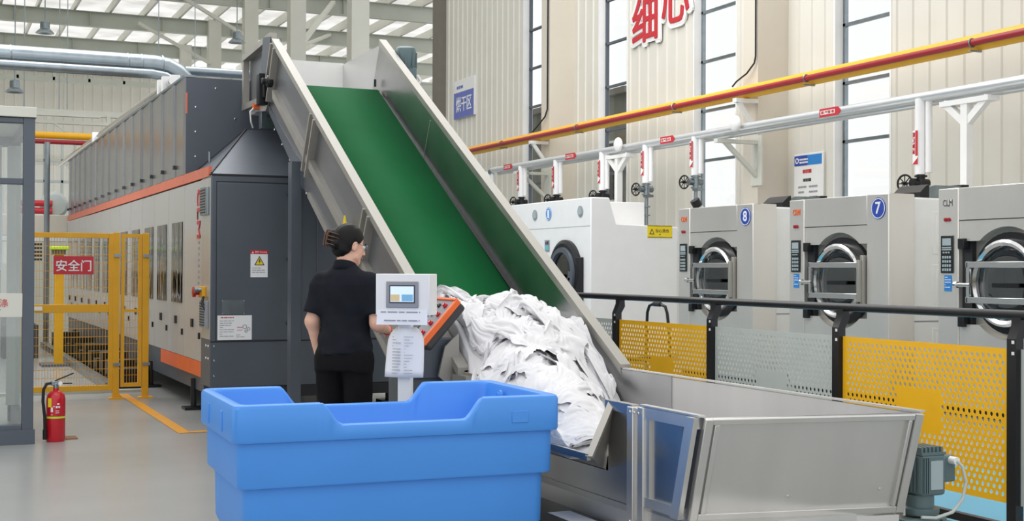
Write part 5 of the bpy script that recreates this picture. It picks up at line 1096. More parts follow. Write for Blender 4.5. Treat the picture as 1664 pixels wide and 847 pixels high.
4,-1,2,1,-1,1,0,-2,0,0,-3,1,1,0,0,2,0,-1,0,1,2,-3,0,-5,2,4,2,-1,-7,0,0,0,1,3,2,-2,3,1,0,1,1,0,2,-1,1,-1,0,-3,-1,1,
5,0,-2,3,-2,2,0,0,-1,-1,1,-4,0,4,-2,0,1,0,0,2,-1,-3,-1,5,-4,-2,2,3,0,-2,1,2,-2,-1,3,2,0,0,0,-2,2,1,1,-1,-1,2,-1,-1,-2,-2,
6,0,0,-2,1,0,-1,2,-1,1,-3,2,-1,-3,3,-1,0,2,-1,-2,1,1,3,-1,1,-1,-1,-1,1,1,-1,-1,2,-1,1,4,-3,0,2,1,0,-1,-5,6,0,-1,-1,0,-1,-1,
7,-1,-1,0,1,-2,0,-3,4,-1,2,-3,2,1,-2,1,-2,1,2,0,-2,2,0,-2,1,1,-2,-2,2,0,2,0,0,1,-3,-1,4,0,1,0,-2,1,2,-6,1,-1,0,-1,1,2,
7,0,0,-1,0,-1,0,0,-3,0,0,3,-1,1,-1,0,2,-3,1,1,0,-1,1,1,-3,-1,1,1,-1,1,2,0,0,2,1,0,-1,0,-3,0,0,0,1,1,-2,0,0,0,0,-2,
6,2,0,1,0,-1,0,0,0,-2,-2,0,0,-2,4,-2,1,2,-3,1,0,2,-3,0,1,-1,0,0,1,0,0,2,0,-2,3,-1,-1,1,0,0,0,-1,-1,0,1,0,0,1,0,0,
-4,1,7,1,0,2,1,0,-6,2,1,-1,0,1,-2,3,0,-2,2,-3,0,1,1,0,1,-2,1,1,0,0,1,-4,0,3,-2,1,1,0,0,0,-1,-2,-1,0,0,0,1,1,1,2,
6,-3,-5,2,-1,-1,1,1,4,-1,1,1,-1,0,1,-1,0,0,0,1,1,-2,1,-1,0,2,-1,0,1,-4,-2,3,4,0,0,-2,1,-1,-1,0,1,1,0,0,-1,1,0,-1,0,0,
5,2,-4,-1,5,-1,-2,1,2,-1,-3,-1,3,-2,-1,0,1,1,0,0,1,1,-2,2,0,0,1,-4,-5,3,3,2,-1,0,1,0,-1,1,0,-2,0,0,1,-1,0,0,0,1,-1,1,
1,-2,4,2,1,3,1,-2,-2,0,0,-2,-2,4,-1,-1,1,0,-1,-1,-3,2,3,0,1,1,-8,-2,6,3,-1,0,-1,0,0,2,-2,-1,1,2,-1,1,0,-1,0,-2,0,-1,1,-1,
5,-1,1,0,-4,-2,-1,2,4,0,1,-1,0,-1,2,0,-4,1,3,0,2,-1,-1,-1,-4,-5,4,7,1,-1,1,-1,1,-2,-1,-1,2,1,1,0,0,-1,0,1,-1,1,-1,0,-1,0,
8,-1,-2,-2,0,1,2,-1,-2,-1,0,3,0,-2,-1,2,1,0,-2,3,-2,0,-5,-3,3,4,4,-1,-1,1,0,0,-1,1,0,1,-1,1,1,-1,0,0,-1,0,1,-1,-1,-1,0,0,
8,1,0,-1,-1,-1,0,-1,0,0,-1,0,1,0,0,-2,1,-2,1,-4,-1,-2,5,4,0,2,0,0,-1,0,0,0,0,1,-1,0,1,0,0,3,0,-1,-1,-1,-1,0,0,0,-1,-1,
7,1,-2,0,1,-1,-2,2,-1,1,-1,0,-1,1,0,1,-3,-1,-3,2,3,3,0,-2,1,0,-1,0,1,0,-1,1,1,-3,2,2,0,-2,0,-1,3,0,0,0,-1,0,-1,-3,-1,0,
5,0,1,-1,-1,2,0,-2,0,1,1,-2,0,-1,1,-1,1,1,3,0,0,0,-2,0,0,-2,1,1,0,0,0,-1,0,4,0,0,0,1,-1,-2,-2,1,0,1,0,-1,0,1,-1,-2,
6,-2,1,0,0,-1,1,0,0,-1,2,-1,-1,-2,-3,0,2,2,0,1,-1,-1,1,1,1,1,0,-1,2,0,1,1,0,0,1,-2,1,0,-1,0,-3,0,1,1,0,-1,0,0,1,-1,
7,-1,-2,-2,2,1,-1,2,-2,0,0,3,-1,-1,0,1,0,0,0,0,0,-3,2,1,-1,0,0,1,1,0,1,3,0,-3,1,1,-4,0,0,-1,1,-3,2,0,0,2,-1,0,0,1,
7,0,-1,1,-2,-1,1,-3,2,0,1,-1,0,1,0,0,-1,-1,-1,0,1,3,-1,1,0,0,0,1,1,1,2,-3,0,1,-7,1,-1,1,0,1,0,2,0,-1,1,-1,1,1,-1,-1,
9,-1,0,-2,-1,0,0,1,-2,-2,-2,-1,3,2,2,-1,0,1,0,0,-1,1,0,-1,2,0,2,-3,2,3,-3,-3,-3,2,0,-4,5,0,0,0,1,1,-2,-4,0,1,2,0,2,1,
9,-1,-1,0,-1,-1,-1,1,0,1,-2,-1,0,0,0,2,1,-2,2,-2,2,-1,1,0,-1,3,1,1,-7,4,0,-3,-1,-1,3,-1,1,-4,2,1,-1,0,1,0,-1,2,0,1,1,1,
10,0,-1,-2,-1,0,0,0,0,0,0,1,-2,1,-1,0,0,0,-1,1,-1,2,0,2,2,-2,-1,2,-3,-4,3,2,-3,-2,2,2,-2,2,-2,2,-2,-4,-2,5,2,-1,1,1,1,1,
11,0,-2,0,-2,-1,-1,-1,2,-1,0,1,-1,-1,2,-2,0,0,0,1,1,0,1,0,1,1,-1,-1,2,-5,-3,-1,6,-1,-1,1,1,-2,-3,-1,3,3,0,-1,0,0,0,0,1,2,
6,2,0,0,-1,-1,0,-4,-1,2,1,-1,2,-2,0,2,-2,1,1,1,1,0,1,-2,-2,3,-3,2,2,-1,-4,1,1,-1,0,0,-4,2,1,-3,1,2,2,0,-1,-1,0,1,1,1,
-2,8,1,-1,1,-2,-3,3,-1,0,1,-1,-1,2,-2,2,0,0,1,1,2,0,-1,2,-4,-3,3,0,-4,0,4,0,-2,2,-1,-1,-1,-1,4,0,-1,-1,1,-2,1,2,-1,1,0,1,
0,-1,6,3,-1,-1,-1,0,-1,1,-2,2,-1,1,2,-2,1,0,-2,1,2,1,0,-2,2,0,-4,-1,2,-3,-1,5,0,-1,-3,0,4,0,-2,2,0,-1,-4,1,0,2,2,0,0,-1,
-3,-2,1,7,4,-1,-2,0,1,-1,0,-1,1,1,0,-2,2,1,3,0,-3,0,2,-1,-1,-2,2,-4,0,2,1,-1,-2,1,2,2,-3,2,0,0,0,-1,1,-1,0,-2,1,1,1,-1,
5,-7,-2,2,7,0,0,1,0,-3,1,1,-1,1,-1,4,-1,1,-1,2,-1,-3,-1,-1,2,-2,1,0,-1,2,-2,-1,3,0,1,-1,0,2,0,-4,-1,-1,1,2,2,0,-1,0,-3,1,
6,-1,-3,-7,4,7,-1,-5,4,2,-2,2,1,-2,2,0,0,1,1,-3,2,-1,-4,1,0,0,-1,1,2,0,0,2,-4,-2,2,2,-1,-5,1,-1,-1,3,2,2,-1,-1,1,-2,2,-3,
4,0,1,-4,-5,6,4,-1,-4,1,4,-1,2,-1,0,-1,2,1,-1,0,-2,1,0,-1,-1,1,1,-1,-1,0,1,-2,4,0,-4,-2,4,1,-4,2,1,0,-1,0,0,1,-2,2,-1,2,
2,0,-1,1,-3,1,2,4,1,-2,-1,1,3,1,-3,2,0,-1,0,-1,-3,3,-1,0,-2,2,-1,3,2,-1,-4,-3,0,6,-1,-6,1,2,1,0,0,1,0,-2,1,1,-1,-1,2,0,
-1,5,-1,0,-3,-4,7,-3,2,7,1,-3,-3,2,3,-1,-1,-1,0,-2,2,-7,5,2,1,-1,2,-1,-3,1,3,0,-4,-7,6,4,-5,-3,3,3,0,-3,-1,5,0,-1,0,-1,-1,1,
3,-3,3,2,2,-5,-2,8,-5,-3,4,4,0,0,-2,0,1,0,-3,1,-2,2,-2,0,2,1,-7,-4,2,0,2,4,1,1,-5,3,1,1,-3,0,1,1,0,-4,3,0,0,-2,-2,-1,
3,1,-1,0,1,3,-3,2,3,-3,-5,-1,1,0,3,-3,2,1,1,0,0,1,1,0,-3,-3,3,-1,-1,2,0,-6,0,5,3,-5,1,2,0,0,-1,2,0,0,-4,-3,1,2,1,1,
1,2,0,3,-3,-1,5,0,2,0,0,-3,-1,-1,-1,2,-4,1,2,1,1,1,-3,-5,-3,-2,1,7,1,-4,0,5,2,-5,0,4,-1,-2,2,0,0,-3,4,1,-2,0,-1,0,4,2,
-1,3,4,-3,2,-1,-3,-2,3,4,-1,1,0,0,-1,0,1,0,1,0,1,-5,-6,1,5,5,1,-2,0,1,0,-1,-2,-1,1,-2,2,-1,-2,-1,4,0,-3,1,1,1,0,1,0,2,
2,3,0,-1,-2,3,2,-3,-1,0,2,1,-2,0,1,0,-1,-3,0,2,-2,2,3,2,2,0,0,-2,-2,1,-2,0,-3,1,0,2,-1,0,0,0,-3,3,1,-6,0,0,5,1,-5,-1,
-2,4,0,3,1,-2,1,2,-2,-1,1,-1,1,0,1,0,0,0,-5,-3,2,4,5,1,-2,0,0,0,-1,-3,1,-1,-1,-1,-5,2,4,0,1,0,0,-1,1,0,0,0,-1,3,-1,-4,
-1,0,4,-2,4,0,-1,2,0,-1,-2,2,0,1,-2,3,1,0,1,-1,1,1,-2,2,-1,-1,-2,0,-1,-1,-3,2,0,0,0,1,-1,1,-1,1,0,0,-5,6,-2,1,-2,1,3,0,
67,0,2,-4,2,-4,-5,-5,-4,-6,-5,-3,-2,4,0,-2,-6,-6,0,0,-5,-4,4,0,-3,-7,-2,1,0,-6,3,3,-6,3,0,-2,6,-3,-1,2,-2,0,0,1,0,-2,1,3,-1,-3,
6,-7,-3,6,-9,3,0,-1,-2,2,-1,4,1,-2,1,-3,4,1,-4,-1,7,-1,-7,0,4,5,-4,-4,4,6,-7,0,8,-4,3,-2,-5,7,1,-1,3,0,0,0,0,0,-6,-2,3,2,
1,1,-5,-2,5,-4,-2,1,1,1,1,-1,6,-5,-4,2,0,6,0,-3,-3,7,-2,-5,-3,3,7,0,-8,4,5,-7,0,3,-1,9,-4,-3,4,2,-3,0,3,-4,0,2,1,-4,-2,2,
4,-1,-1,-6,4,1,0,-2,3,-1,2,-2,-2,2,-1,-1,0,0,2,-1,-2,2,1,2,-3,-3,1,6,-1,-5,2,5,-5,3,0,-4,7,-2,-4,4,2,-3,-4,6,1,-3,1,0,-4,-1,
-1,4,0,-2,-7,4,3,2,0,1,1,0,-7,1,5,-1,-2,0,0,-1,1,-7,1,4,5,-1,-6,0,7,0,-7,4,7,-1,0,-1,-6,6,-1,-5,4,1,1,-5,0,4,-1,2,-1,-6,
4,-1,0,2,-2,-3,1,2,-1,1,0,1,-1,-3,1,2,0,-6,2,3,-4,-1,1,-2,4,-1,2,-4,-2,5,4,-6,3,1,1,2,-1,-2,4,-3,-2,5,-2,0,-1,-4,1,-1,4,1,
-2,3,2,-1,3,-1,-1,2,0,-1,-2,-1,3,2,-8,1,3,1,-6,2,5,-1,-2,2,0,-1,-2,-1,2,-2,1,2,-1,-3,1,5,2,-3,-3,6,-2,-1,-3,-1,1,1,-2,-2,0,8,
-6,1,4,1,3,0,-2,4,-3,2,-2,2,0,-2,1,-4,0,3,-1,-4,2,5,0,-5,0,5,1,-1,-4,1,5,-1,-4,2,-1,-5,7,1,-2,-5,5,-2,-1,-3,-2,6,4,-1,-2,-3,
-5,0,0,5,-2,4,2,-6,5,-3,4,-4,1,2,-1,1,-4,-1,5,-1,-6,2,4,0,-7,0,6,4,1,-1,-3,5,1,-1,0,-1,-6,3,3,-2,-5,4,2,1,-2,-7,-1,8,4,-3,
3,-2,-1,0,3,-2,4,-1,1,0,-2,0,-2,-2,-1,4,0,-5,-1,4,3,-6,2,5,1,-2,-5,2,4,2,-2,-2,3,1,-1,1,0,-2,1,2,-2,-4,5,1,0,0,-2,-6,3,5,
8,-1,1,0,-1,1,-2,1,-3,0,0,-3,-4,0,-1,-1,4,3,-2,-3,5,3,-8,0,5,4,0,-3,1,-4,1,-1,-1,2,-2,0,6,1,-1,-1,3,1,0,1,-1,-1,-1,-1,-7,4,
7,-2,-3,2,-4,1,-1,1,-3,-1,2,4,-1,-5,5,-5,-2,5,3,1,-8,4,4,-4,-2,0,8,1,-6,1,2,0,-3,-2,5,-1,-3,2,1,2,0,-1,-2,-1,1,3,2,0,-1,-9,
3,3,-1,-3,1,-4,3,-5,4,-2,-4,1,4,2,-5,4,0,-5,2,4,0,-3,5,4,-1,-2,-5,2,4,1,-2,-1,2,-1,-1,0,-5,-4,-1,0,0,2,3,-1,-1,-2,5,6,0,-1,
-3,6,2,-4,4,-2,-2,1,-4,4,-2,-5,0,4,4,-2,-2,5,-3,-1,4,3,-1,-2,2,1,-1,-5,-1,2,-3,2,0,2,-1,-2,-2,0,1,2,-2,-4,-1,4,5,0,-5,-1,6,4,
-2,1,3,3,-7,5,-5,2,1,-1,2,-2,-3,-2,5,3,0,-5,7,1,0,0,-5,2,-4,2,0,3,-1,-5,-1,-1,3,-3,-1,5,6,0,0,-7,1,3,3,-2,-3,2,1,-3,-4,4,
0,-1,-2,1,1,-5,1,-1,2,0,3,3,-1,-2,-2,2,4,1,-7,2,5,-5,1,-6,4,0,-2,-2,2,0,3,4,-3,-4,-1,-2,3,0,0,8,3,0,-2,4,0,-1,1,0,-2,-7,
0,-2,0,-2,1,2,-2,-1,1,-1,-1,5,2,0,0,1,-3,4,2,-4,-6,-3,3,5,-5,-1,2,-1,-1,4,3,0,-1,3,-4,-1,0,6,2,0,0,-1,-1,-1,2,0,-1,0,1,-1,
-6,1,2,2,1,-1,2,-2,3,0,-4,-3,5,5,-6,-1,6,-5,-1,4,-2,-1,-3,3,4,-6,-1,3,3,3,1,-3,-4,-3,5,4,0,-1,1,-1,-1,-1,-2,-1,-1,1,0,0,2,-1,
-9,-2,1,1,1,1,2,4,-6,3,8,-1,-4,1,5,-5,-2,6,-5,-5,1,9,-1,-6,2,5,-1,1,1,-2,-4,-5,-1,8,4,0,-1,-2,-3,0,-2,-2,0,0,0,-1,1,0,0,4,
-9,-1,-2,1,1,0,1,0,4,0,0,7,2,-5,-2,4,-3,-1,7,-2,-2,-2,0,0,-2,4,5,-1,-5,-5,-3,1,7,0,0,-2,0,0,-1,-1,2,3,2,0,0,0,0,1,-1,0,
-8,-2,-1,-1,4,0,0,2,2,3,-3,-1,5,5,1,0,-1,-7,-3,4,5,-2,-1,-1,2,-4,-1,-3,-2,0,3,6,-1,-3,-1,1,0,0,3,2,0,1,1,0,-1,1,-1,0,0,0,
-12,0,0,2,0,5,3,3,-1,-2,4,-6,-1,4,3,-4,3,3,-2,-5,-2,-1,6,6,-5,-4,-4,-1,1,5,5,0,0,0,-2,1,1,0,0,-1,-1,0,-2,-2,-1,-1,1,-1,1,-1,
-10,-1,2,-1,-1,1,2,0,3,2,0,6,-4,-4,2,2,-4,0,6,3,-3,-1,0,-4,-3,1,-1,4,5,0,-3,-1,-1,3,2,-1,0,-1,-1,-2,-1,-1,1,4,2,1,-1,-1,-2,-2,
-7,-1,-1,4,1,1,0,2,-2,-1,-1,1,6,-4,-4,5,4,-1,-4,2,1,-2,-5,-3,3,0,5,4,-1,0,-2,-1,-1,-1,1,0,-2,0,1,-1,0,0,-1,0,3,4,1,1,1,0,
-2,-2,1,2,0,-1,2,1,-3,0,3,0,-3,5,0,-7,2,1,-1,-3,-1,-1,0,4,4,2,-3,-1,1,-2,3,-1,-1,0,-4,-1,0,0,0,4,2,1,0,-2,-2,0,2,0,1,3,
-2,3,-4,-2,4,1,-4,0,6,-2,-2,2,3,-1,1,1,-6,-3,-1,0,2,3,4,3,-3,0,0,-6,0,1,0,1,-1,-5,2,2,-3,-1,0,0,2,2,3,2,-2,-2,-1,-2,0,-1,
-3,0,1,-2,-1,2,4,-5,0,6,-2,-5,-1,2,0,1,3,2,1,-1,1,1,-1,-4,-1,-2,4,3,-6,1,-2,-3,2,2,-2,-2,2,2,0,-4,0,1,0,5,1,-2,1,0,0,-2,
-3,-1,3,-1,-2,0,2,5,-6,-1,5,1,-2,-4,-3,0,-1,1,2,3,-1,-1,-2,1,5,2,-5,4,1,-2,-3,2,4,-1,-3,-1,0,1,-3,2,-1,-2,1,2,1,0,-1,3,0,1,
0,0,4,1,-2,-5,-3,4,5,-3,-5,5,-1,-3,2,1,2,1,-2,0,-1,-3,0,1,-3,6,1,-6,6,-3,5,-3,-2,6,-1,-1,2,-2,1,0,-1,1,-1,-6,2,2,-2,0,0,0,
-1,0,-2,2,2,3,-2,-8,2,1,3,-4,-1,3,-1,-1,-1,-1,0,-1,2,7,1,-3,0,-4,5,2,-7,7,-2,5,-2,-2,7,0,-5,-1,1,0,-1,-5,1,-2,0,-1,2,0,-2,0,
-2,3,-2,-3,0,1,4,0,-6,-1,-1,0,2,3,3,1,-1,1,-1,-2,2,-2,3,2,-2,-1,-2,7,1,-4,3,2,2,-3,-1,1,-2,-7,-3,2,3,0,-3,-2,-1,1,0,1,2,1,
4,1,0,0,-6,-3,-1,5,-2,2,-3,-2,3,-2,-4,5,-1,-1,7,2,-2,2,-2,-1,4,-3,2,0,6,-1,-1,0,1,-1,-6,-4,7,2,-4,-5,-2,0,0,3,-3,0,1,1,1,0,
-1,1,2,1,3,-6,-2,0,1,0,2,-3,-3,3,4,-5,6,-2,-5,7,1,-2,-2,-2,3,5,1,-4,6,1,-2,-2,1,-1,-1,-4,-3,2,2,0,-5,-2,0,0,6,2,0,-1,-2,0,
3,-2,0,0,2,0,-6,-2,5,-1,-2,3,-2,0,4,-2,-3,6,-1,-7,2,-1,4,4,-3,4,0,3,-5,4,2,-1,-5,-2,-4,6,-3,-3,-3,-1,4,4,-1,-2,0,-1,-1,0,2,1,
9,-3,-1,-1,-3,2,-3,-5,-1,2,0,3,3,-6,0,8,-3,-4,4,-3,0,6,-3,4,5,-4,3,-3,-8,1,3,3,-2,-3,2,-7,1,-1,2,-2,-1,3,4,0,-2,-4,0,1,-1,0,
9,-2,-6,-5,3,3,2,-7,3,-5,6,0,-6,3,-1,2,1,-2,1,4,-3,1,5,0,3,1,-12,0,8,-3,-4,1,-3,1,2,2,-8,1,1,3,1,-2,-2,1,-1,5,-3,0,4,-3,
8,-2,-4,-2,-2,1,3,1,-5,4,-6,3,5,-1,-5,-1,-1,6,3,1,-1,-7,-1,4,-3,2,9,-3,-4,2,1,-3,0,-2,-4,-2,5,3,3,-3,-1,-2,-4,-1,0,2,5,-4,1,8,
6,-1,0,-1,-6,-2,1,5,-6,3,3,-7,4,5,-1,-9,5,3,-3,2,4,0,-1,0,-5,-1,2,4,0,-5,-1,-3,0,3,3,-2,6,-6,-1,5,-2,-2,-1,-1,2,-4,2,6,-5,-1,
0,4,-1,0,-1,-4,2,-1,0,-4,5,2,-7,0,1,6,-2,4,-2,-4,3,5,1,-3,-1,2,-3,-4,5,-1,-7,-2,5,-2,2,6,-8,4,-2,-3,-1,1,1,1,2,0,-1,4,2,-3,
-2,1,3,-2,3,0,-1,3,-1,-4,-6,3,2,-5,7,2,3,-10,6,2,-7,6,2,-4,3,-2,2,0,-3,0,0,-1,-7,-1,0,2,0,-1,0,0,1,0,2,3,1,4,-4,-3,5,3,
-1,3,-1,1,-2,1,-5,2,7,1,-4,-6,2,7,1,-1,-1,-1,-7,6,3,-7,0,1,3,-2,-1,2,-6,-1,2,-2,3,0,-5,1,6,0,-2,-2,3,2,2,0,-4,2,5,-2,-5,1,
0,1,2,0,-2,0,2,-5,-2,5,5,0,-2,-5,-3,0,1,6,1,-5,6,-5,-2,1,-2,3,-3,0,2,-4,-4,-1,1,3,4,-4,0,4,3,0,-5,5,2,2,-1,-6,0,2,3,-1,
-6,3,2,3,3,-2,-3,6,-1,-6,-1,8,2,-2,-9,-1,1,-2,7,1,-2,5,-3,-1,-2,-1,2,-7,-3,0,4,2,-5,1,2,5,-6,-1,2,4,0,-4,1,3,3,1,-3,-2,-2,0,
-2,-4,5,0,2,2,3,-6,6,2,-1,-7,-2,1,8,-3,-4,0,-3,5,-2,2,4,-1,-2,-7,-6,2,-1,0,-1,1,5,0,-1,-1,8,-1,-5,0,8,-1,-6,-2,0,0,0,-2,0,-1,
2,-3,-3,7,-2,0,2,2,-5,5,1,1,1,-1,-2,0,0,-1,-1,-5,3,-5,0,-1,-4,0,-1,1,1,1,0,-1,1,3,3,0,-4,5,3,-2,-5,5,2,-3,-6,-1,0,2,0,1,
-6,6,-1,0,6,-1,-2,-1,-1,-3,4,-3,0,3,1,2,2,0,-1,-3,-7,5,-7,-1,1,-1,-2,1,0,-2,2,3,2,-2,2,4,1,-6,5,3,-2,-5,5,0,-1,-2,-2,-1,4,-1,
-7,2,3,-3,4,6,0,-1,2,-4,-7,9,-3,-3,-2,1,2,2,-2,2,0,-9,-1,-1,0,4,4,-6,2,10,-3,-2,1,2,-4,-3,6,1,-7,0,6,-2,-5,3,4,1,1,-4,-3,1,
-5,2,4,0,-5,3,4,1,0,1,-1,-5,4,2,-2,-4,-4,-2,0,-2,0,1,2,0,1,-1,5,6,-1,0,1,-1,2,0,-2,-2,-5,5,0,-5,-2,6,-1,-6,-1,0,4,2,-6,0,
-1,-4,1,7,-2,-7,3,2,-4,1,6,-1,-5,1,5,1,-5,-3,-3,-1,3,4,-1,5,3,-2,-5,3,-3,-2,5,4,-5,3,2,1,-4,-6,6,1,-5,-3,5,2,-3,2,-6,1,2,-4,
3,-5,0,-3,4,-3,-2,5,-1,-1,-2,7,1,-6,-3,2,4,-4,0,0,1,6,3,-6,2,2,-1,-7,8,-9,-1,3,0,2,5,-2,0,-1,-6,8,0,-5,-3,5,4,1,-2,-5,3,-5,
-252,2,8,12,12,7,11,5,-4,2,4,8,11,10,12,14,13,15,15,13,13,12,7,11,12,8,9,11,12,9,10,10,11,11,11,12,10,10,10,11,11,11,12,12,11,12,12,13,12,9,
-4,6,-1,-1,0,-1,-3,3,5,1,1,-1,-6,3,2,0,0,-1,-1,0,-2,0,3,-2,-4,3,-1,1,-1,1,0,0,0,1,0,-1,2,0,-1,0,0,-1,-1,-1,1,0,-1,0,0,3,
-4,3,2,1,-1,1,-1,-3,5,3,1,-2,0,-1,0,-2,0,0,-2,-1,0,-1,0,1,0,-1,4,-1,1,-1,0,0,0,-1,1,1,-2,2,1,0,-1,1,-2,-2,-1,1,1,-1,0,1,
-1,-1,0,0,0,3,1,3,-1,-2,-3,-2,8,1,-3,3,-2,-2,-1,0,-1,-2,-1,-1,3,2,-1,1,-2,-1,1,1,0,0,-1,0,1,-2,1,0,2,0,-1,0,-1,-1,1,1,0,0,
0,1,-1,-4,0,1,1,1,-2,-3,0,9,0,-1,2,-3,1,-1,0,-1,0,1,-3,1,1,0,1,-1,-1,3,-1,-1,1,0,-1,0,0,1,-1,-2,0,0,1,2,0,-1,-1,0,1,-1,
-2,3,2,-2,-4,0,0,-4,0,4,6,0,-1,1,-1,0,-3,0,1,0,0,0,3,-1,0,0,-2,-1,2,1,1,-1,-1,1,1,-1,-1,0,0,1,-2,-1,2,2,1,-1,-1,-2,-1,1,
0,-1,2,2,0,-3,-5,-1,5,5,0,-1,1,-2,-2,0,2,-1,-1,-1,-1,-1,3,2,0,0,-1,-1,0,0,1,0,-1,1,0,-1,1,0,0,1,-1,1,0,-1,0,1,0,-1,0,-1,
3,-1,-1,0,-1,-6,2,5,3,-1,1,-2,0,1,-2,-1,1,0,-1,1,2,-1,-1,2,-1,-2,1,1,0,0,-2,1,0,-1,0,1,0,0,1,-2,2,-1,0,-1,0,1,1,0,-1,0,
0,1,-1,-3,-2,4,4,1,-1,1,-1,-2,-1,0,4,0,-2,-2,1,-1,-1,3,0,-1,-1,0,1,1,0,0,1,1,0,-2,1,0,-1,-2,1,2,-1,0,0,0,0,-1,0,1,0,-1,
1,-1,1,0,2,1,-1,1,-1,1,-1,0,-2,-1,0,1,0,1,-2,0,1,0,1,-1,0,0,0,0,0,-1,1,0,1,1,-1,-1,1,1,-1,1,1,1,0,0,0,-1,-1,0,-1,-1,
2,-3,-1,5,2,-2,-1,-3,0,-1,3,3,-1,0,-2,-1,-1,2,1,-2,1,0,1,0,-2,0,0,0,1,1,-1,0,0,0,1,0,0,2,0,-1,1,1,1,-1,-1,1,-1,-1,1,0,
2,-1,0,-2,1,3,0,-2,-1,-1,1,1,1,0,1,-1,0,-2,-1,3,0,1,-2,1,1,-1,0,0,0,0,2,0,-2,1,-2,2,1,-1,1,1,-1,-1,0,1,1,-1,0,-1,-1,1,
2,0,0,0,-2,1,1,2,-1,0,-2,1,0,0,-1,-1,0,1,2,1,0,0,-1,-2,2,1,0,0,-1,-1,-1,0,3,-1,0,0,0,1,0,0,0,0,-3,-2,-1,1,0,1,2,1,
3,0,0,0,1,0,-1,0,1,0,0,-3,-1,0,1,-2,2,1,0,0,0,0,1,0,-1,1,-1,0,0,0,-1,1,-1,0,2,1,0,0,-1,0,1,1,-3,-3,1,0,2,2,-3,-1,
1,2,-1,1,-2,0,2,-2,1,-1,0,2,-1,-3,-1,5,1,0,-2,-1,-1,0,1,1,0,0,1,-1,0,0,1,-1,-1,2,0,-1,2,0,0,-1,-1,0,0,0,-2,1,0,1,2,-1,
-1,1,2,-1,2,-1,-2,2,0,0,-3,0,1,4,0,-2,-1,1,1,1,-1,-2,-1,0,2,-1,0,0,0,1,0,1,2,-1,-1,1,-1,1,0,-1,1,-3,2,0,0,-2,-3,1,2,2,
3,-1,-1,1,0,1,1,-1,-1,-1,0,-1,1,-2,2,1,0,-2,1,0,2,1,-2,0,-1,0,0,1,0,-1,0,1,0,-1,2,0,0,0,0,0,-1,0,-1,-1,2,-1,2,-2,-1,1,
4,0,-1,0,-2,2,-1,-1,-4,0,4,1,-2,1,0,0,0,0,0,0,0,1,1,-2,0,1,-1,0,1,0,-1,-1,0,2,0,1,0,-1,-1,-2,1,1,4,-3,-2,2,2,0,0,-2,
3,-1,-1,-1,0,-4,-1,-1,2,4,0,0,1,0,0,-1,1,1,0,0,-1,0,1,-1,1,-2,2,0,-1,1,0,-1,0,1,1,-1,-1,0,-1,3,-3,-1,1,4,-1,0,0,0,0,-1,
-3,1,-2,-2,0,0,0,2,6,0,-1,0,2,0,0,0,-1,0,1,-1,1,-1,-1,2,-1,1,-1,0,0,0,1,0,0,-1,-1,-1,1,1,-1,1,0,-1,-3,4,1,0,-2,0,0,1,
1,-6,0,0,1,1,3,3,-2,-1,2,1,0,0,-1,1,0,0,0,-1,-1,1,0,0,-1,0,0,0,0,0,1,0,1,-1,-1,0,-1,-1,2,-1,1,1,-2,2,2,-1,0,-1,-1,-1,
-1,3,-1,0,1,0,0,2,-1,0,0,-1,-1,-1,1,0,0,0,0,2,-2,-2,2,0,0,0,0,-1,2,0,-2,1,-1,2,1,0,-2,0,2,-3,0,3,2,-1,-2,0,1,1,-1,0,
-1,4,1,-1,-1,-1,0,-4,3,1,0,-1,-1,2,-1,1,1,0,1,0,1,-1,-2,0,0,1,0,2,-1,-1,1,0,-1,-2,0,0,0,0,0,2,1,-1,2,-4,3,0,-2,0,1,0,
-3,-2,1,4,0,1,-3,1,-1,1,0,1,1,-1,2,0,0,1,-2,-1,1,1,-1,1,-2,0,1,0,1,0,-1,1,0,-1,-2,0,1,-1,0,2,0,1,-2,3,-1,1,0,-1,-1,0,
-3,0,3,0,2,-4,2,3,0,-1,-2,-1,3,0,-1,1,0,0,-2,-1,1,1,2,0,1,-1,-2,0,-1,3,1,-2,-1,-1,1,-1,-1,1,0,0,1,0,2,0,-2,0,2,-1,0,-1,
1,0,-1,2,0,-1,0,1,-1,1,0,-2,0,1,0,-1,0,0,0,1,-1,1,-1,1,1,1,0,-1,0,-2,2,0,-1,0,-2,1,1,0,0,-1,0,0,0,2,0,-1,0,0,1,1,
4,0,0,-2,1,1,0,-3,-3,0,3,3,-3,1,-1,-1,-1,0,2,0,1,-3,1,-1,2,0,0,1,0,0,-2,2,1,0,0,-1,1,-1,0,0,-1,-1,0,0,2,-1,-2,1,0,1,
-1,1,0,0,-2,2,-1,1,0,0,-2,2,2,-2,2,0,0,-1,1,0,0,1,-1,-2,-1,-1,3,0,-1,1,0,-2,3,0,0,0,-1,1,-3,1,0,0,1,0,-1,2,0,-1,0,-1,
1,0,0,-3,0,2,1,-3,4,1,-1,-2,0,0,-1,1,0,1,0,1,-3,1,1,-1,0,2,-1,0,1,-1,-1,0,-2,2,1,-1,2,-1,1,-4,0,1,1,-1,1,0,1,1,-1,0,
2,-1,0,0,3,0,-2,1,0,-2,-1,1,0,1,0,-2,0,0,-1,-1,1,0,0,4,0,0,-1,-1,0,0,0,-1,0,0,0,1,-2,0,2,-2,1,-1,-1,0,0,0,1,1,1,0,
3,0,0,0,0,-1,-1,0,0,-2,2,0,0,0,0,-1,0,0,-1,0,-1,0,1,0,2,0,0,-1,0,0,1,1,-1,-1,0,1,0,-1,-1,1,0,-1,-1,1,0,0,-1,0,1,1,
-2,1,-1,4,-6,2,3,0,-2,3,0,0,-1,-2,0,1,0,0,1,1,0,-1,-1,0,-1,1,1,1,-3,-1,0,1,2,0,-1,-1,0,1,0,0,0,0,1,-1,0,1,-1,-1,0,-1,
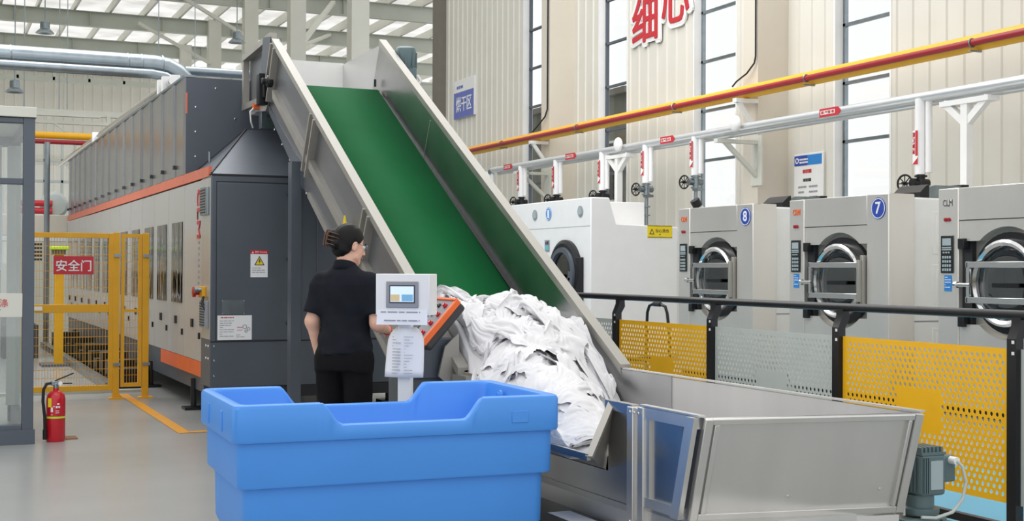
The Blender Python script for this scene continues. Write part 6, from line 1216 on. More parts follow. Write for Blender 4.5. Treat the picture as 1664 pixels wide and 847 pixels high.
-2,0,1,-3,3,0,1,2,0,0,0,0,-1,0,-1,0,-2,0,2,-1,2,0,0,-1,0,-2,0,1,3,-2,0,0,0,0,1,-3,-1,1,2,2,-2,-1,0,0,1,-1,1,0,-1,1,
0,0,0,-1,2,0,1,0,1,-2,-2,0,1,0,-1,1,-1,-1,-2,0,1,3,1,0,0,-1,-1,-1,0,2,0,0,0,0,0,2,-2,-1,-1,2,0,0,-3,1,0,0,1,0,0,1,
0,-1,-1,3,2,0,-2,-2,1,-2,1,-1,1,1,-1,-1,2,-1,1,-1,-1,0,1,1,0,1,0,0,-1,0,1,-1,0,0,0,1,0,0,-2,-1,-2,2,2,-1,0,1,-1,0,0,-2,
-1,2,2,0,-1,1,-1,-2,-3,3,0,0,-2,0,1,0,0,1,-1,0,0,-1,0,-1,1,1,2,-1,1,0,-1,1,-1,-1,0,1,1,0,-1,-1,1,-1,0,1,-2,1,1,0,1,-1,
1,0,2,1,-1,0,1,1,-4,-1,1,-1,0,0,0,0,0,0,1,0,-1,0,-1,1,-1,0,-1,1,-1,2,0,0,0,0,-1,0,2,-3,-4,0,4,1,1,0,0,-2,0,1,1,2,
1,0,0,1,-1,-4,-1,2,4,-3,-1,1,2,-1,1,-1,-1,0,0,2,1,-1,0,0,0,0,0,0,-1,-1,0,0,0,1,0,-1,0,-3,1,2,-2,1,0,-2,3,2,0,0,-3,2,
0,-1,-2,-1,0,3,-2,-1,2,3,-2,-1,-1,2,0,1,0,-1,-1,0,1,1,-1,1,-1,0,0,2,3,-3,-1,-1,1,-1,0,0,-1,0,0,-1,0,-1,2,0,-1,1,2,1,1,-2,
0,-1,0,0,-1,0,2,1,-2,0,1,0,-1,-1,-1,3,1,0,0,-1,-2,-1,1,0,2,0,0,0,0,3,-2,1,-2,0,-2,0,1,-1,2,-3,-2,1,-1,5,-1,-2,1,1,2,1,
1,-1,0,0,1,0,1,-2,1,-1,0,0,0,0,0,-3,1,0,1,1,1,-1,1,-1,0,2,-1,-2,0,0,1,-1,2,-1,1,-1,-1,1,-1,2,-3,-1,0,0,3,0,-3,0,1,1,
2,-1,-1,-1,2,-1,0,1,-1,0,0,-2,0,1,2,-1,-1,-1,-1,1,2,2,-1,0,0,-1,1,2,-1,-4,2,0,-3,2,1,0,-1,3,-5,-1,3,-1,1,-1,0,1,1,-2,-2,0,
1,1,-2,-2,-2,1,2,-2,3,0,0,1,-2,-1,0,1,1,1,0,-3,-1,1,1,1,0,0,0,0,1,0,-2,2,1,-2,0,2,-2,1,-1,-1,0,-1,0,-1,-1,0,2,2,0,-2,
-4,4,3,1,-4,0,-2,3,-3,1,1,0,1,-1,-2,1,1,1,0,0,-1,-1,0,0,0,0,1,-1,0,4,-1,-4,2,1,0,0,-3,0,5,-1,0,0,-5,0,1,-3,-1,2,1,1,
-3,0,1,1,1,1,-1,-1,0,-1,0,0,1,1,0,-2,-1,1,0,2,1,0,-1,0,0,0,0,-1,-1,0,2,-1,0,1,1,-3,1,-1,4,0,0,-1,-1,-2,-2,1,-1,-3,1,1,
-5,-1,0,3,4,-2,1,1,0,1,-1,0,-1,0,1,0,-1,-1,0,0,0,1,1,-1,-1,0,0,2,-3,0,0,2,-2,0,1,-1,-1,2,0,2,-2,3,1,-4,-1,0,-2,0,-2,0,
-6,0,1,-1,1,2,2,0,1,0,0,1,0,-1,0,2,0,0,0,-1,-1,-1,1,1,0,-1,0,-2,3,-2,-2,3,-1,-1,-1,2,0,1,-3,2,1,-4,2,3,-3,1,-1,-2,1,-1,
-3,1,-1,0,1,1,-1,0,1,-2,1,0,1,1,-2,1,1,1,0,1,-1,-1,-1,0,1,1,-1,-1,-1,1,1,-3,1,-1,0,0,6,-3,2,-1,0,-2,-3,-1,1,-3,2,1,0,0,
-2,0,1,1,-1,1,1,0,-1,1,0,0,0,-1,0,-1,0,0,1,0,3,0,-2,-1,-1,0,0,0,0,-1,0,-1,0,1,0,2,1,2,1,0,0,0,-2,-5,0,-1,-1,1,-1,1,
-1,0,-1,0,0,-1,0,2,2,-1,1,0,0,1,1,-1,0,0,0,0,-1,1,-1,0,-2,-1,-1,1,1,-1,-3,1,0,2,0,0,2,2,0,0,0,1,0,0,-7,3,-2,-1,0,0,
26,-2,-5,-8,-7,-10,-7,-11,-11,-10,-11,-9,-5,-6,-5,-1,1,1,1,7,7,7,11,4,-1,2,-1,2,2,6,-5,-7,-2,6,6,2,-5,-4,-5,-4,-4,-1,-1,1,6,3,2,2,-4,-9,
3,-1,1,0,0,0,-3,3,-1,0,1,0,-2,3,1,2,-1,-1,0,-4,1,-2,-3,3,0,1,4,2,-5,-7,7,3,-1,-7,-3,2,8,-1,-2,0,1,1,0,-1,-8,0,1,1,7,3,
1,2,0,1,-1,0,-1,-1,2,0,0,1,-2,3,2,-3,1,-1,1,-1,-1,-1,0,-1,2,3,0,-1,0,-6,-4,8,3,-3,-6,-2,4,4,0,-1,-1,0,-2,3,-3,-3,-1,0,2,8,
3,-1,-3,-1,2,3,2,0,-1,-1,-1,-3,7,-1,-1,2,-3,-2,0,1,0,2,0,1,1,-2,0,-7,2,-1,0,-3,3,6,1,-1,-3,-3,2,2,2,0,-1,0,0,-3,-1,-1,-2,2,
3,-2,-1,-2,-1,1,2,1,-1,-1,0,8,0,-2,2,-2,0,-1,-3,1,-1,0,2,-1,1,-3,-7,1,1,11,-1,-6,-4,2,2,1,0,4,-1,-3,0,1,2,-1,2,1,-1,0,-3,-4,
0,2,1,-1,-2,-1,1,-2,0,3,4,0,-2,2,-2,0,-1,2,0,0,0,-2,-3,0,-3,-4,4,7,4,-2,-1,0,-2,-1,-3,-3,1,4,2,2,-2,-2,5,-3,0,0,-3,2,3,-2,
2,1,1,1,-1,-1,-5,-1,5,3,-1,-2,2,-1,-2,1,1,-2,1,0,1,2,-5,-6,-2,2,7,4,-2,-2,2,1,-1,-1,3,-3,-7,1,6,2,-1,1,-3,0,1,1,0,-7,3,5,
3,-3,3,0,0,-5,2,3,2,-2,2,-2,1,-1,2,0,-1,0,-3,-1,-2,1,-5,-2,4,8,-4,-2,-2,-2,6,2,2,-5,2,4,-4,-6,-1,6,5,-6,-4,1,2,1,4,-1,-6,3,
2,1,-4,-1,-1,5,2,1,-2,1,-1,0,-3,1,-1,1,2,0,1,1,-3,-8,2,6,3,0,-2,-5,0,3,-2,2,-1,3,-3,1,3,-5,-2,-2,2,8,3,-2,-2,-2,-3,3,-3,-4,
-1,0,3,1,0,-1,1,1,-1,-1,-2,2,0,-1,2,-2,1,0,0,-3,-3,0,6,0,1,-2,0,0,1,1,-1,1,0,1,-1,-5,3,2,-2,-2,0,1,2,1,0,1,2,-2,-1,-6,
2,-4,-1,5,1,-1,-2,-2,-1,0,6,-2,0,2,-1,1,-3,5,-1,-4,1,4,-3,-1,2,1,-1,0,1,0,1,-4,2,-1,-1,1,1,2,1,1,-1,-3,-1,-3,-1,1,0,3,1,-2,
1,2,-3,-3,2,3,-1,-2,1,-1,1,4,-1,-3,1,3,0,-6,5,3,-1,0,0,-1,-5,1,4,-2,-1,-2,0,2,-1,2,2,0,-2,0,5,-2,0,3,-2,1,-1,-5,0,0,1,-1,
2,0,1,-1,-2,0,1,1,1,1,-4,1,1,0,1,-1,-3,7,-2,-2,2,-2,1,1,-3,-1,1,2,0,-1,-2,1,-2,-1,4,2,-2,0,-3,-2,4,-2,-1,0,2,3,1,0,-1,0,
0,1,0,0,2,-2,0,0,-1,2,3,-3,-1,2,3,-6,5,-1,-3,2,1,0,-2,-1,2,-3,1,2,0,0,1,-1,0,-2,-3,4,1,1,-6,2,-4,2,9,-4,-1,0,0,-1,0,0,
3,-4,1,2,-2,1,1,-1,0,-1,1,2,0,2,-4,2,2,-2,1,-2,-3,3,1,0,1,-2,0,-2,2,2,-1,-2,3,-2,-3,-3,2,5,-1,3,-1,-2,1,1,0,2,-3,-1,-2,1,
2,1,-1,-2,2,0,-1,2,0,-1,-4,1,6,-1,-1,3,-2,0,0,-1,0,1,-3,2,-1,3,0,-1,-5,0,1,2,-2,1,0,-2,0,-2,7,0,-1,2,-2,-1,0,-4,7,-1,-1,-2,
2,0,0,1,-1,1,-1,-1,1,1,-1,4,-5,-3,4,0,-2,-1,2,2,0,-4,4,-1,0,0,-2,3,0,-3,-2,3,1,0,1,2,-2,-4,4,0,0,1,-1,-2,0,2,-4,3,1,0,
4,-1,-1,-1,0,2,0,-1,-4,-1,6,-1,-2,3,-2,-3,2,0,-1,1,2,0,-1,2,2,0,-3,-2,3,0,-1,-5,7,-1,0,-3,2,0,2,-5,2,2,-1,1,1,-1,-3,-1,1,3,
3,0,-2,1,-1,-4,0,0,2,5,1,-4,2,0,0,0,1,-1,1,-2,1,1,1,-5,-1,4,2,-1,-5,4,-1,-1,-3,2,0,-2,1,2,2,0,-2,1,-2,0,3,1,-1,-3,0,2,
-5,3,0,-2,0,-1,0,2,6,1,-1,1,-1,-1,-1,2,-1,0,1,2,-2,1,-1,3,-5,-1,0,2,1,-2,1,1,-1,-3,-2,0,-1,2,0,6,-1,-4,-3,2,-1,6,-1,1,0,-1,
0,-4,1,1,0,1,3,2,-2,-2,0,-1,3,-1,1,-1,1,1,-3,1,2,-1,1,-1,4,-3,-4,-1,5,-2,0,1,0,2,-2,-1,-3,1,-1,2,4,-7,-4,4,0,3,4,-2,1,1,
4,-1,-1,1,1,0,0,1,0,-2,-2,0,0,2,-1,0,0,0,1,-2,2,3,-4,-3,1,3,0,-2,-2,4,-1,0,-4,3,3,2,-3,-6,-4,4,4,4,-1,-2,2,-8,4,1,-2,-1,
-5,8,1,-2,1,0,0,-2,0,1,3,-1,0,-1,1,-1,-1,2,0,1,-3,0,3,-1,1,-4,1,1,-2,-1,1,1,-1,-5,2,5,1,1,-2,-9,-4,3,8,6,-1,-3,-7,6,1,-2,
-1,-2,0,3,2,1,-2,-1,0,3,-1,1,-2,-3,1,4,-1,-2,3,0,1,-5,3,1,1,0,-3,2,1,-3,1,0,2,-1,-4,-3,2,0,-3,-1,-1,-2,3,3,0,6,-1,-1,1,2,
2,-3,3,0,1,-2,0,3,-2,0,-4,0,5,-1,0,-2,2,3,-2,-1,0,2,-3,1,0,1,0,-3,0,2,0,-1,2,0,2,-5,0,0,1,0,-1,0,-2,-1,2,-3,3,1,0,-1,
2,1,-1,2,0,1,0,0,0,-1,0,-2,-2,4,-1,1,-1,1,0,1,-1,-1,1,-1,-4,1,2,-2,1,2,-1,-2,-2,5,-2,2,2,1,1,-1,2,0,-1,-3,0,2,-1,-5,2,-1,
4,-1,1,-1,-1,0,-1,1,-3,0,4,2,-4,1,3,-3,0,1,0,-3,0,3,-3,0,0,-1,3,1,-1,-2,2,2,-3,-1,3,1,-3,-1,-3,4,2,2,1,0,-2,0,0,0,-2,1,
2,1,-1,0,-4,-1,1,2,1,0,-1,3,2,0,-3,2,-2,0,-3,1,1,1,1,-1,2,0,-4,1,2,-2,-1,0,4,-5,0,0,-1,1,4,1,-1,-1,-1,0,1,-2,0,2,2,-2,
3,0,-1,-5,1,3,0,-2,6,1,-1,0,1,-2,-1,-1,1,-3,1,1,2,-1,-2,2,0,-2,2,-1,-1,2,0,-3,0,2,0,0,2,-1,-1,2,0,0,0,0,-2,2,-2,-4,2,4,
3,-1,0,1,1,0,3,0,-1,0,1,-2,0,1,0,-2,-3,2,0,1,-3,-2,-1,1,-1,0,3,1,1,0,-1,3,-3,1,-2,0,0,2,0,0,-2,-1,2,0,1,-1,2,0,-5,0,
4,0,-1,1,1,-1,2,1,0,-1,-1,0,0,0,-1,-3,3,0,-1,-1,0,-2,3,-2,-2,0,-1,3,-2,3,1,-1,0,-1,3,1,-1,-1,1,-1,1,-1,0,0,1,-1,-1,2,1,-2,
-2,3,-1,5,-3,4,1,-1,-1,0,-1,1,-2,-3,-2,1,1,1,1,0,0,2,0,1,-1,0,-2,-1,2,-5,1,2,1,1,-1,0,0,-1,1,0,1,-1,0,-3,1,3,0,-1,2,3,
-2,1,5,-2,2,4,-1,0,0,-1,0,-1,-2,-1,-1,2,-1,-3,3,1,-1,-2,0,1,0,0,2,-1,-1,1,0,1,1,-2,1,-6,-1,0,-1,2,4,2,-1,1,-3,0,3,0,-3,0,
6,-2,2,-1,5,-3,0,0,-2,-2,0,-1,2,0,1,-1,0,-1,-1,-3,2,1,-2,-1,2,3,-2,0,2,1,-1,-2,-1,2,0,3,0,-1,-2,-3,-2,2,2,1,1,-1,-1,2,2,-1,
7,1,-1,2,-2,1,-3,-4,2,-1,-2,-2,3,3,-1,1,-2,0,1,0,-3,1,2,0,-1,-2,0,2,-1,1,2,0,0,0,-1,2,0,0,1,-2,-1,0,-1,0,1,0,-1,-2,3,3,
7,1,-1,0,1,-3,-2,1,-3,2,0,0,-4,1,0,2,0,-3,1,4,0,-2,-1,0,1,-2,2,0,2,-6,0,4,1,0,-1,4,-2,1,1,0,-7,-1,0,2,1,1,1,1,-4,5,
8,-1,1,0,-2,-1,0,-2,1,-1,0,0,1,-1,2,-5,2,1,-3,0,2,1,1,0,-2,2,-1,-1,-1,4,0,-1,1,0,1,0,3,-1,-3,-3,1,-5,-2,1,2,3,2,1,0,-3,
6,-1,1,0,-2,-4,0,3,1,0,-1,1,0,0,-1,1,1,-1,-2,-2,-2,0,1,2,2,0,0,0,-1,0,1,0,0,1,1,0,-1,1,4,0,-1,-3,-2,1,-4,-2,3,2,3,-4,
6,-1,-4,-2,0,3,-1,-2,3,1,0,-3,0,0,0,1,-3,2,4,-2,0,-1,0,1,-2,-2,2,2,-2,2,-4,4,5,-2,-2,-3,1,6,1,-4,-1,2,-2,-2,3,-1,-3,0,1,3,
4,-2,0,0,0,0,2,0,1,-2,-1,2,-2,-2,0,1,1,-1,0,2,-1,1,1,-1,1,-1,-4,1,4,-1,1,-6,4,2,-3,-1,4,2,-3,-4,-2,2,4,-4,0,4,1,0,-3,0,
5,0,0,0,0,-1,0,1,-2,1,-1,0,1,1,1,-4,1,1,-2,0,1,-1,-2,2,-1,2,1,-1,-1,2,0,0,-5,4,2,-1,0,0,-2,2,-5,-2,-1,8,-4,-2,4,1,1,-1,
2,3,-1,-1,1,0,1,-1,-4,1,3,-2,-1,1,1,2,-2,1,-1,-2,1,0,-5,-1,1,1,5,0,-1,-2,2,0,1,0,1,0,-1,-1,-4,0,3,2,-3,-1,5,-3,-3,3,2,-1,
0,3,1,-2,-1,2,0,-2,1,-1,0,0,0,-2,0,1,2,-1,2,0,-1,0,1,-4,1,0,1,3,1,-1,0,0,-3,4,0,2,-6,2,-2,-2,0,1,1,0,-1,4,-2,-3,4,0,
-5,1,6,4,-2,1,-2,2,0,0,-1,1,-1,-1,-1,2,0,-1,-3,2,1,-1,1,1,0,0,-3,-2,3,1,1,-1,0,-1,1,0,1,-1,0,2,-2,-2,0,1,1,-2,1,2,-3,2,
-1,-2,0,3,2,2,0,1,-1,0,0,-1,0,1,-1,1,-2,0,1,-1,0,-1,2,0,1,-1,0,-1,-5,6,1,-1,0,0,0,-3,1,-2,1,3,-1,-1,1,-1,1,3,-2,0,0,0,
-2,-1,-2,0,10,-1,2,-2,-1,-1,0,0,1,0,1,-3,2,0,0,0,-3,3,-2,0,0,0,1,2,-1,-2,1,2,-4,1,2,-2,-1,-2,0,2,1,1,-1,2,-3,1,3,-1,1,0,
-6,0,1,6,-5,2,2,2,1,1,0,0,-1,1,1,-1,-3,1,0,0,3,-4,1,1,-1,0,-3,3,2,0,-3,2,0,-1,-2,4,-4,-5,0,2,6,-2,1,-2,4,-6,2,4,-4,-2,
3,2,1,-6,-1,0,2,0,4,-1,-1,0,1,-2,-1,1,2,-1,0,0,-1,3,0,0,-2,0,0,-3,1,3,0,-1,2,-7,-2,4,3,-4,2,-4,4,2,-1,-3,1,4,-1,-5,1,-2,
8,1,0,0,-1,-2,-1,0,-1,2,-1,-1,0,0,-3,0,1,2,0,-1,-1,1,-4,2,2,0,1,-1,1,-3,1,2,0,-1,2,-2,3,1,-2,-2,-4,2,2,-1,-5,1,0,-1,-1,1,
8,0,-1,0,0,-1,-2,2,-2,-3,3,0,0,1,0,0,-2,-2,1,2,1,-5,-1,-2,3,0,2,2,2,-1,-6,-6,-1,1,0,2,3,4,2,2,-2,-2,-1,1,-1,-7,0,2,-1,1,
38,-16,-9,1,3,2,0,4,-2,0,0,3,0,-1,3,6,5,3,-3,-3,0,3,2,-2,1,9,5,3,-1,-5,-3,-4,-5,-2,-3,-1,-3,-5,-6,-4,-4,-4,-4,-1,2,1,1,2,1,1,
1,3,-2,-4,-2,3,-2,0,1,0,0,1,6,2,-2,-5,-1,-4,8,4,-1,-1,-3,-1,2,-7,2,0,-4,3,-2,-1,1,1,2,-2,3,3,2,0,0,-1,-2,2,-1,1,-1,0,0,-1,
-2,2,3,0,-1,-6,1,0,-2,3,3,4,-1,-1,-2,1,0,1,-7,4,3,0,0,1,1,-2,-7,-3,2,-1,1,1,1,-2,1,1,0,0,3,3,1,0,0,0,1,-2,-1,0,1,-2,
2,0,1,1,1,-1,-1,-5,5,1,3,-2,-2,0,-6,-2,3,8,-2,-7,0,3,0,2,-4,-3,0,0,-3,3,-2,4,-1,1,2,0,-1,-2,0,1,3,2,-1,2,-1,2,1,-1,-2,0,
-1,4,1,-1,-4,5,2,2,0,-2,0,-2,-3,-7,5,6,0,-2,1,-1,-7,-1,2,-3,-2,2,4,-1,-2,2,0,-3,4,0,-2,1,0,2,-1,-2,-1,0,0,0,2,3,1,-1,3,1,
-5,4,3,1,1,-1,1,-1,1,2,-4,-5,-2,4,5,-1,0,-6,2,2,2,-7,-2,0,1,6,-3,-3,4,-3,4,-4,-1,2,0,0,3,-1,4,-2,-3,0,4,-3,0,1,3,0,-2,1,
-1,-2,0,1,5,0,-1,0,2,-2,-8,-2,4,8,3,-2,-4,-5,0,0,5,-2,-4,3,3,-4,-3,1,1,-1,2,0,-1,2,2,-3,1,-1,-1,5,4,1,2,-1,-1,-3,-1,1,-1,-2,
3,0,-2,2,0,-1,2,3,-6,-8,2,9,-2,-3,2,2,-2,-1,-4,-1,0,-1,8,-2,-5,2,-2,0,2,2,-1,6,-6,-2,2,5,-6,0,1,-3,5,5,2,1,-1,-2,-1,-1,0,2,
-4,4,5,0,-2,2,-2,-6,-3,4,7,1,0,-3,-7,1,0,-1,6,0,-7,1,-1,-1,5,-2,0,-2,-1,0,1,6,3,-5,-3,3,-1,-1,-2,1,-3,2,4,4,2,2,-1,-1,-2,-3,
4,-1,-1,-1,2,-1,-4,-1,4,2,-1,0,-1,3,1,-8,1,3,-6,1,-1,2,-4,3,0,-1,0,1,1,0,0,-1,4,2,-3,-4,1,1,-2,2,-2,-2,-1,0,1,2,4,4,1,-2,
1,3,-1,-3,-3,2,6,-1,-1,1,-2,-5,0,4,3,-1,-8,6,0,-7,1,0,0,0,1,3,1,-1,2,-2,2,-4,4,0,1,-4,-1,3,2,-4,0,-3,-3,-1,0,1,2,3,5,2,
-5,7,3,-1,-1,-6,1,7,1,-1,-1,-6,0,-3,1,5,-1,-4,0,3,2,0,-2,-3,3,-2,5,2,0,1,-2,-3,4,-2,-3,2,2,-1,-3,4,3,-2,-2,-2,-1,-5,0,1,0,7,
0,-1,0,4,2,0,-6,-1,3,1,1,2,-3,-2,-5,-1,1,4,2,4,0,-1,-1,-2,-5,1,1,1,-2,5,1,2,-5,3,-2,0,1,2,2,1,-2,2,-2,3,0,-3,-5,0,0,-3,
0,2,-2,-2,2,2,2,-7,0,2,2,-2,7,-2,-4,-5,6,-4,1,-1,3,2,1,0,-5,-2,1,2,-1,-1,1,3,2,-1,1,0,-2,0,5,2,-1,-1,-2,3,-4,1,-5,-2,6,1,
1,-4,6,-3,-5,1,3,6,-4,-5,-1,2,1,1,-4,3,5,0,-6,-2,-2,1,4,5,-2,-3,-2,6,2,-5,-1,-2,5,1,3,-2,1,-2,-4,2,4,3,-2,-3,-7,2,9,-7,-3,7,
6,-6,-3,7,-1,-4,-3,4,2,-2,-6,3,3,-1,5,-2,-2,-1,4,2,-1,-4,-5,1,7,0,-2,-1,5,0,-2,-2,-5,5,1,1,1,-1,-5,0,-2,5,2,0,1,-7,1,6,-2,-5,
4,0,-4,-2,5,1,-2,-5,-2,3,2,1,-5,-3,1,6,-4,-1,2,2,3,2,-3,-5,0,8,2,-7,-2,7,1,0,-8,1,1,-1,4,1,0,-1,-2,-2,0,-2,4,-2,-1,4,3,-1,
2,1,1,-2,-6,0,1,-2,1,-2,4,-1,-4,3,0,-1,1,0,-1,0,1,6,3,-3,-4,0,4,2,-5,-2,5,1,0,-3,-1,3,0,-2,1,3,-1,-4,2,-2,-2,3,-3,1,1,4,
-3,-1,-1,-1,0,2,0,1,-1,2,-1,-2,8,2,-2,-5,1,0,0,-1,1,-4,4,3,4,-3,-7,3,6,-6,-2,6,2,0,-1,0,0,0,-2,-2,5,-5,5,-1,-3,1,0,-5,-1,5,
0,-5,0,1,4,-3,-1,0,1,4,3,0,-4,1,4,-3,1,1,-2,-1,2,0,-6,2,5,1,-1,-4,0,4,-6,2,0,2,2,0,-3,1,4,-7,2,6,-3,-2,2,0,0,-1,-1,-4,
-3,1,-1,-1,-2,0,1,4,-2,-2,0,6,1,-4,2,2,-6,6,3,-2,-7,-2,8,-1,-2,0,5,0,-7,1,5,-1,-1,-3,3,3,-1,0,2,-1,-4,3,-1,0,2,2,-5,1,0,0,
-4,4,-2,-4,0,6,5,-2,2,-5,-4,-1,2,0,-2,8,-1,-7,7,2,-3,-4,0,9,0,-5,-2,6,-2,-6,3,1,3,-2,-5,1,6,0,-3,5,0,-5,1,4,-2,0,1,-6,-2,2,
-2,-1,3,5,1,-2,-6,-4,1,7,-1,0,1,1,-2,-4,5,0,-5,4,2,0,-1,-1,-1,4,-4,-1,5,0,-6,-1,6,1,1,-2,-6,5,3,-1,-1,3,-1,-7,5,2,-1,0,-3,-4,
2,-4,0,-1,6,-6,0,0,0,0,5,1,0,2,0,-2,-1,4,-3,-8,3,6,-1,-4,1,1,1,-3,1,2,1,-3,1,0,3,1,1,1,-1,-2,1,-1,0,4,-2,-2,0,-1,-1,0,
-4,1,1,-1,0,-1,0,4,-1,2,3,0,-5,3,3,1,-1,-4,-5,-1,0,7,2,-6,-1,2,1,-4,1,-1,3,2,-1,3,-1,2,2,0,3,1,-1,-2,2,-2,0,0,-2,-3,-5,0,
-2,0,-2,4,-3,1,1,1,2,-1,0,3,0,-6,-3,2,-3,2,0,6,-2,-5,4,0,-2,-1,6,-3,-3,4,-2,-3,2,5,3,-1,0,-2,-1,2,0,0,1,2,-3,-1,1,2,-3,-6,
0,1,-1,2,0,-2,1,3,1,-1,-2,-3,5,1,-4,-6,0,0,6,3,2,-5,-5,1,1,0,1,5,-3,4,-2,-2,-5,1,3,-3,-2,-1,0,-1,0,1,0,4,7,-3,-4,0,5,-2,
3,0,1,0,-1,1,1,1,-1,-1,2,-2,-4,-2,3,1,3,-2,2,-2,-1,2,-3,0,1,0,-5,-1,8,-2,2,-1,-2,-4,-3,0,-1,0,5,-3,-1,0,-1,0,4,8,0,-2,-4,0,
3,0,1,-1,0,2,-2,3,-7,1,2,3,-7,-3,-2,4,7,2,-1,-2,-3,0,-1,1,1,-2,2,-3,-2,1,4,4,0,-3,-6,0,1,-1,0,7,-4,-3,1,2,-4,3,6,1,-1,-6,
2,2,0,0,-2,-2,1,-2,-1,3,1,-6,-1,4,2,-3,-4,4,-1,2,-3,-1,0,2,0,0,2,6,-3,-5,-2,3,5,-2,4,0,0,0,-6,1,5,1,-1,0,-1,-8,1,3,4,2,
-3,4,0,-5,-1,1,7,-7,5,2,-5,0,2,0,2,2,-4,-4,1,0,1,-1,1,-1,-2,1,0,4,4,-1,-1,-5,0,-1,3,1,-2,1,0,-1,2,-3,1,0,3,-1,-4,1,1,3,
-5,-2,0,2,-2,5,1,-4,8,-5,-4,4,7,-1,-1,3,-1,-1,0,0,-1,-4,1,1,-2,0,-2,-2,7,3,-1,0,-4,-2,-1,0,-1,0,0,0,1,4,-5,-1,1,7,0,0,-2,-1,
-7,-1,3,-1,1,8,-6,6,0,-4,2,-5,1,7,0,-3,-1,3,1,-4,3,2,0,-1,0,0,-1,-3,-4,6,0,-1,-1,4,-4,-4,2,-2,2,-2,-1,5,3,-3,-3,-2,2,5,4,1,
-6,2,0,-2,7,1,-2,2,-6,5,2,0,-5,-2,2,-1,0,0,0,-1,2,5,0,0,0,-3,2,3,-2,-2,-2,-3,-1,2,5,0,-5,0,-3,0,2,-2,7,3,-2,-1,2,-6,2,3,
2,2,-8,6,-2,-1,5,-1,0,2,0,0,-1,-4,-1,-1,5,-2,-3,0,-2,0,2,1,-3,1,-1,1,0,0,2,4,1,-3,-6,5,6,-2,-4,-6,3,0,-3,1,5,1,2,3,-4,-5,
5,-4,0,1,-1,-4,-1,7,2,-4,-1,2,4,-1,1,-4,-2,5,-1,-3,0,-3,-2,4,0,-4,1,2,-2,-3,1,2,1,6,1,-3,4,1,-1,-6,-7,2,0,0,2,-1,1,5,3,-1,
-1,-3,3,0,3,-3,0,-4,6,-2,-3,0,3,0,-1,5,-4,-2,6,1,-2,1,-2,-1,3,-1,1,1,1,-4,-2,-2,3,-1,3,1,-3,0,-4,0,-1,-2,2,0,0,6,2,-2,2,2,
-3,2,3,0,-1,2,0,-2,-2,4,-1,-2,-4,2,-2,4,1,-5,1,7,1,0,-1,-5,-3,6,-5,-1,6,4,-2,2,-1,-4,-3,1,0,-2,2,3,-3,-4,-1,4,-1,-2,2,1,4,4,
-1,4,1,-1,0,0,0,1,-1,-1,1,2,-2,1,-1,-2,3,-1,-7,3,4,-1,1,1,0,1,-1,-4,-6,8,5,-1,-5,3,4,1,-1,-3,0,2,-1,-5,-7,3,3,-1,-4,1,1,7,
2,2,1,-1,-1,1,-1,-4,0,-3,0,4,3,1,1,-1,-1,2,-1,-7,0,-1,0,1,0,3,5,1,-3,-6,6,2,1,1,1,1,-3,-1,2,-1,-3,2,-3,-8,1,7,-1,-2,-3,0,
0,-1,-1,1,-1,1,2,-2,-1,3,2,-5,-1,1,0,3,0,-3,5,2,-1,-2,2,-1,2,-7,0,3,4,-2,0,3,2,-2,-2,-2,4,0,0,0,0,-3,1,-4,-5,0,6,1,0,-3,
-4,4,0,-1,1,1,0,0,-6,3,4,2,-1,-4,0,-1,1,0,-2,0,2,4,2,-1,1,0,-7,-2,2,8,-5,-4,7,1,-7,-4,5,5,1,-1,1,-1,0,-2,-4,-2,-1,3,3,1,
-5,2,6,3,-1,-5,-5,1,1,-2,0,2,6,2,-1,1,0,-1,-3,-4,-2,1,6,2,0,1,0,-4,-2,3,-1,-3,-1,3,-1,0,-4,5,5,0,0,-1,2,-2,-2,-3,-3,-2,1,1,
3,-7,-1,3,4,-4,-2,1,5,0,-3,1,-3,4,4,-6,0,4,1,1,-3,3,-7,3,-2,1,3,2,-1,-7,1,4,-5,-1,4,3,0,-1,-1,0,2,1,-7,3,0,2,2,-5,-5,0,
-2,0,-3,1,-3,7,4,0,-2,1,0,0,-1,-2,2,-5,-1,2,-1,3,5,-1,-2,-4,0,0,0,5,2,-3,-2,3,-2,-4,5,2,1,0,-1,-4,3,1,-2,-5,1,-1,0,5,-1,-3,
-2,0,2,-4,-1,5,3,2,-3,-6,0,0,3,2,-1,4,-3,-4,1,-1,-1,1,0,2,5,0,-2,-5,5,0,2,-2,3,-2,-1,1,1,-1,0,1,-1,0,2,-3,-6,-3,2,-2,3,0,
3,-2,-5,-2,2,-3,0,2,1,4,1,-2,-2,1,1,2,4,0,0,-2,-5,-3,2,0,2,2,4,-2,-7,3,3,-1,3,1,0,0,-2,0,-3,2,-5,0,3,3,0,-9,-2,1,-3,0,
-7,0,3,0,0,-1,0,-1,6,4,0,0,-1,-6,-3,2,2,1,1,2,3,-4,0,0,-4,-1,4,4,2,-7,0,4,-1,2,0,1,-2,1,0,0,-1,-4,-2,-1,4,0,-5,-4,0,-1,
2,-3,-2,3,0,-3,1,0,0,1,-2,-1,1,2,-3,0,-2,2,0,2,5,1,0,0,-1,-1,-2,-2,2,5,-3,0,1,4,0,-3,-3,-3,2,2,1,1,-3,-2,-3,1,-3,-1,-3,0,
2,1,-2,1,-1,1,0,0,-5,-2,2,0,-1,1,7,-3,3,1,1,-4,-4,6,-1,-2,3,1,-1,-3,-5,4,5,-1,-2,-1,1,2,2,-1,-1,-3,-1,2,2,-2,-3,-1,-3,-2,0,-2,
-132,3,4,5,7,5,6,6,6,4,6,4,2,5,6,4,3,6,2,5,3,3,4,4,4,2,3,4,5,6,5,5,4,6,5,6,3,6,6,5,5,5,5,5,5,5,5,6,5,6,
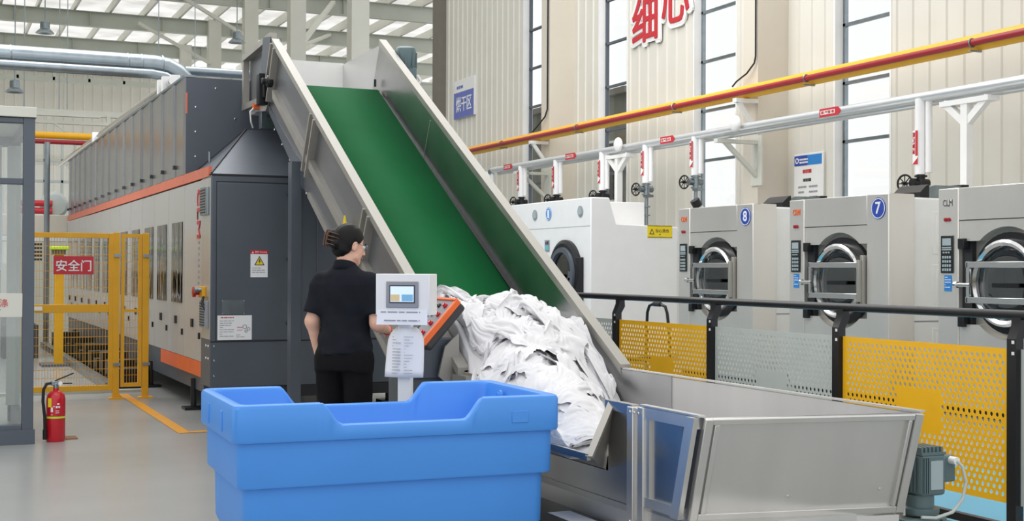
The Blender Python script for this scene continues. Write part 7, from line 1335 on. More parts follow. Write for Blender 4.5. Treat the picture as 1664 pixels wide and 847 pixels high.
1,0,1,0,-2,1,1,-1,-2,2,-2,1,3,-1,-3,1,1,-4,4,-1,1,1,0,0,0,3,0,-1,0,-1,1,1,1,-2,-1,-2,2,-2,-1,0,-1,0,0,0,1,0,1,-1,0,-1,
3,-1,0,0,-1,0,0,0,1,-1,1,-1,-1,0,1,-2,1,2,-2,2,1,-1,0,1,-2,-1,2,0,1,0,0,0,0,1,-1,-2,-1,2,-2,0,0,-1,1,1,0,0,0,1,-1,1,
6,-2,-2,-2,2,0,-4,2,0,1,1,0,-2,0,1,0,-2,2,1,0,0,2,-2,0,2,-1,0,2,-1,1,0,-3,-1,0,2,1,-4,-1,1,0,1,0,0,1,-1,2,1,-2,3,0,
5,1,-4,-1,-1,1,1,-3,1,-1,0,2,1,-1,-2,2,3,-2,0,-1,1,1,2,-2,0,2,1,-1,0,-3,0,0,-1,0,-2,2,2,-3,2,-2,1,1,0,2,0,-2,1,2,-1,2,
-1,5,3,-3,-3,-2,1,2,-2,0,-1,-1,1,2,2,0,-1,1,-1,1,-2,0,1,1,2,-1,-1,0,-1,2,-4,3,1,-3,0,-1,2,0,-1,3,-1,1,1,-1,3,-1,-1,-2,2,-4,
1,-1,3,4,-1,-2,-1,-1,2,-2,-1,0,0,1,1,-1,1,-1,3,-1,1,-2,-1,3,-2,2,-1,0,-1,0,0,-4,0,2,1,-2,2,1,0,1,2,1,0,-1,-4,1,-1,0,-2,2,
1,0,0,2,4,-1,-1,-1,-5,4,2,-3,1,-2,-2,3,-1,3,0,-1,-1,2,1,-2,2,-2,-1,-3,1,0,1,2,-1,1,-3,4,-3,2,2,0,-1,-2,-1,-2,2,1,-5,3,1,-3,
3,-1,1,-4,0,3,2,0,-2,-5,1,5,-1,1,1,-3,2,0,-4,2,0,1,0,1,-2,1,3,2,-2,-2,0,-2,0,-2,5,-5,4,2,-3,-2,0,-1,1,1,1,-4,5,-1,-3,2,
1,1,1,1,-5,-1,-1,-2,3,1,0,-5,2,2,4,1,-1,2,0,-3,2,-1,2,-2,-1,0,-1,0,3,-3,0,4,-3,3,-3,4,-2,-2,0,0,-1,3,0,0,-3,1,0,0,-1,0,
5,-5,-2,3,0,-6,0,-1,2,2,0,2,-1,1,-1,4,0,0,-1,0,2,-1,-1,3,-2,0,-5,1,-1,4,0,-5,5,-2,-1,2,2,0,1,-4,3,0,-3,1,0,0,-2,-2,2,1,
5,0,-7,-1,0,-2,-1,4,0,-1,-1,3,2,-2,1,1,2,0,-2,2,-3,0,1,-2,5,-5,3,-1,-1,-1,-2,5,0,-1,5,-1,-1,-1,-2,3,0,-3,2,-1,1,0,0,-2,-1,-1,
-2,3,0,-6,2,4,0,1,0,-1,-1,1,0,2,-2,0,1,1,-1,1,-2,1,-1,-2,-4,6,-1,-1,-1,2,4,-2,1,1,-1,1,-1,-1,0,3,-4,2,1,-3,-1,2,1,2,-2,-6,
-2,-3,5,1,-1,4,-2,-2,3,2,1,-4,0,1,3,-3,0,-1,-1,0,2,0,-2,1,0,-5,3,3,1,1,0,-1,0,0,0,-1,0,-1,2,-2,2,-1,-2,2,0,-1,1,1,1,-2,
5,-5,-4,2,2,1,4,-2,-3,1,2,3,-3,-1,-2,3,-1,0,0,-1,-1,0,-2,2,3,3,-3,0,1,-1,-3,1,1,3,0,1,-5,3,-1,1,-2,1,-3,1,0,1,-1,2,-2,4,
4,1,2,0,-2,-2,-2,4,0,0,-3,1,3,-3,0,-2,0,-2,3,0,1,-2,3,-2,-1,1,3,-3,1,0,3,1,-3,-1,-2,-2,5,-2,2,-1,-1,-1,3,-1,1,0,-4,-3,5,0,
6,0,-2,2,2,-1,0,-1,1,-2,2,-2,-1,2,-2,-1,-3,-1,5,-2,-1,-1,0,1,1,-1,0,3,0,1,1,-1,-3,0,0,-1,0,2,-1,0,1,-1,0,-1,0,1,3,-5,-1,5,
-1,8,0,0,1,3,0,-2,-2,1,-1,-1,0,-3,0,-1,0,-1,-1,3,-3,1,0,1,1,2,1,0,-4,-1,-1,2,3,-4,0,1,-2,0,0,0,1,0,0,1,0,-1,2,1,-3,0,
-1,2,5,1,0,-3,3,2,2,-3,-3,0,-3,0,-1,0,1,-2,0,-1,4,2,-2,-2,-1,1,-2,0,5,0,-3,-3,2,2,0,-1,1,-1,0,0,1,-1,-1,1,0,0,-5,7,-2,-4,
2,0,0,-3,0,3,0,-1,-1,3,0,-1,2,-1,-2,0,-1,3,-1,0,-1,0,3,1,-3,-2,-1,0,0,-1,3,1,-1,0,0,1,-1,0,0,0,-2,1,0,0,1,-2,1,0,4,-4,
0,-2,0,1,1,1,-1,-1,0,-1,0,1,0,2,2,-1,-1,0,1,1,-1,-1,-1,0,3,0,0,-2,0,-3,0,1,1,0,0,-1,3,-1,-1,-1,1,0,1,0,-1,-1,2,-1,1,0,
-4,-1,1,3,0,-1,1,1,-1,-1,1,0,0,0,0,2,2,-3,2,-1,3,-3,1,1,-3,-1,3,0,0,1,-3,-1,-1,0,1,0,0,1,0,0,-1,1,-1,0,-1,3,0,-1,0,2,
-2,1,1,0,0,-3,-1,-1,1,3,1,-1,0,0,0,-3,1,3,-1,1,0,3,-3,-2,4,-3,-1,2,0,3,0,-2,-1,0,-1,1,-2,0,2,-1,1,0,0,-2,2,0,2,-4,1,5,
-3,2,0,-3,0,2,-2,1,2,-1,0,1,-1,1,0,-1,0,1,0,1,-2,0,0,0,-1,3,-1,0,-2,1,2,0,-1,0,0,0,0,-1,-1,2,0,-1,-3,3,0,1,0,2,-3,2,
-1,-2,-1,3,-1,1,0,0,-1,0,-1,-1,2,1,2,-1,-1,-2,1,-3,2,1,1,0,-3,1,1,0,1,-4,1,3,-2,2,0,0,1,-1,-2,0,0,1,-1,-1,1,0,1,2,1,-2,
1,-3,-2,1,2,-1,-1,2,0,-1,0,0,-1,-1,1,0,0,1,-2,2,-1,-1,0,-1,4,-2,-1,0,-1,2,-2,0,4,-2,1,1,0,-2,0,-1,1,-1,2,0,0,0,-3,0,3,1,
-1,2,-1,-1,-1,0,2,-2,-1,1,1,0,0,-1,-3,3,-1,0,-1,1,1,0,-1,0,-2,2,0,-1,-1,1,1,-1,1,2,-2,-1,0,1,-1,1,-1,0,4,0,-4,-2,2,1,-1,-1,
-2,0,0,0,1,-2,1,0,1,-1,0,-1,1,0,0,-1,0,-1,1,-1,-2,0,1,0,1,0,0,1,2,-2,0,2,-1,-2,0,0,0,2,-2,0,1,2,-1,-3,0,1,-1,1,0,0,
0,-1,1,-3,0,2,-2,3,-3,2,-2,3,-2,-1,-1,1,1,-2,0,-2,0,1,0,0,1,-1,1,1,1,0,-1,-1,0,1,0,0,-1,2,0,0,0,0,-1,-2,0,1,0,0,1,2,
5,1,0,-1,-8,1,1,-1,3,-4,2,-2,1,-1,2,-1,-2,2,0,-1,1,-3,0,3,-3,2,0,-1,1,0,1,0,-1,-1,0,0,0,0,3,0,-2,-3,0,3,3,-1,-2,0,-1,-2,
1,2,1,1,0,-6,0,-2,1,2,-3,2,-1,1,-3,0,2,1,-1,0,-1,2,-1,-1,1,1,-1,1,-2,1,0,0,-2,2,-1,-2,2,0,2,0,-2,0,2,2,-2,-2,3,-2,-3,0,
0,1,1,2,3,-4,-3,-2,-1,-1,4,-3,2,-1,1,-1,-1,0,-1,1,1,0,0,0,-1,0,2,-2,0,2,0,0,0,-2,2,0,-2,0,-1,0,3,2,-3,1,0,0,-1,-1,1,-4,
0,0,0,0,-3,9,-1,-1,-6,-3,1,3,-1,2,0,2,-2,-3,2,1,0,-4,3,-1,2,-1,0,-1,0,1,1,-2,3,-1,-1,2,-2,-1,0,0,1,0,0,-1,0,0,0,-1,0,1,
-6,0,2,0,3,-1,5,-2,-3,1,-2,1,1,0,1,-2,1,2,-1,-3,-2,2,1,1,0,0,0,2,-2,-1,1,0,-2,1,1,-3,3,0,0,0,-1,-2,1,0,1,0,0,0,0,1,
-4,0,0,-1,3,0,-3,4,6,-1,-5,-1,0,1,0,0,-1,-1,0,1,1,0,0,0,1,-1,0,0,3,-2,-2,-2,2,0,1,2,-1,0,-1,1,-1,-1,0,0,-1,1,0,0,0,-1,
-4,0,0,1,-2,5,2,-6,0,7,2,-7,1,-1,2,1,0,-1,1,0,1,2,-5,2,-4,2,0,1,0,0,0,-2,0,1,-1,0,1,1,2,-2,0,3,-4,0,0,-1,1,0,-1,1,
3,-4,-1,2,2,-4,2,6,-2,-6,2,4,-3,0,-3,0,1,1,-3,1,0,-3,5,-1,5,-4,0,-1,-1,1,0,1,0,-2,1,1,0,0,0,0,0,0,3,-3,1,-1,-3,3,0,-2,
2,1,-2,-3,1,0,0,2,2,0,-5,3,1,0,-1,0,-2,-1,2,0,-1,4,-1,-1,-1,1,-1,-1,-1,1,-1,2,0,0,0,-1,1,-1,0,0,0,0,2,-1,0,2,-2,-1,1,3,
-1,-2,2,0,0,0,0,0,1,2,0,-2,0,-3,2,0,2,-3,1,3,1,-2,0,2,-3,1,0,-1,1,-3,1,3,-2,1,0,1,-4,2,0,0,1,-1,-1,2,-1,0,3,-1,1,-1,
-5,4,0,1,0,2,-2,-2,1,1,3,-2,0,1,-2,0,1,6,-3,-2,0,2,-1,-2,1,-2,0,1,-3,1,1,-1,1,0,0,0,2,-3,-1,0,0,2,1,1,0,0,0,1,-1,1,
2,-1,-1,2,-2,0,-2,1,-1,0,2,2,-2,2,0,-2,1,0,4,0,-1,1,-2,-2,-1,2,-3,1,2,-1,-2,1,0,2,0,-2,0,0,0,0,1,0,-1,1,1,1,-2,1,1,0,
4,0,-1,-2,1,-2,2,-3,1,1,0,1,0,0,1,2,0,0,-1,1,0,-5,3,0,-2,0,1,0,1,0,0,-1,1,-3,0,1,-2,1,1,2,-2,-1,1,-2,-1,1,3,-1,0,2,
1,2,-2,-1,2,0,-2,4,-4,-1,2,-1,2,1,2,-1,1,0,-4,-2,1,-1,-1,2,3,-1,0,-1,1,1,2,-2,-1,-1,-1,1,3,-2,0,-1,-1,0,-1,-1,1,0,1,2,1,0,
3,-3,1,0,0,1,1,0,-2,0,-1,3,-1,1,0,1,-3,-1,5,-2,-5,4,-2,0,-1,1,2,1,-2,-1,0,4,-2,1,1,-2,0,1,-3,0,1,1,0,1,0,-2,1,-2,1,2,
0,-1,1,1,-1,1,1,1,-1,-2,2,0,3,-2,-2,3,-2,-2,1,2,2,-2,2,-3,2,0,-2,1,2,-1,-1,-1,3,-1,0,1,0,1,0,-2,-1,-1,0,1,-1,0,1,2,0,0,
0,2,0,0,-2,0,2,1,1,-3,-1,0,1,1,1,-3,2,2,-7,2,2,2,-2,1,0,0,0,-1,0,4,1,-4,0,3,-1,2,0,-2,1,0,-2,-4,1,0,0,3,0,1,1,-1,
1,2,1,-1,0,-2,-1,-3,6,4,-3,-3,-1,1,0,1,0,-1,3,-3,1,-2,2,1,-1,-2,4,-2,-3,0,2,5,-4,1,1,-1,1,2,-2,0,1,-2,0,-3,3,2,-2,-2,0,-2,
4,-2,0,1,1,-1,-2,2,-2,2,3,-1,-3,-3,0,0,1,1,1,1,0,0,-1,2,1,-2,-2,4,0,-4,0,1,4,-2,0,-2,0,1,2,-2,-1,1,2,2,-2,-1,0,0,-6,-2,
7,-4,0,1,-3,2,0,-1,2,-2,-2,2,0,-1,-1,1,0,1,0,-1,1,2,-1,-1,1,3,-3,-2,3,1,-2,-1,1,1,-2,2,-2,-1,1,-5,1,3,0,3,2,-2,2,-8,0,6,
4,2,-3,1,-1,-3,1,1,-2,1,1,-4,1,2,-1,-1,1,0,2,2,-2,2,0,-3,0,2,3,-5,-1,3,2,0,-3,0,1,-1,-3,0,-1,4,-2,2,0,2,-2,2,-3,0,4,-1,
-142,-4,0,-1,-1,0,-3,0,0,2,2,-2,0,-1,1,3,2,3,4,0,2,-2,0,-3,-3,-1,1,-4,-3,-2,-2,-1,2,-2,1,1,1,1,3,1,3,1,1,0,0,-1,-1,-1,1,2,
5,2,-2,0,0,-2,3,-4,3,-1,-1,2,-1,1,2,-2,0,0,-1,1,-1,1,-2,2,1,-2,0,4,0,0,2,1,-1,3,-1,1,0,0,-2,1,-3,-1,-1,-1,-1,1,0,0,0,0,
6,1,-1,-2,1,0,0,1,-1,2,-2,0,0,0,0,0,0,0,1,-1,-3,4,0,-1,1,2,-2,0,2,1,0,1,1,1,1,-2,1,0,-2,-1,-1,-1,0,-2,0,2,0,1,-2,-1,
-3,7,3,-1,0,-1,-2,1,1,-1,2,-1,0,1,0,0,0,-1,-2,1,2,-3,3,0,0,2,0,-2,2,0,2,0,0,1,1,-1,-2,-1,0,-2,2,-2,-1,2,-1,-1,1,3,0,-2,
2,-3,5,4,-3,1,0,-1,-1,2,1,1,-1,-3,1,1,-1,1,-1,0,0,1,-2,3,1,-1,1,2,0,1,0,1,0,-4,-1,3,-3,-1,1,-2,-1,3,-1,1,1,0,1,-4,3,1,
7,-5,-3,4,5,0,-1,1,-2,-3,1,-2,4,1,-2,1,0,-2,0,-1,0,1,3,0,0,1,1,0,1,1,-1,0,-3,2,-2,-2,3,-2,0,1,-2,0,2,0,1,0,-2,-1,-2,3,
7,0,-4,-3,3,5,0,-1,0,1,0,3,-4,1,-1,0,-1,0,-2,1,0,1,0,-1,2,0,1,1,-3,2,-1,-3,2,0,1,-3,1,1,-1,0,1,0,1,1,1,-2,-1,-1,2,0,
6,1,0,-2,-5,1,7,-1,4,-2,-3,2,2,-2,0,-3,2,-2,1,-2,2,2,-4,4,-1,3,-1,-3,3,-1,-1,-2,1,1,-1,-1,0,0,0,2,0,-1,1,2,-1,-2,-2,3,-2,1,
2,3,1,2,0,-3,-4,5,1,3,0,-3,-1,0,-1,2,-3,1,-3,3,-1,-2,5,-3,2,-1,-1,-1,1,1,0,2,-5,1,2,0,0,2,0,-2,2,1,2,-3,-2,-1,3,0,0,-5,
7,-3,1,2,0,0,2,-1,-3,-1,1,2,-1,2,0,-1,-2,-2,3,-2,1,2,0,-1,-4,-3,2,5,-1,-3,2,1,1,-2,-1,3,1,0,-1,1,1,1,-3,-1,1,0,0,-1,0,1,
3,4,-1,2,0,-1,-2,2,-1,0,0,-2,4,-2,2,-2,1,-1,-1,1,-2,0,1,0,0,0,-2,0,2,0,-1,0,4,-1,-1,0,2,-2,1,2,0,-1,-3,2,-2,0,0,0,1,0,
4,0,3,-2,2,-3,0,3,0,-5,3,-1,-1,3,-2,3,-1,0,1,-1,-1,1,-6,3,2,1,0,0,-2,2,0,1,0,-1,1,3,-4,1,2,0,-2,0,1,-2,0,0,-1,1,-4,-1,
5,1,0,-5,1,3,-1,-5,2,5,-1,1,-3,-1,4,-1,1,0,1,-1,2,-4,3,-4,1,2,1,0,-1,1,1,1,-2,0,0,1,-1,2,0,-1,-2,0,0,-2,1,2,-1,0,0,-1,
5,-1,1,2,-2,-1,1,1,-2,-3,0,4,-2,2,-3,3,1,1,0,0,-1,-3,2,1,0,1,0,1,0,0,2,-5,2,0,2,-2,2,0,-1,-3,0,0,-1,1,1,0,1,-2,0,2,
6,-1,0,2,-1,-1,-1,2,-3,3,0,-5,5,-2,1,-3,4,1,0,0,0,0,1,1,0,-4,4,1,-2,2,-6,0,-1,6,0,0,-1,-1,-2,0,1,-2,3,-1,-2,-2,3,2,1,-2,
5,1,-5,0,3,4,0,-4,1,-1,0,1,-3,4,-1,0,-1,3,0,0,-1,3,-3,3,1,0,-4,0,3,-8,4,4,1,-3,-1,2,-1,-1,-1,1,0,0,-3,2,1,1,-2,0,2,2,
5,0,2,-5,-5,3,5,3,1,-2,-4,1,3,-4,2,1,0,0,-1,2,0,0,0,-2,1,4,1,-7,-2,6,2,0,-3,0,0,-2,0,0,1,0,-2,0,2,-2,1,1,-1,2,0,-1,
8,-6,2,4,-3,-6,-1,4,4,2,0,-2,0,1,-1,1,-1,-1,2,-1,2,-1,-1,-1,-3,-1,2,7,-1,-2,-2,3,0,-3,1,-2,1,-2,0,0,1,1,0,2,-1,-1,2,-2,2,0,
6,3,-3,-1,6,0,-3,-6,-3,3,6,1,-2,1,0,-3,1,0,-2,3,-1,0,2,2,1,-1,-2,-1,2,-1,-1,-5,4,0,-3,3,-2,1,0,0,1,0,-2,0,1,2,-1,-1,0,3,
6,1,2,3,1,1,0,-1,-2,-2,-2,2,0,-2,-2,1,0,-1,1,-1,2,0,-1,-2,4,-3,-3,-2,1,3,2,-1,-3,3,1,-5,2,1,1,0,1,1,1,0,-1,0,1,-1,-2,0,
6,3,2,1,-2,-1,-1,4,0,-2,0,-2,-3,0,0,0,0,0,1,-1,0,1,1,1,-3,2,1,-1,-2,-1,-1,2,0,-1,1,0,-1,2,1,-1,0,0,-1,1,1,0,-1,0,0,-1,
10,-1,2,-5,-2,3,4,0,1,-2,-2,-3,3,-1,0,-1,-1,1,-2,2,-1,3,-3,1,0,-2,2,1,0,-1,-1,1,0,0,-1,0,1,0,1,0,-1,-2,3,-1,1,-2,1,1,0,-1,
10,0,-5,2,1,-3,-3,1,2,2,-3,4,0,-1,-1,-4,1,0,3,-1,0,-3,4,0,-2,2,-2,1,1,-1,1,-2,1,0,-1,2,0,-1,0,1,1,0,-3,3,-1,2,-2,1,0,-1,
8,0,0,-4,0,1,2,-2,-2,0,3,0,1,0,-2,2,-3,1,-1,1,1,-1,-2,0,2,1,0,-1,0,1,0,1,-3,1,2,-2,0,0,0,2,-1,1,-1,-1,0,0,0,1,0,1,
8,-3,-1,2,0,0,1,-4,1,1,-1,1,2,1,0,-1,0,-4,0,2,1,1,-1,-2,1,0,0,1,1,-3,0,2,0,-2,1,2,-1,0,-1,0,1,0,0,-2,-1,1,3,-1,0,-2,
7,-1,0,0,0,1,-3,2,-1,0,1,-1,-2,-1,5,0,0,1,-4,-3,1,3,2,-2,-2,2,1,-3,2,2,-3,1,2,-1,-2,2,1,-1,0,0,0,0,0,0,0,-1,-4,3,1,3,
7,0,0,-1,1,-3,1,1,0,-1,0,0,0,1,0,2,-1,-1,2,-2,-2,-3,4,4,-1,-4,2,1,-4,2,2,-3,1,2,-1,-1,2,-1,-1,1,-1,0,2,-1,-4,-2,2,-6,2,2,
7,0,0,1,-1,-1,0,-1,0,1,0,-2,1,1,-1,3,-1,0,2,0,-1,-1,-2,1,2,0,-2,2,-1,-2,1,0,0,0,0,0,-1,2,0,-1,0,1,-1,-4,0,-1,-2,4,-2,-1,
6,1,0,1,0,0,-4,0,1,-1,1,1,0,0,-1,-2,6,0,-2,2,-1,1,-2,-1,0,3,-2,0,0,0,-2,1,1,-1,0,1,-1,1,0,0,0,-2,-3,0,1,1,2,0,0,-2,
2,-1,2,0,5,2,-1,-2,-1,0,-2,2,-1,0,2,1,-2,2,0,-1,1,-1,0,-1,0,-1,2,-2,2,-1,1,-1,-1,0,1,0,0,-1,2,-1,-3,-2,0,2,2,1,-2,-4,-1,3,
9,-3,-2,1,-1,4,2,-1,-1,-1,0,-3,2,-1,1,0,1,1,-1,0,-1,1,-1,0,-1,0,0,1,1,0,-1,1,-2,1,0,0,0,0,0,-1,-2,-1,3,1,1,-1,0,1,-2,-4,
8,2,-2,-2,-2,1,4,0,-2,-2,1,-1,0,0,-2,2,-4,2,1,2,1,-1,0,-1,1,-1,1,0,0,1,0,-1,1,-1,0,-1,1,-1,-3,-1,5,1,-2,2,0,0,0,-1,0,-2,
4,1,3,1,-2,-3,-2,2,3,-2,0,2,-2,1,-1,-3,5,-2,0,-1,2,-1,1,0,-1,1,0,0,-2,1,1,0,-1,1,0,-1,1,-1,-1,0,0,2,1,-1,0,0,1,0,0,1,
4,0,0,3,0,-1,0,0,0,2,-4,3,-3,-1,2,-1,-1,0,1,1,-2,3,0,0,-1,1,-1,1,0,-1,1,0,0,0,0,0,-3,2,1,1,-1,0,0,0,1,1,-1,1,-1,1,
3,-1,-2,2,5,-1,-2,0,1,-1,2,-2,3,-2,-2,2,-2,0,3,-4,3,1,-2,3,1,-4,3,-1,1,0,-1,-1,1,0,0,0,0,0,0,1,-1,-1,1,0,0,1,1,-1,1,-1,
0,1,0,-1,3,2,0,1,-2,2,0,0,-1,1,0,-2,3,-1,-3,4,-2,0,2,0,-3,2,1,0,0,0,0,0,-1,-1,1,1,-1,-1,0,0,0,0,2,0,-1,1,1,1,0,0,
4,-3,3,-2,-3,5,2,-2,1,0,1,0,0,1,-1,1,1,1,-1,0,1,-3,1,-2,2,0,-3,1,1,0,0,0,0,0,-1,-1,2,-1,1,-1,2,0,-1,1,0,0,2,0,0,0,
3,3,-2,2,-2,-4,4,2,-3,3,1,-2,2,1,1,0,-2,1,2,0,-2,-2,0,-1,2,0,0,0,-1,1,-1,1,0,0,-3,2,-2,2,-1,2,0,1,-1,1,0,-2,2,0,0,0,
3,3,2,-1,0,-3,-3,4,1,1,0,1,-1,1,1,1,-1,2,-3,-2,1,2,-1,0,0,-1,0,-1,-2,2,0,-1,2,-2,1,-2,3,-1,1,0,0,1,1,-2,2,-1,-4,2,-1,1,
6,1,1,-4,-2,5,0,-4,3,0,0,2,0,0,2,0,1,-3,3,-2,-1,1,-1,0,-3,2,-1,-1,1,-3,2,2,-2,1,0,0,0,1,0,0,0,2,0,0,-1,-1,-1,-2,0,-1,
8,0,-3,2,-1,-4,2,3,-2,0,1,0,2,-1,0,3,0,0,-3,1,-4,-3,4,1,1,-2,0,1,-2,1,1,-1,0,0,2,-2,1,2,2,-2,2,-2,-2,0,0,1,-1,-1,0,-1,
4,2,3,-2,2,-2,-3,1,2,-2,1,0,0,2,-1,-5,-1,1,-1,2,3,0,-2,1,1,0,-2,0,2,-3,0,3,-1,-1,3,0,-3,1,2,0,-4,1,1,-1,-3,3,3,-2,0,0,
10,-5,1,3,-1,1,-4,-4,4,2,-2,2,0,1,-3,-1,-1,-2,5,-2,1,1,0,1,-4,3,0,-4,0,3,-3,2,-1,-2,1,6,-2,-6,1,-1,-2,-2,7,-3,0,-2,0,6,0,1,
9,1,-2,0,-1,-1,1,-2,1,0,0,-2,1,-3,3,0,1,1,-2,0,1,0,-1,-4,5,-3,0,3,0,-2,2,-2,-2,0,-4,4,5,-1,-8,2,1,1,-4,6,2,0,-1,0,2,1,
9,-1,-1,-3,1,1,0,0,-1,1,0,0,-2,1,-1,2,-1,-2,1,3,-2,0,-1,3,-2,0,-1,1,0,0,-2,-4,5,1,-2,-1,1,2,-1,-1,4,-1,-3,1,1,1,-1,-2,2,2,
8,-2,0,-1,-3,0,3,1,-1,2,-1,-1,0,-1,1,-1,1,0,-1,-2,2,1,1,-3,0,1,0,-2,3,1,-1,-2,-1,3,-1,-5,2,1,3,-2,0,3,-2,0,-1,2,2,-2,0,4,
4,2,-2,0,1,0,1,0,-3,-5,6,2,0,0,-1,-1,-1,5,-3,0,-1,3,-2,0,1,-3,3,-1,-6,-1,5,2,0,-1,2,-3,-3,-1,3,3,-2,1,1,-1,2,0,-4,5,1,1,
5,-2,1,1,0,-1,1,1,-1,-1,-6,3,4,1,-3,1,1,-1,4,-1,0,-1,-1,0,-2,3,-3,1,0,0,-2,2,0,0,1,1,-2,1,-3,1,3,-4,3,0,0,-2,5,-1,-4,-4,
-2,6,2,-1,0,0,-1,2,-1,2,-1,-5,-1,5,5,1,-1,-2,0,2,-1,-3,0,0,0,-4,2,-2,2,0,2,-1,-1,0,2,-2,0,3,0,-1,-2,0,0,3,-1,2,-1,-1,-1,-5,
0,0,3,2,0,0,1,-2,3,0,2,-1,-4,-3,3,4,3,1,-3,-2,1,0,-1,-1,-4,2,-4,4,-1,2,-3,1,1,1,-1,3,-2,-1,3,0,-1,1,-1,-3,4,1,-1,-1,0,0,
25,1,1,-5,1,5,-3,3,-2,-5,1,2,5,3,-1,-1,5,2,-5,3,6,-4,5,-3,-2,6,5,0,-2,0,1,-1,-5,0,3,0,-6,1,0,-4,0,-2,-2,3,-3,-3,4,-2,-4,-2,
5,-5,2,2,-6,-3,5,-7,8,3,2,-5,-5,1,5,-3,-3,4,6,-7,-3,8,-9,7,1,-7,0,5,2,-1,-1,1,4,-5,-6,2,6,-5,0,3,-5,3,0,-3,6,1,-6,7,3,1,
3,-2,-3,2,4,-6,-1,2,-2,5,-3,5,-3,-4,0,7,-4,-4,3,3,-5,1,2,-3,5,2,-5,-6,-1,0,0,1,3,6,0,-7,1,4,-4,3,1,-3,5,-3,-4,6,2,-2,6,-2,
0,3,-3,-3,4,2,0,2,-7,-2,3,-2,7,-3,-5,1,6,-1,-7,2,1,-3,8,-3,-4,4,1,2,-3,3,0,-5,-5,1,5,1,-5,1,1,-2,6,-2,-4,4,-1,-2,5,3,-3,-2,
4,-2,-1,-1,-6,4,4,5,1,-4,-6,3,1,5,-2,-7,-3,3,4,-4,3,-1,-3,7,-3,-4,0,2,7,-8,1,2,-2,-5,0,5,0,-5,6,-4,1,2,-2,-1,4,6,-8,-3,0,6,
0,3,0,0,-1,-2,-1,-3,6,5,2,-3,-5,0,4,1,-6,-5,2,6,2,2,-5,-5,6,2,-2,-7,-2,5,-5,5,2,-1,-4,-2,4,1,-2,2,-2,6,-2,-4,4,1,1,-10,-2,3,
-1,0,4,0,2,-5,-4,-2,-2,4,5,2,-5,-5,2,6,4,-4,-3,1,-1,2,5,-1,-6,-2,3,1,-7,2,2,-6,6,2,-1,-3,2,4,-3,-1,0,3,2,-1,3,-7,-4,2,2,-2,
-3,3,0,6,0,1,-3,0,-7,-6,0,3,10,-1,-9,-1,6,5,-4,2,-1,-5,-1,5,4,-6,-3,-3,9,-1,-4,0,2,4,-3,4,-5,4,-1,-3,7,-8,-5,14,-6,-8,0,6,-4,2,
-6,1,0,2,5,2,3,0,1,-4,-6,-4,1,9,3,-10,-3,4,8,-4,3,3,-6,-7,0,4,-3,0,-2,3,5,0,-8,2,6,-7,6,-4,0,12,-9,-6,12,-6,-7,1,4,3,0,-7,
-3,-1,-1,1,0,2,1,6,5,0,1,-5,-4,-2,3,1,-6,-2,4,2,-5,1,4,-2,-7,-2,4,5,-3,-4,3,2,2,-5,-1,4,1,0,9,-8,-6,7,-4,-2,1,3,-1,-2,6,2,
-4,3,4,-4,1,4,1,-2,-1,6,-1,-1,-9,-3,4,3,2,-2,0,1,-5,-2,1,2,0,0,-3,3,0,2,-5,4,0,-1,1,8,-5,5,-6,-7,3,-1,4,-3,1,-4,6,3,-3,1,
-3,2,2,2,0,0,-1,-6,1,-4,1,4,8,-7,-6,6,3,-1,1,1,-2,-6,-2,4,6,-1,0,-6,8,-5,1,-3,3,-2,4,2,3,-5,-8,2,2,3,1,-3,-2,1,0,0,-3,-2,
1,-2,0,3,0,1,3,2,-2,-3,-4,2,1,3,-5,-4,5,1,-1,-1,0,1,3,-6,-2,4,3,0,-12,3,4,1,-2,10,1,-4,-1,-8,1,3,1,0,-3,0,-1,4,-2,1,0,-4,
1,0,0,0,1,-4,1,4,0,2,0,-5,-2,3,4,-5,-2,3,0,-2,1,-2,-2,7,-3,-4,-1,1,8,0,-2,3,3,0,0,-6,-7,1,2,5,2,-7,-3,7,1,-2,-1,-2,0,1,
0,-1,1,2,0,0,-6,1,-3,5,6,-2,-7,-2,8,4,-7,1,0,-2,-1,7,-6,-2,9,1,-3,0,4,-1,3,2,0,-11,-2,0,-1,1,5,2,-5,5,-6,-1,7,1,-1,-4,-3,-1,
0,0,-1,-3,0,3,1,-6,2,-3,0,5,7,-2,-9,7,4,-6,-1,3,2,-4,7,-3,-6,6,5,2,-4,6,-4,-9,0,3,-10,4,5,2,2,-6,-1,0,8,-5,-1,2,-4,-3,5,1,
1,0,0,-2,-4,-2,2,4,3,-1,-3,-2,3,5,-1,-5,4,-1,-5,2,8,-1,-4,4,1,-3,1,3,3,-6,-2,-2,-8,2,5,-6,5,5,-4,1,3,-4,-1,6,-4,-1,2,-2,0,4,
-1,-2,1,1,-3,-3,1,-2,2,6,4,1,-8,2,5,-4,0,5,-5,-4,2,7,4,0,2,0,-3,-4,-9,-2,-1,5,1,-4,4,6,-8,-2,0,1,3,6,-2,-2,1,2,1,-1,-4,2,
7,-4,-8,-1,5,-4,-2,0,0,-1,1,2,1,3,0,5,-6,2,6,-3,-7,-2,4,2,2,-2,-3,-2,1,2,-2,-4,5,3,-5,3,7,-3,0,2,-5,1,6,-1,-1,-2,-4,5,1,-5,
5,2,-1,-7,-1,3,0,3,-3,-5,-3,2,3,-1,5,1,0,-6,1,3,2,-2,-5,-3,0,0,-2,0,0,2,4,0,-4,5,2,-5,1,6,2,-3,3,-5,1,1,2,-3,0,2,1,-1,
6,-2,-1,1,-1,5,1,-6,1,4,-4,-2,3,-6,-5,1,6,3,-7,-1,5,3,-4,-4,-3,4,1,-1,4,-6,-1,2,4,-4,3,-1,-3,2,2,-2,4,-1,-5,3,2,0,2,2,-1,-1,
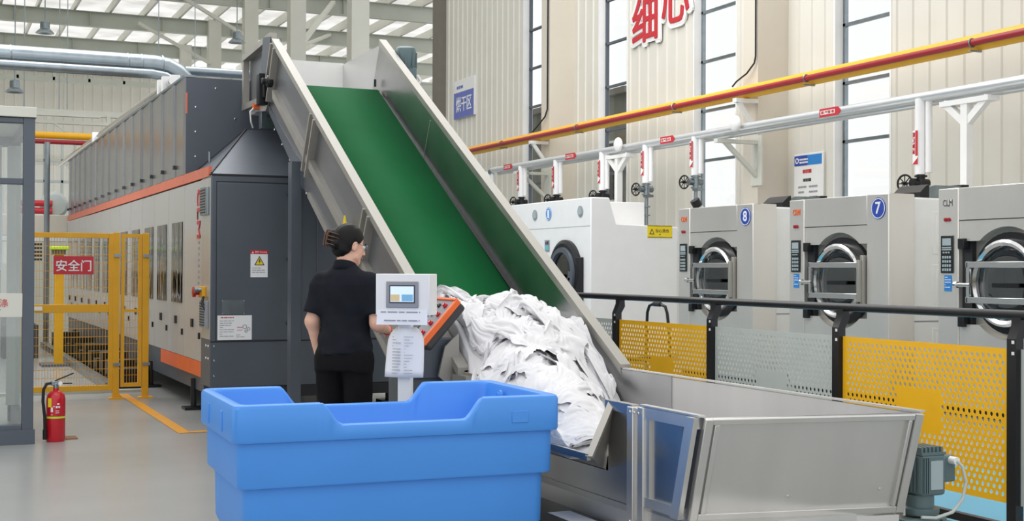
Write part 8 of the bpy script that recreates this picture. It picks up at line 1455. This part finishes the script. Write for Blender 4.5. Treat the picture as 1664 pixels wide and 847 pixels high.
1,-1,3,7,2,-2,-3,-1,-6,-1,8,1,-5,0,-5,0,-2,5,4,-5,-5,2,6,1,-5,-5,8,0,0,0,-3,5,0,-5,-4,6,-2,-2,1,0,0,6,-5,-4,3,6,-1,-4,4,0,
2,2,4,-4,-7,-6,0,3,5,-1,-4,2,2,-2,9,2,-3,-7,1,4,-1,-6,3,3,2,-2,-5,6,-3,3,1,-8,2,6,1,-2,2,-6,-2,8,-6,-1,9,-4,-5,2,6,-5,1,4,
1,2,-5,-5,1,6,1,1,0,2,0,-5,-2,4,0,1,4,-1,-5,-2,4,-1,-7,1,3,5,-2,-4,-1,2,2,1,-6,3,2,-5,4,5,-1,-2,0,-2,2,3,1,-3,1,0,-6,2,
2,-5,-3,3,5,1,-1,1,0,-4,-2,5,-2,1,-1,1,-1,-3,2,4,-3,2,-4,-3,2,0,0,1,1,-3,0,4,-3,-3,3,1,-2,3,3,-6,3,3,0,4,0,0,-3,2,-3,0,
1,-2,-2,4,-1,-2,5,-3,-1,5,-3,-5,9,0,-4,0,-3,0,-4,-2,1,2,4,-3,-3,2,2,-2,2,1,-2,1,4,-4,-2,4,0,1,0,-1,2,2,-1,0,-1,-3,-2,3,5,-4,
1,0,0,-4,1,0,-2,5,0,-1,4,-3,-5,3,3,-3,-3,1,1,-3,-2,-3,4,6,-2,-5,3,3,-5,3,3,-4,0,5,2,1,-5,-1,1,3,1,-1,-2,-4,-1,-1,0,0,2,0,
1,2,0,-1,-3,4,-4,-4,3,1,1,0,2,-4,-1,0,1,-1,4,1,-3,0,-5,1,5,0,-4,3,3,-5,2,3,-2,0,1,-1,-1,-2,3,3,-1,-3,-4,0,0,-1,1,0,2,2,
5,-1,1,-2,0,0,3,-1,-7,-4,4,4,-2,3,-6,-4,4,1,-2,5,-2,-2,7,-7,-3,5,-1,-1,5,0,-4,3,1,-1,0,-1,0,-1,-1,3,-2,-3,-2,2,-2,1,4,1,-1,6,
7,1,0,0,-4,-3,2,0,2,-5,-6,5,0,-2,6,-5,-1,5,-1,-5,8,-1,-5,7,-1,-5,2,2,-3,-1,0,-3,7,-3,-1,1,0,0,-1,-2,-2,-1,3,-3,3,6,1,0,1,-2,
3,3,2,0,1,-5,-3,-3,4,1,-4,-4,2,-2,3,4,-2,-2,2,-1,-4,6,-3,-3,7,3,-3,-5,3,1,-2,0,1,0,-2,2,2,1,-4,-4,-1,1,-1,3,4,2,-2,-3,3,2,
6,-1,2,2,-3,0,-5,-2,-1,0,4,-5,1,-1,-3,5,-1,-2,-3,6,2,-6,8,-5,-2,1,6,-4,-1,2,2,-4,1,2,-4,0,5,-5,-3,0,2,1,5,0,-3,1,0,-1,0,1,
7,1,-2,-1,1,0,-1,-1,-7,0,2,0,-3,6,-5,-2,4,-2,6,-2,0,-2,-1,5,-6,-1,3,2,-6,2,6,0,-8,6,0,-7,2,1,-2,0,1,4,1,1,-2,0,0,0,-1,0,
-6,2,3,4,0,-1,1,0,0,-4,-5,6,-2,-2,8,-5,-2,4,-6,2,2,5,-3,-2,4,-3,-4,4,-2,5,-1,0,-3,-3,5,-3,-4,4,1,0,2,1,-1,0,-1,-1,1,-1,0,0,
-6,-1,0,3,5,0,-1,0,1,1,-3,-4,6,-5,-2,7,-3,0,3,-6,1,5,-2,1,0,-1,0,-2,2,2,-1,-2,4,-5,1,5,-5,-1,5,0,-2,0,-1,0,4,-2,-1,0,0,1,
-7,1,0,-1,4,3,0,-1,-1,3,1,-5,-1,7,-3,-6,6,-4,-1,4,-4,0,8,1,-9,0,2,0,4,-1,0,-1,0,2,-6,6,3,-5,-2,8,-2,-5,3,-2,-1,3,-2,1,0,-1,
-3,-3,2,0,-3,3,4,2,-1,-3,2,3,-7,0,1,-2,0,8,-3,-2,4,-1,-6,-3,6,0,-4,5,4,-1,-4,1,0,4,0,-8,4,4,-2,-6,6,-2,-3,4,-3,-2,4,1,0,1,
-1,-1,-3,3,-1,-4,2,3,2,2,-2,2,0,-5,6,0,-7,-1,7,-1,-2,-6,0,3,-1,9,-2,1,-1,-4,0,1,0,1,1,2,-3,-1,4,-4,-2,4,-6,2,0,-3,2,6,-1,-2,
-9,9,-2,-2,1,-1,-2,1,3,3,0,-1,5,-4,-6,8,1,-7,-4,2,-3,7,2,3,-2,-5,8,-6,-4,1,2,5,-3,-4,0,1,5,1,-1,1,-6,1,-1,-2,5,-4,-3,2,0,1,
-2,-3,5,-6,-2,6,0,-3,0,5,2,0,2,1,-5,-3,6,2,-3,0,3,-5,-3,1,7,-5,-3,6,-4,-4,1,4,4,-4,2,-3,-3,4,-3,-2,2,-1,4,-3,1,4,-5,-3,1,-1,
-4,-1,-3,3,1,-4,4,6,-2,-2,5,-1,-4,6,3,-5,-4,2,7,0,1,1,-2,-8,-2,7,-5,-2,8,-2,-2,-5,3,3,-2,6,-5,-5,3,2,1,-2,0,0,-4,0,7,-3,-4,-1,
-9,2,4,-2,4,-1,-5,3,6,-3,2,4,-3,-2,6,1,1,0,-2,0,-3,-5,5,2,-6,-2,7,-4,-2,7,0,-2,-4,2,1,0,6,-3,-2,4,0,1,-1,0,-1,-3,-3,3,1,-6,
-3,-5,3,6,-3,0,-2,-2,4,1,-5,6,4,-3,-3,7,2,1,-6,-5,0,-2,0,6,4,-3,2,2,0,-4,3,0,2,1,0,-5,1,5,0,0,1,-2,-1,0,1,0,-4,-2,-4,7,
3,-4,-4,2,-1,2,0,-2,0,6,-2,-5,6,5,-1,-2,-7,0,6,0,-5,7,-5,-6,5,5,-9,3,3,5,-2,2,2,1,0,1,-5,1,3,-2,0,2,0,-4,-2,-3,5,-6,3,0,
-2,0,-2,-1,1,-1,1,1,0,1,4,-3,-3,2,5,-5,0,-4,1,5,2,-3,3,-1,-4,1,4,-2,-3,3,6,2,-3,0,3,0,-1,-3,1,-3,-3,2,1,2,-4,0,-2,7,-5,-4,
-3,4,-3,-2,-4,1,5,-1,1,0,5,3,-4,-6,0,-1,6,1,-6,-2,6,3,-4,5,2,-5,5,0,-2,-3,-1,5,3,-2,1,0,0,-1,-5,4,-1,-7,-3,3,3,2,-5,1,7,-5,
-6,4,4,-5,7,-5,-2,5,-4,-1,-2,5,4,-1,-9,0,-1,5,0,-2,-1,3,-1,1,3,5,-6,3,4,1,-2,-5,3,1,-2,3,0,0,-2,-5,1,-1,4,-9,2,6,4,-7,-2,3,
1,-6,1,5,-1,5,-3,-5,4,-4,-2,-3,0,2,1,-1,-2,-1,6,0,-1,1,7,-4,-2,4,3,-4,1,2,3,-2,-7,1,0,0,3,1,0,-1,-3,2,-3,0,-3,0,8,-2,-7,4,
3,2,-4,-2,2,2,3,-5,-4,3,-4,-4,-1,2,3,4,-2,-4,1,7,-2,-3,4,4,-3,-3,4,3,-6,-1,1,4,0,-7,1,-1,-2,2,0,0,-1,-3,-2,8,1,2,-3,-2,-1,-3,
7,-1,1,-4,1,0,-2,5,-8,-2,3,-4,-5,-2,0,3,4,2,-3,0,7,0,0,3,2,-8,-2,4,6,-10,-2,2,7,-1,-7,3,-4,-1,1,-2,0,1,-1,1,10,0,-10,3,2,0,]
SHEETS = np.cumsum(np.cumsum(np.array(FOLDS).reshape(3, 3, 50, 50).transpose(0, 2, 3, 1), 1), 2)*.0022
def surf(x, y):
    fy = np.clip((y-5.57)/2.78*(nv-1), 0, nv-1.001); j = fy.astype(int); lf = np.interp(y, Y[:, 0], left[:, 0]); rt_ = XR-.02
    fx = np.clip((x-lf)/(rt_-lf)*(nu-1), 0, nu-1.001); i = fx.astype(int); a, b = fx-i, fy-j
    return (Z2[j, i]*(1-a)+Z2[j, i+1]*a)*(1-b)+(Z2[j+1, i]*(1-a)+Z2[j+1, i+1]*a)*b
LAY = [(3.45, 8.02, 2, .2), (3.72, 7.9, 0, 2.0), (3.2, 7.95, 1, 1.0), (3.15, 7.6, 2, .6), (3.55, 7.55, 1, 1.3), (3.8, 7.5, 2, 3.9), (3.3, 7.3, 0, 2.4), (3.65, 7.15, 1, 1.9), (3.15, 7.05, 2, .3), (3.45, 6.9, 1, 1.1), (3.1, 6.65, 0, 5.2), (3.35, 6.5, 2, 1.9), (3.05, 6.3, 1, 1.4), (3.25, 6.2, 0, 4.0), (3.0, 5.95, 2, 3.3), (3.12, 5.85, 1, 2.3), (3.0, 5.75, 0, .7), (3.25, 6.75, 1, 1.75), (3.4, 7.75, 1, 2.3), (3.3, 7.35, 1, .9), (2.96, 5.66, 2, 1.2), (2.93, 6.2, 1, 1.55), (2.95, 5.9, 0, 2.6)]
hm = MB().add(vs, fs)
cl_v = []; cl_f = []
for n_, (cx, cy, kind, a) in enumerate(LAY):
    S_ = SHEETS[kind]; ca, sa = math.cos(a), math.sin(a); x = cx+1.25*(S_[..., 0]*ca-S_[..., 1]*sa); y = cy+1.2*(S_[..., 0]*sa+S_[..., 1]*ca)
    y = np.where(y < 5.76, 5.76-.17*np.tanh((5.76-y)/.17), y)
    lo_ = np.interp(y, [5.5, 6.85, 7.1, 9.2], [2.822, 2.822, 3.05, 3.05]); hi_ = np.interp(y, [5.5, 6.0, 6.8, 7.15, 9.2], [3.25, 3.45, 3.8, 3.945, 3.945]); k = .10
    x = np.where(x < lo_+k, lo_+k-k*np.tanh((lo_+k-x)/k), x); x = np.where(x > hi_-k, hi_-k+k*np.tanh((x-hi_+k)/k), x)
    y = np.where(y > 8.2, 8.2+.12*np.tanh((y-8.2)/.12), y)
    z = np.maximum(surf(x, y)+S_[..., 2]*.85*np.clip((y-5.55)/.25, .25, 1)-.02+.022*(n_ % 3), np.where(x < 3.06, .522, 0))
    b0 = len(cl_v); cl_v += np.stack([x, y, z], -1).reshape(-1, 3).tolist()
    for j in range(49): cl_f += [(b0+j*50+i, b0+j*50+i+1, b0+j*50+i+51, b0+j*50+i+50) for i in range(49)]
k0 = len(hm.v); hm.v += [tuple(p) for p in cl_v]; hm.f += [tuple(q+k0 for q in f) for f in cl_f]
lp = hm.build('linen_heap', 'linen', smooth=0)
lp.data.polygons.foreach_set('use_smooth', [True]*len(lp.data.polygons))
md = lp.modifiers.new('smooth_folds', 'SUBSURF'); md.levels = 1; md.render_levels = 1
tag(lp, 'heap of crumpled white sheets spilling down the green belt into the chute', 'laundry', kind='stuff')
# ------------------------------------------------------------------ person (distance-field body, polygonised into continuous skins)
def polygonise(fn, lo, hi, res):
    lo = np.array(lo, float); n = np.ceil((np.array(hi)-lo)/res).astype(int)+1
    ax = [lo[k]+res*np.arange(n[k]) for k in range(3)]
    X, Y, Z = np.meshgrid(*[a.astype(np.float32) for a in ax], indexing='ij'); D = fn(X, Y, Z).astype(np.float32)
    S = D < 0
    c = [S[i:n[0]-1+i, j:n[1]-1+j, k:n[2]-1+k] for i in (0, 1) for j in (0, 1) for k in (0, 1)]
    cnt = sum(a.astype(np.int8) for a in c); act = (cnt > 0) & (cnt < 8); idx = -np.ones(act.shape, int); ii = np.argwhere(act); idx[act] = np.arange(len(ii))
    acc = np.zeros((len(ii), 3)); num = np.zeros(len(ii)); cor = np.array([(i, j, k) for i in (0, 1) for j in (0, 1) for k in (0, 1)])
    for a in range(8):
        for b in range(a+1, 8):
            if np.abs(cor[a]-cor[b]).sum() != 1: continue
            da = D[tuple((ii+cor[a]).T)]; db = D[tuple((ii+cor[b]).T)]; m = (da < 0) != (db < 0); tt = np.where(m, da/np.where(m, da-db, 1), 0)
            acc += np.where(m[:, None], cor[a]+(cor[b]-cor[a])*tt[:, None], 0); num += m
    vs = lo+(ii+acc/num[:, None])*res; fs = []
    for k in range(3):
        sl0 = [slice(None)]*3; sl1 = [slice(None)]*3; sl0[k] = slice(0, -1); sl1[k] = slice(1, None)
        e = np.argwhere(S[tuple(sl0)] != S[tuple(sl1)]); u, v = [q for q in range(3) if q != k]
        e = e[(e[:, u] > 0) & (e[:, v] > 0) & (e[:, u] < n[u]-1) & (e[:, v] < n[v]-1)]
        def cell(du, dv): w = e.copy(); w[:, u] -= du; w[:, v] -= dv; return idx[tuple(w.T)]
        q = np.stack([cell(1, 1), cell(0, 1), cell(0, 0), cell(1, 0)], 1); fl = S[tuple(e.T)]
        if k == 1: fl = ~fl
        q[~fl] = q[~fl][:, ::-1]; fs.append(q)
    return vs, np.concatenate(fs)
def rc(a, b, r1, r2):
    a = np.array(a, np.float32); b = np.array(b, np.float32); ba = b-a; L = float(ba@ba)
    def f(x, y, z):
        t = np.clip(((x-a[0])*ba[0]+(y-a[1])*ba[1]+(z-a[2])*ba[2])/L, 0, 1)
        return np.sqrt((x-a[0]-t*ba[0])**2+(y-a[1]-t*ba[1])**2+(z-a[2]-t*ba[2])**2)-(r1+(r2-r1)*t)
    return f
def el(c, r, R=None):
    def f(x, y, z):
        x, y, z = x-c[0], y-c[1], z-c[2]
        if R is not None: x, y, z = R[0][0]*x+R[1][0]*y+R[2][0]*z, R[0][1]*x+R[1][1]*y+R[2][1]*z, R[0][2]*x+R[1][2]*y+R[2][2]*z
        k0 = np.sqrt((x/r[0])**2+(y/r[1])**2+(z/r[2])**2); k1 = np.sqrt((x/r[0]**2)**2+(y/r[1]**2)**2+(z/r[2]**2)**2)+1e-6; return k0*(k0-1)/k1
    return f
def col(zs, a, b, cx, cy):
    """column of elliptical sections"""
    def f(x, y, z):
        A = np.interp(z, zs, a); Bq = np.interp(z, zs, b); u = x-np.interp(z, zs, cx); v = y-np.interp(z, zs, cy)
        d = (np.sqrt((u/A)**2+(v/Bq)**2)-1)*np.minimum(A, Bq); dz = np.maximum(zs[0]-z, z-zs[-1]); return np.maximum(d, dz)
    return f
def smin(d, e, k): h = np.clip(.5+.5*(e-d)/k, 0, 1); return e+(d-e)*h-k*h*(1-h)
def uni(fs, k):
    def f(x, y, z):
        d = fs[0](x, y, z)
        for g in fs[1:]: d = smin(d, g(x, y, z), k)
        return d
    return f
PP = V(2.265, 7.42, 0); PYAW = math.radians(-42)
t = thing('person', 'person in black polo shirt and black trousers, seen from behind at the control stand', 'person', PP, PYAW)
# joints, local frame: x to the right hand, y ahead
NECK = np.array((0, .0, 1.36)); HC = np.array((.008, .038, 1.512))
hy, hp = math.radians(-36), math.radians(-14)
Rz = np.array(((math.cos(hy), -math.sin(hy), 0), (math.sin(hy), math.cos(hy), 0), (0, 0, 1))); Rx = np.array(((1, 0, 0), (0, math.cos(hp), -math.sin(hp)), (0, math.sin(hp), math.cos(hp)))); HR = Rz@Rx
hl = lambda *p: HC+HR@np.array(p, float)*.95
hr = lambda *r: tuple(.95*v for v in r)
head = uni([el(hl(0, -.014, .03), hr(.074, .093, .086), HR), el(hl(0, .03, -.035), hr(.06, .064, .078), HR), el(hl(0, .066, -.092), hr(.024, .022, .022), HR), rc(hl(-.045, .02, -.075), hl(0, .065, -.095), .02, .018), rc(hl(.045, .02, -.075), hl(0, .065, -.095), .02, .018)], .02)
nose = uni([rc(hl(0, .09, .005), hl(0, .108, -.032), .007, .011), el(hl(-.011, .098, -.036), hr(.008, .009, .007), HR), el(hl(.011, .098, -.036), hr(.008, .009, .007), HR)], .008)
ears = [el(hl(s*.076, -.005, -.012), hr(.010, .02, .033), HR) for s in (-1, 1)]
socks = [el(hl(s*.032, .098, .004), hr(.018, .014, .010), HR) for s in (-1, 1)]
def headf(x, y, z):
    d = smin(head(x, y, z), nose(x, y, z), .008)
    for g in ears: d = smin(d, g(x, y, z), .006)
    for g in socks: d = np.maximum(d, -g(x, y, z))
    return d
SL, SR = (-.160, .0, 1.315), (.160, .0, 1.315); EL_, ER = (-.198, -.035, 1.06), (.212, -.02, 1.055); WL, WR = (-.178, .03, .835), (.175, .215, 1.005)
def hand(w, d, palm, side, curl, s=1.0):
    """w wrist, d pointing direction, palm normal (towards palm), side = direction of the thumb side"""
    w, d, pn, sd = [np.array(v, float) for v in (w, d, palm, side)]; d /= np.linalg.norm(d); sd -= d*(sd@d); sd /= np.linalg.norm(sd); pn = np.cross(d, sd)*(1 if np.cross(d, sd)@pn > 0 else -1)
    R = np.stack([sd, d, pn], 1); fs = [el(w+d*.048*s, (.036*s, .052*s, .014*s), R), rc(w-d*.01, w+d*.03*s, .021, .02)]; fi = []
    for q, ln in ((.027, .068), (.009, .077), (-.009, .071), (-.026, .055)):
        a = w+d*.088*s+sd*q*s; c1 = d*math.cos(curl*.5)+pn*math.sin(curl*.5); c2 = d*math.cos(curl*1.1)+pn*math.sin(curl*1.1); c3 = d*math.cos(curl*1.6)+pn*math.sin(curl*1.6)
        b = a+c1*ln*.45*s; e = b+c2*ln*.32*s; g = e+c3*ln*.25*s; fi += [rc(a-d*.01, b, .0088, .0080), rc(b, e, .0080, .0074), rc(e, g, .0074, .0064)]
    a = w+d*.03*s+sd*.026*s; b = a+(d*.6+sd*.6+pn*.35)*.034*s; e = b+(d*.9+sd*.25+pn*.3)*.028*s
    fs += [rc(a, b, .012, .010), rc(b, e, .010, .0078)]; base = uni(fs, .012)
    def f(x, y, z):
        dd = base(x, y, z)
        for g in fi: dd = smin(dd, g(x, y, z), .004)
        return dd
    return f
handR = hand(WR, (-.30, .94, -.10), (0, -.1, -1), (-.9, -.3, 0), .55); handL = hand(WL, (.12, .12, -1), (1, 0, 0), (.1, 1, 0), .5)
armR = uni([rc(np.array(SR)-(.008,0,.02), ER, .042, .040), rc(ER, WR, .040, .025), el(((ER[0]*.72+WR[0]*.28), (ER[1]*.72+WR[1]*.28), ER[2]*.72+WR[2]*.28), (.042, .05, .042))], .03)
armL = uni([rc(np.array(SL)+(.008,0,-.02), EL_, .042, .039), rc(EL_, WL, .039, .025)], .03)
torso = col([.80, .88, .98, 1.08, 1.2, 1.29, 1.345, 1.37], [.152, .150, .124, .122, .138, .145, .095, .056], [.112, .110, .092, .090, .098, .088, .065, .05], [0]*8, [-.012, -.012, 0, .004, .0, -.006, -.006, 0])
neck = rc((0, -.012, 1.32), hl(0, -.015, -.06), .053, .050)
legs = [uni([rc((s*.082, -.012, .85), (s*.088, .012, .47), .083, .052), rc((s*.088, .012, .47), (s*.09, -.022, .09), .052, .036)], .03) for s in (-1, 1)]
feet = [rc((s*.09, -.03, .05), (s*.105, .12, .035), .04, .034) for s in (-1, 1)]
def bodyf(x, y, z):
    d = smin(torso(x, y, z), neck(x, y, z), .05)
    for a in (armL, armR): d = smin(d, a(x, y, z), .035)
    for a in legs: d = smin(d, a(x, y, z), .03)
    for a in feet: d = smin(d, a(x, y, z), .02)
    d = smin(d, headf(x, y, z), .02)
    d = smin(d, handR(x, y, z), .01); return smin(d, handL(x, y, z), .01)
def skin(name, fn, lo, hi, res, m, par=t, sm=180):
    vs, fs = polygonise(fn, lo, hi, res); return MB().add(vs.tolist(), fs.tolist()).build(name, m, par, local=True, smooth=sm)
skin('body', bodyf, (-.30, -.20, 0.005), (.31, .43, 1.66), .0058, 'skin')
# clothes
def wob(x, y, z, s, f): return s*(np.sin(f*x+2.1*np.sin(f*.6*z+1))*np.sin(f*.8*z+1.3*np.sin(f*.7*y))+.6*np.sin(1.9*f*y+.9*f*z+2*np.sin(f*x)))
shirt0 = col([.86, .885, .95, 1.02, 1.1, 1.2, 1.28, 1.335, 1.37, 1.40], [.170, .170, .163, .152, .150, .160, .172, .136, .094, .062], [.132, .132, .124, .117, .114, .116, .108, .092, .072, .058], [0]*10, [-.016, -.016, -.012, -.006, 0, -.004, -.010, -.012, -.012, -.01])
slR = rc(np.array(SR)-(0,0,.018), np.array(SR)+(np.array(ER)-SR)*.80, .056, .066); slL = rc(np.array(SL)-(0,0,.018), np.array(SL)+(np.array(EL_)-SL)*.80, .056, .064)
dR = (np.array(ER)-SR); dR /= np.linalg.norm(dR); eR = np.array(SR)+(np.array(ER)-SR)*.80; dL = (np.array(EL_)-SL); dL /= np.linalg.norm(dL); eL = np.array(SL)+(np.array(EL_)-SL)*.80
def shirtf(x, y, z):
    d = shirt0(x, y, z)
    r = np.maximum(slR(x, y, z), (x-eR[0])*dR[0]+(y-eR[1])*dR[1]+(z-eR[2])*dR[2]); l = np.maximum(slL(x, y, z), (x-eL[0])*dL[0]+(y-eL[1])*dL[1]+(z-eL[2])*dL[2])
    d = smin(smin(d, r, .05), l, .05)
    fall = np.clip((1.34-z)/.3, .1, 1); d = d+wob(x, y, z, .0034, 26)*fall+.0032*np.sin(52*z+9*x+3*np.sin(17*x))*np.clip((1.02-z)/.15, 0, 1)+.003*np.sin(40*(x*.7+z*.5)+3*np.sin(14*z))*np.clip((np.abs(x)-.08)/.08, 0, 1)
    d = np.maximum(d, .875+.006*np.sin(14*x)-z)
    return np.maximum(d, -(np.sqrt(x**2+(y+.008)**2)-.058-.3*np.maximum(0, 1.385-z)*0)*0-1)
sh = skin('polo_shirt', shirtf, (-.30, -.20, .85), (.31, .18, 1.42), .0062, 'shirt')
# collar
vs = []; fs = []; n = 40
for j, (r, z, tilt) in enumerate(((.063, 1.352, 0), (.061, 1.395, 0), (.064, 1.402, 0), (.072, 1.375, 0), (.079, 1.35, 0))):
    for i in range(n):
        a = 2*math.pi*i/n; vs.append((r*math.cos(a), -.006+r*1.02*math.sin(a), z-.022*math.sin(a)))
for j in range(4):
    for i in range(n): fs.append((j*n+i, j*n+(i+1) % n, (j+1)*n+(i+1) % n, (j+1)*n+i))
MB().add(vs, fs).build('collar', 'shirt', sh, local=True, solid=.004, smooth=60)
hips = col([.78, .82, .88, .95, .985], [.172, .170, .168, .155, .14], [.128, .130, .128, .115, .105], [0]*5, [-.02, -.02, -.018, -.008, -.004])
tl = [uni([rc((s*.084, -.016, .83), (s*.09, .01, .46), .096, .073), rc((s*.09, .01, .46), (s*.094, -.02, .07), .073, .066)], .03) for s in (-1, 1)]
def trouf(x, y, z):
    d = smin(smin(tl[0](x, y, z), tl[1](x, y, z), .012), hips(x, y, z), .03)
    d = d+wob(x, y, z, .003, 22)*np.clip((.88-z)/.1, .2, 1)+.003*np.sin(60*z+10*x)*np.clip((.3-z)/.2, 0, 1)
    return np.maximum(d, .055-z)
skin('trousers', trouf, (-.25, -.2, .03), (.25, .16, 1.0), .0085, 'trousers')
for s in (-1, 1):
    f = uni([rc((s*.092, -.045, .045), (s*.108, .13, .038), .046, .042), el((s*.1, .05, .03), (.05, .12, .03))], .02)
    skin('shoe', lambda x, y, z, f=f: np.maximum(f(x, y, z), .003-z), (s*.1-.08, -.13, -.003), (s*.1+.08, .21, .11), .007, 'rubber')
# hair swept back into a twisted bun held by a claw clip
hairA = el(hl(0, -.022, .036), hr(.0845, .100, .094), HR); hairB = el(hl(0, -.05, -.035), hr(.070, .060, .062), HR); bun = uni([el(hl(-.012, -.122, .016), hr(.044, .034, .050), HR), el(hl(.016, -.112, -.022), hr(.038, .032, .036), HR)], .02)
def hairf(x, y, z):
    q = [(x-HC[0]), (y-HC[1]), (z-HC[2])]; lx, ly, lz = [sum(HR[i][k]*q[i] for i in range(3))/.95 for k in range(3)]
    d = smin(hairA(x, y, z), hairB(x, y, z), .03)
    d = np.maximum(d, (.80*ly-.60*lz-.014)*.95)
    d = np.maximum(d, -el((.08, .005, -.02), (.03, .03, .04))(np.abs(lx), ly, lz)*.95)
    d = smin(d, bun(x, y, z), .012); return d+.0012*np.sin(190*lx+60*lz+4*np.sin(30*ly))
skin('hair', hairf, HC-.17, HC+.15, .0042, 'hair')
clip = MB()
for k in range(4):
    z = .04-.024*k
    for q in (-1, 1): clip.tube([tuple(hl(q*.014-.012, -.166, z)), tuple(hl(q*.034-.012, -.160, z-.002)), tuple(hl(q*.050-.010, -.138, z-.004)), tuple(hl(q*.052-.008, -.112, z-.006))], .0030, 6)
for q in (-1, 1): clip.tube([tuple(hl(q*.014-.012, -.160, .054)), tuple(hl(q*.014-.012, -.168, .02)), tuple(hl(q*.014-.012, -.166, -.03)), tuple(hl(q*.014-.012, -.156, -.052))], .006, 8)
clip.build('hair_claw_clip', 'tortoise', t, local=True)
for s in (-1, 1): MB().ball(tuple(hl(s*.032, .080, .004)), .0115).build('eye', 'paper', t, local=True); MB().ball(tuple(hl(s*.033, .0895, .003)), .0048).build('iris', 'inkdark', t, local=True); MB().tube([tuple(hl(s*.016, .096, .022)), tuple(hl(s*.034, .092, .027)), tuple(hl(s*.05, .078, .022))], .0026, 6).build('eyebrow', 'hair', t, local=True)
MB().ball(tuple(hl(0, .088, -.064)), (.02, .012, .006)).build('lips', 'lip', t, local=True)
g = MB()
for s in (-1, 1):
    c = [tuple(hl(s*(.034+.024*math.cos(a)), .104-.012*abs(math.cos(a))*(1 if s*math.cos(a)*s > 0 else .3), .0+.02*math.sin(a))) for a in np.linspace(0, 2*math.pi, 18)[:-1]]; g.tube(c, .0018, 6, True)
    g.tube([tuple(hl(s*.058, .092, .008)), tuple(hl(s*.076, .04, .008)), tuple(hl(s*.084, -.002, .01)), tuple(hl(s*.084, -.02, -.01))], .0018, 6)
g.tube([tuple(hl(-.01, .105, .004)), tuple(hl(0, .108, .007)), tuple(hl(.01, .105, .004))], .0018, 6)
g.build('glasses', 'galv', t, local=True)
wv = (np.array(WR)-ER); wv /= np.linalg.norm(wv); MB().torus(tuple(np.array(WR)-wv*.005), tuple(wv), .0275, .004, 24, 6).build('bracelet', 'extred', t, local=True)
bpy.context.view_layer.update()
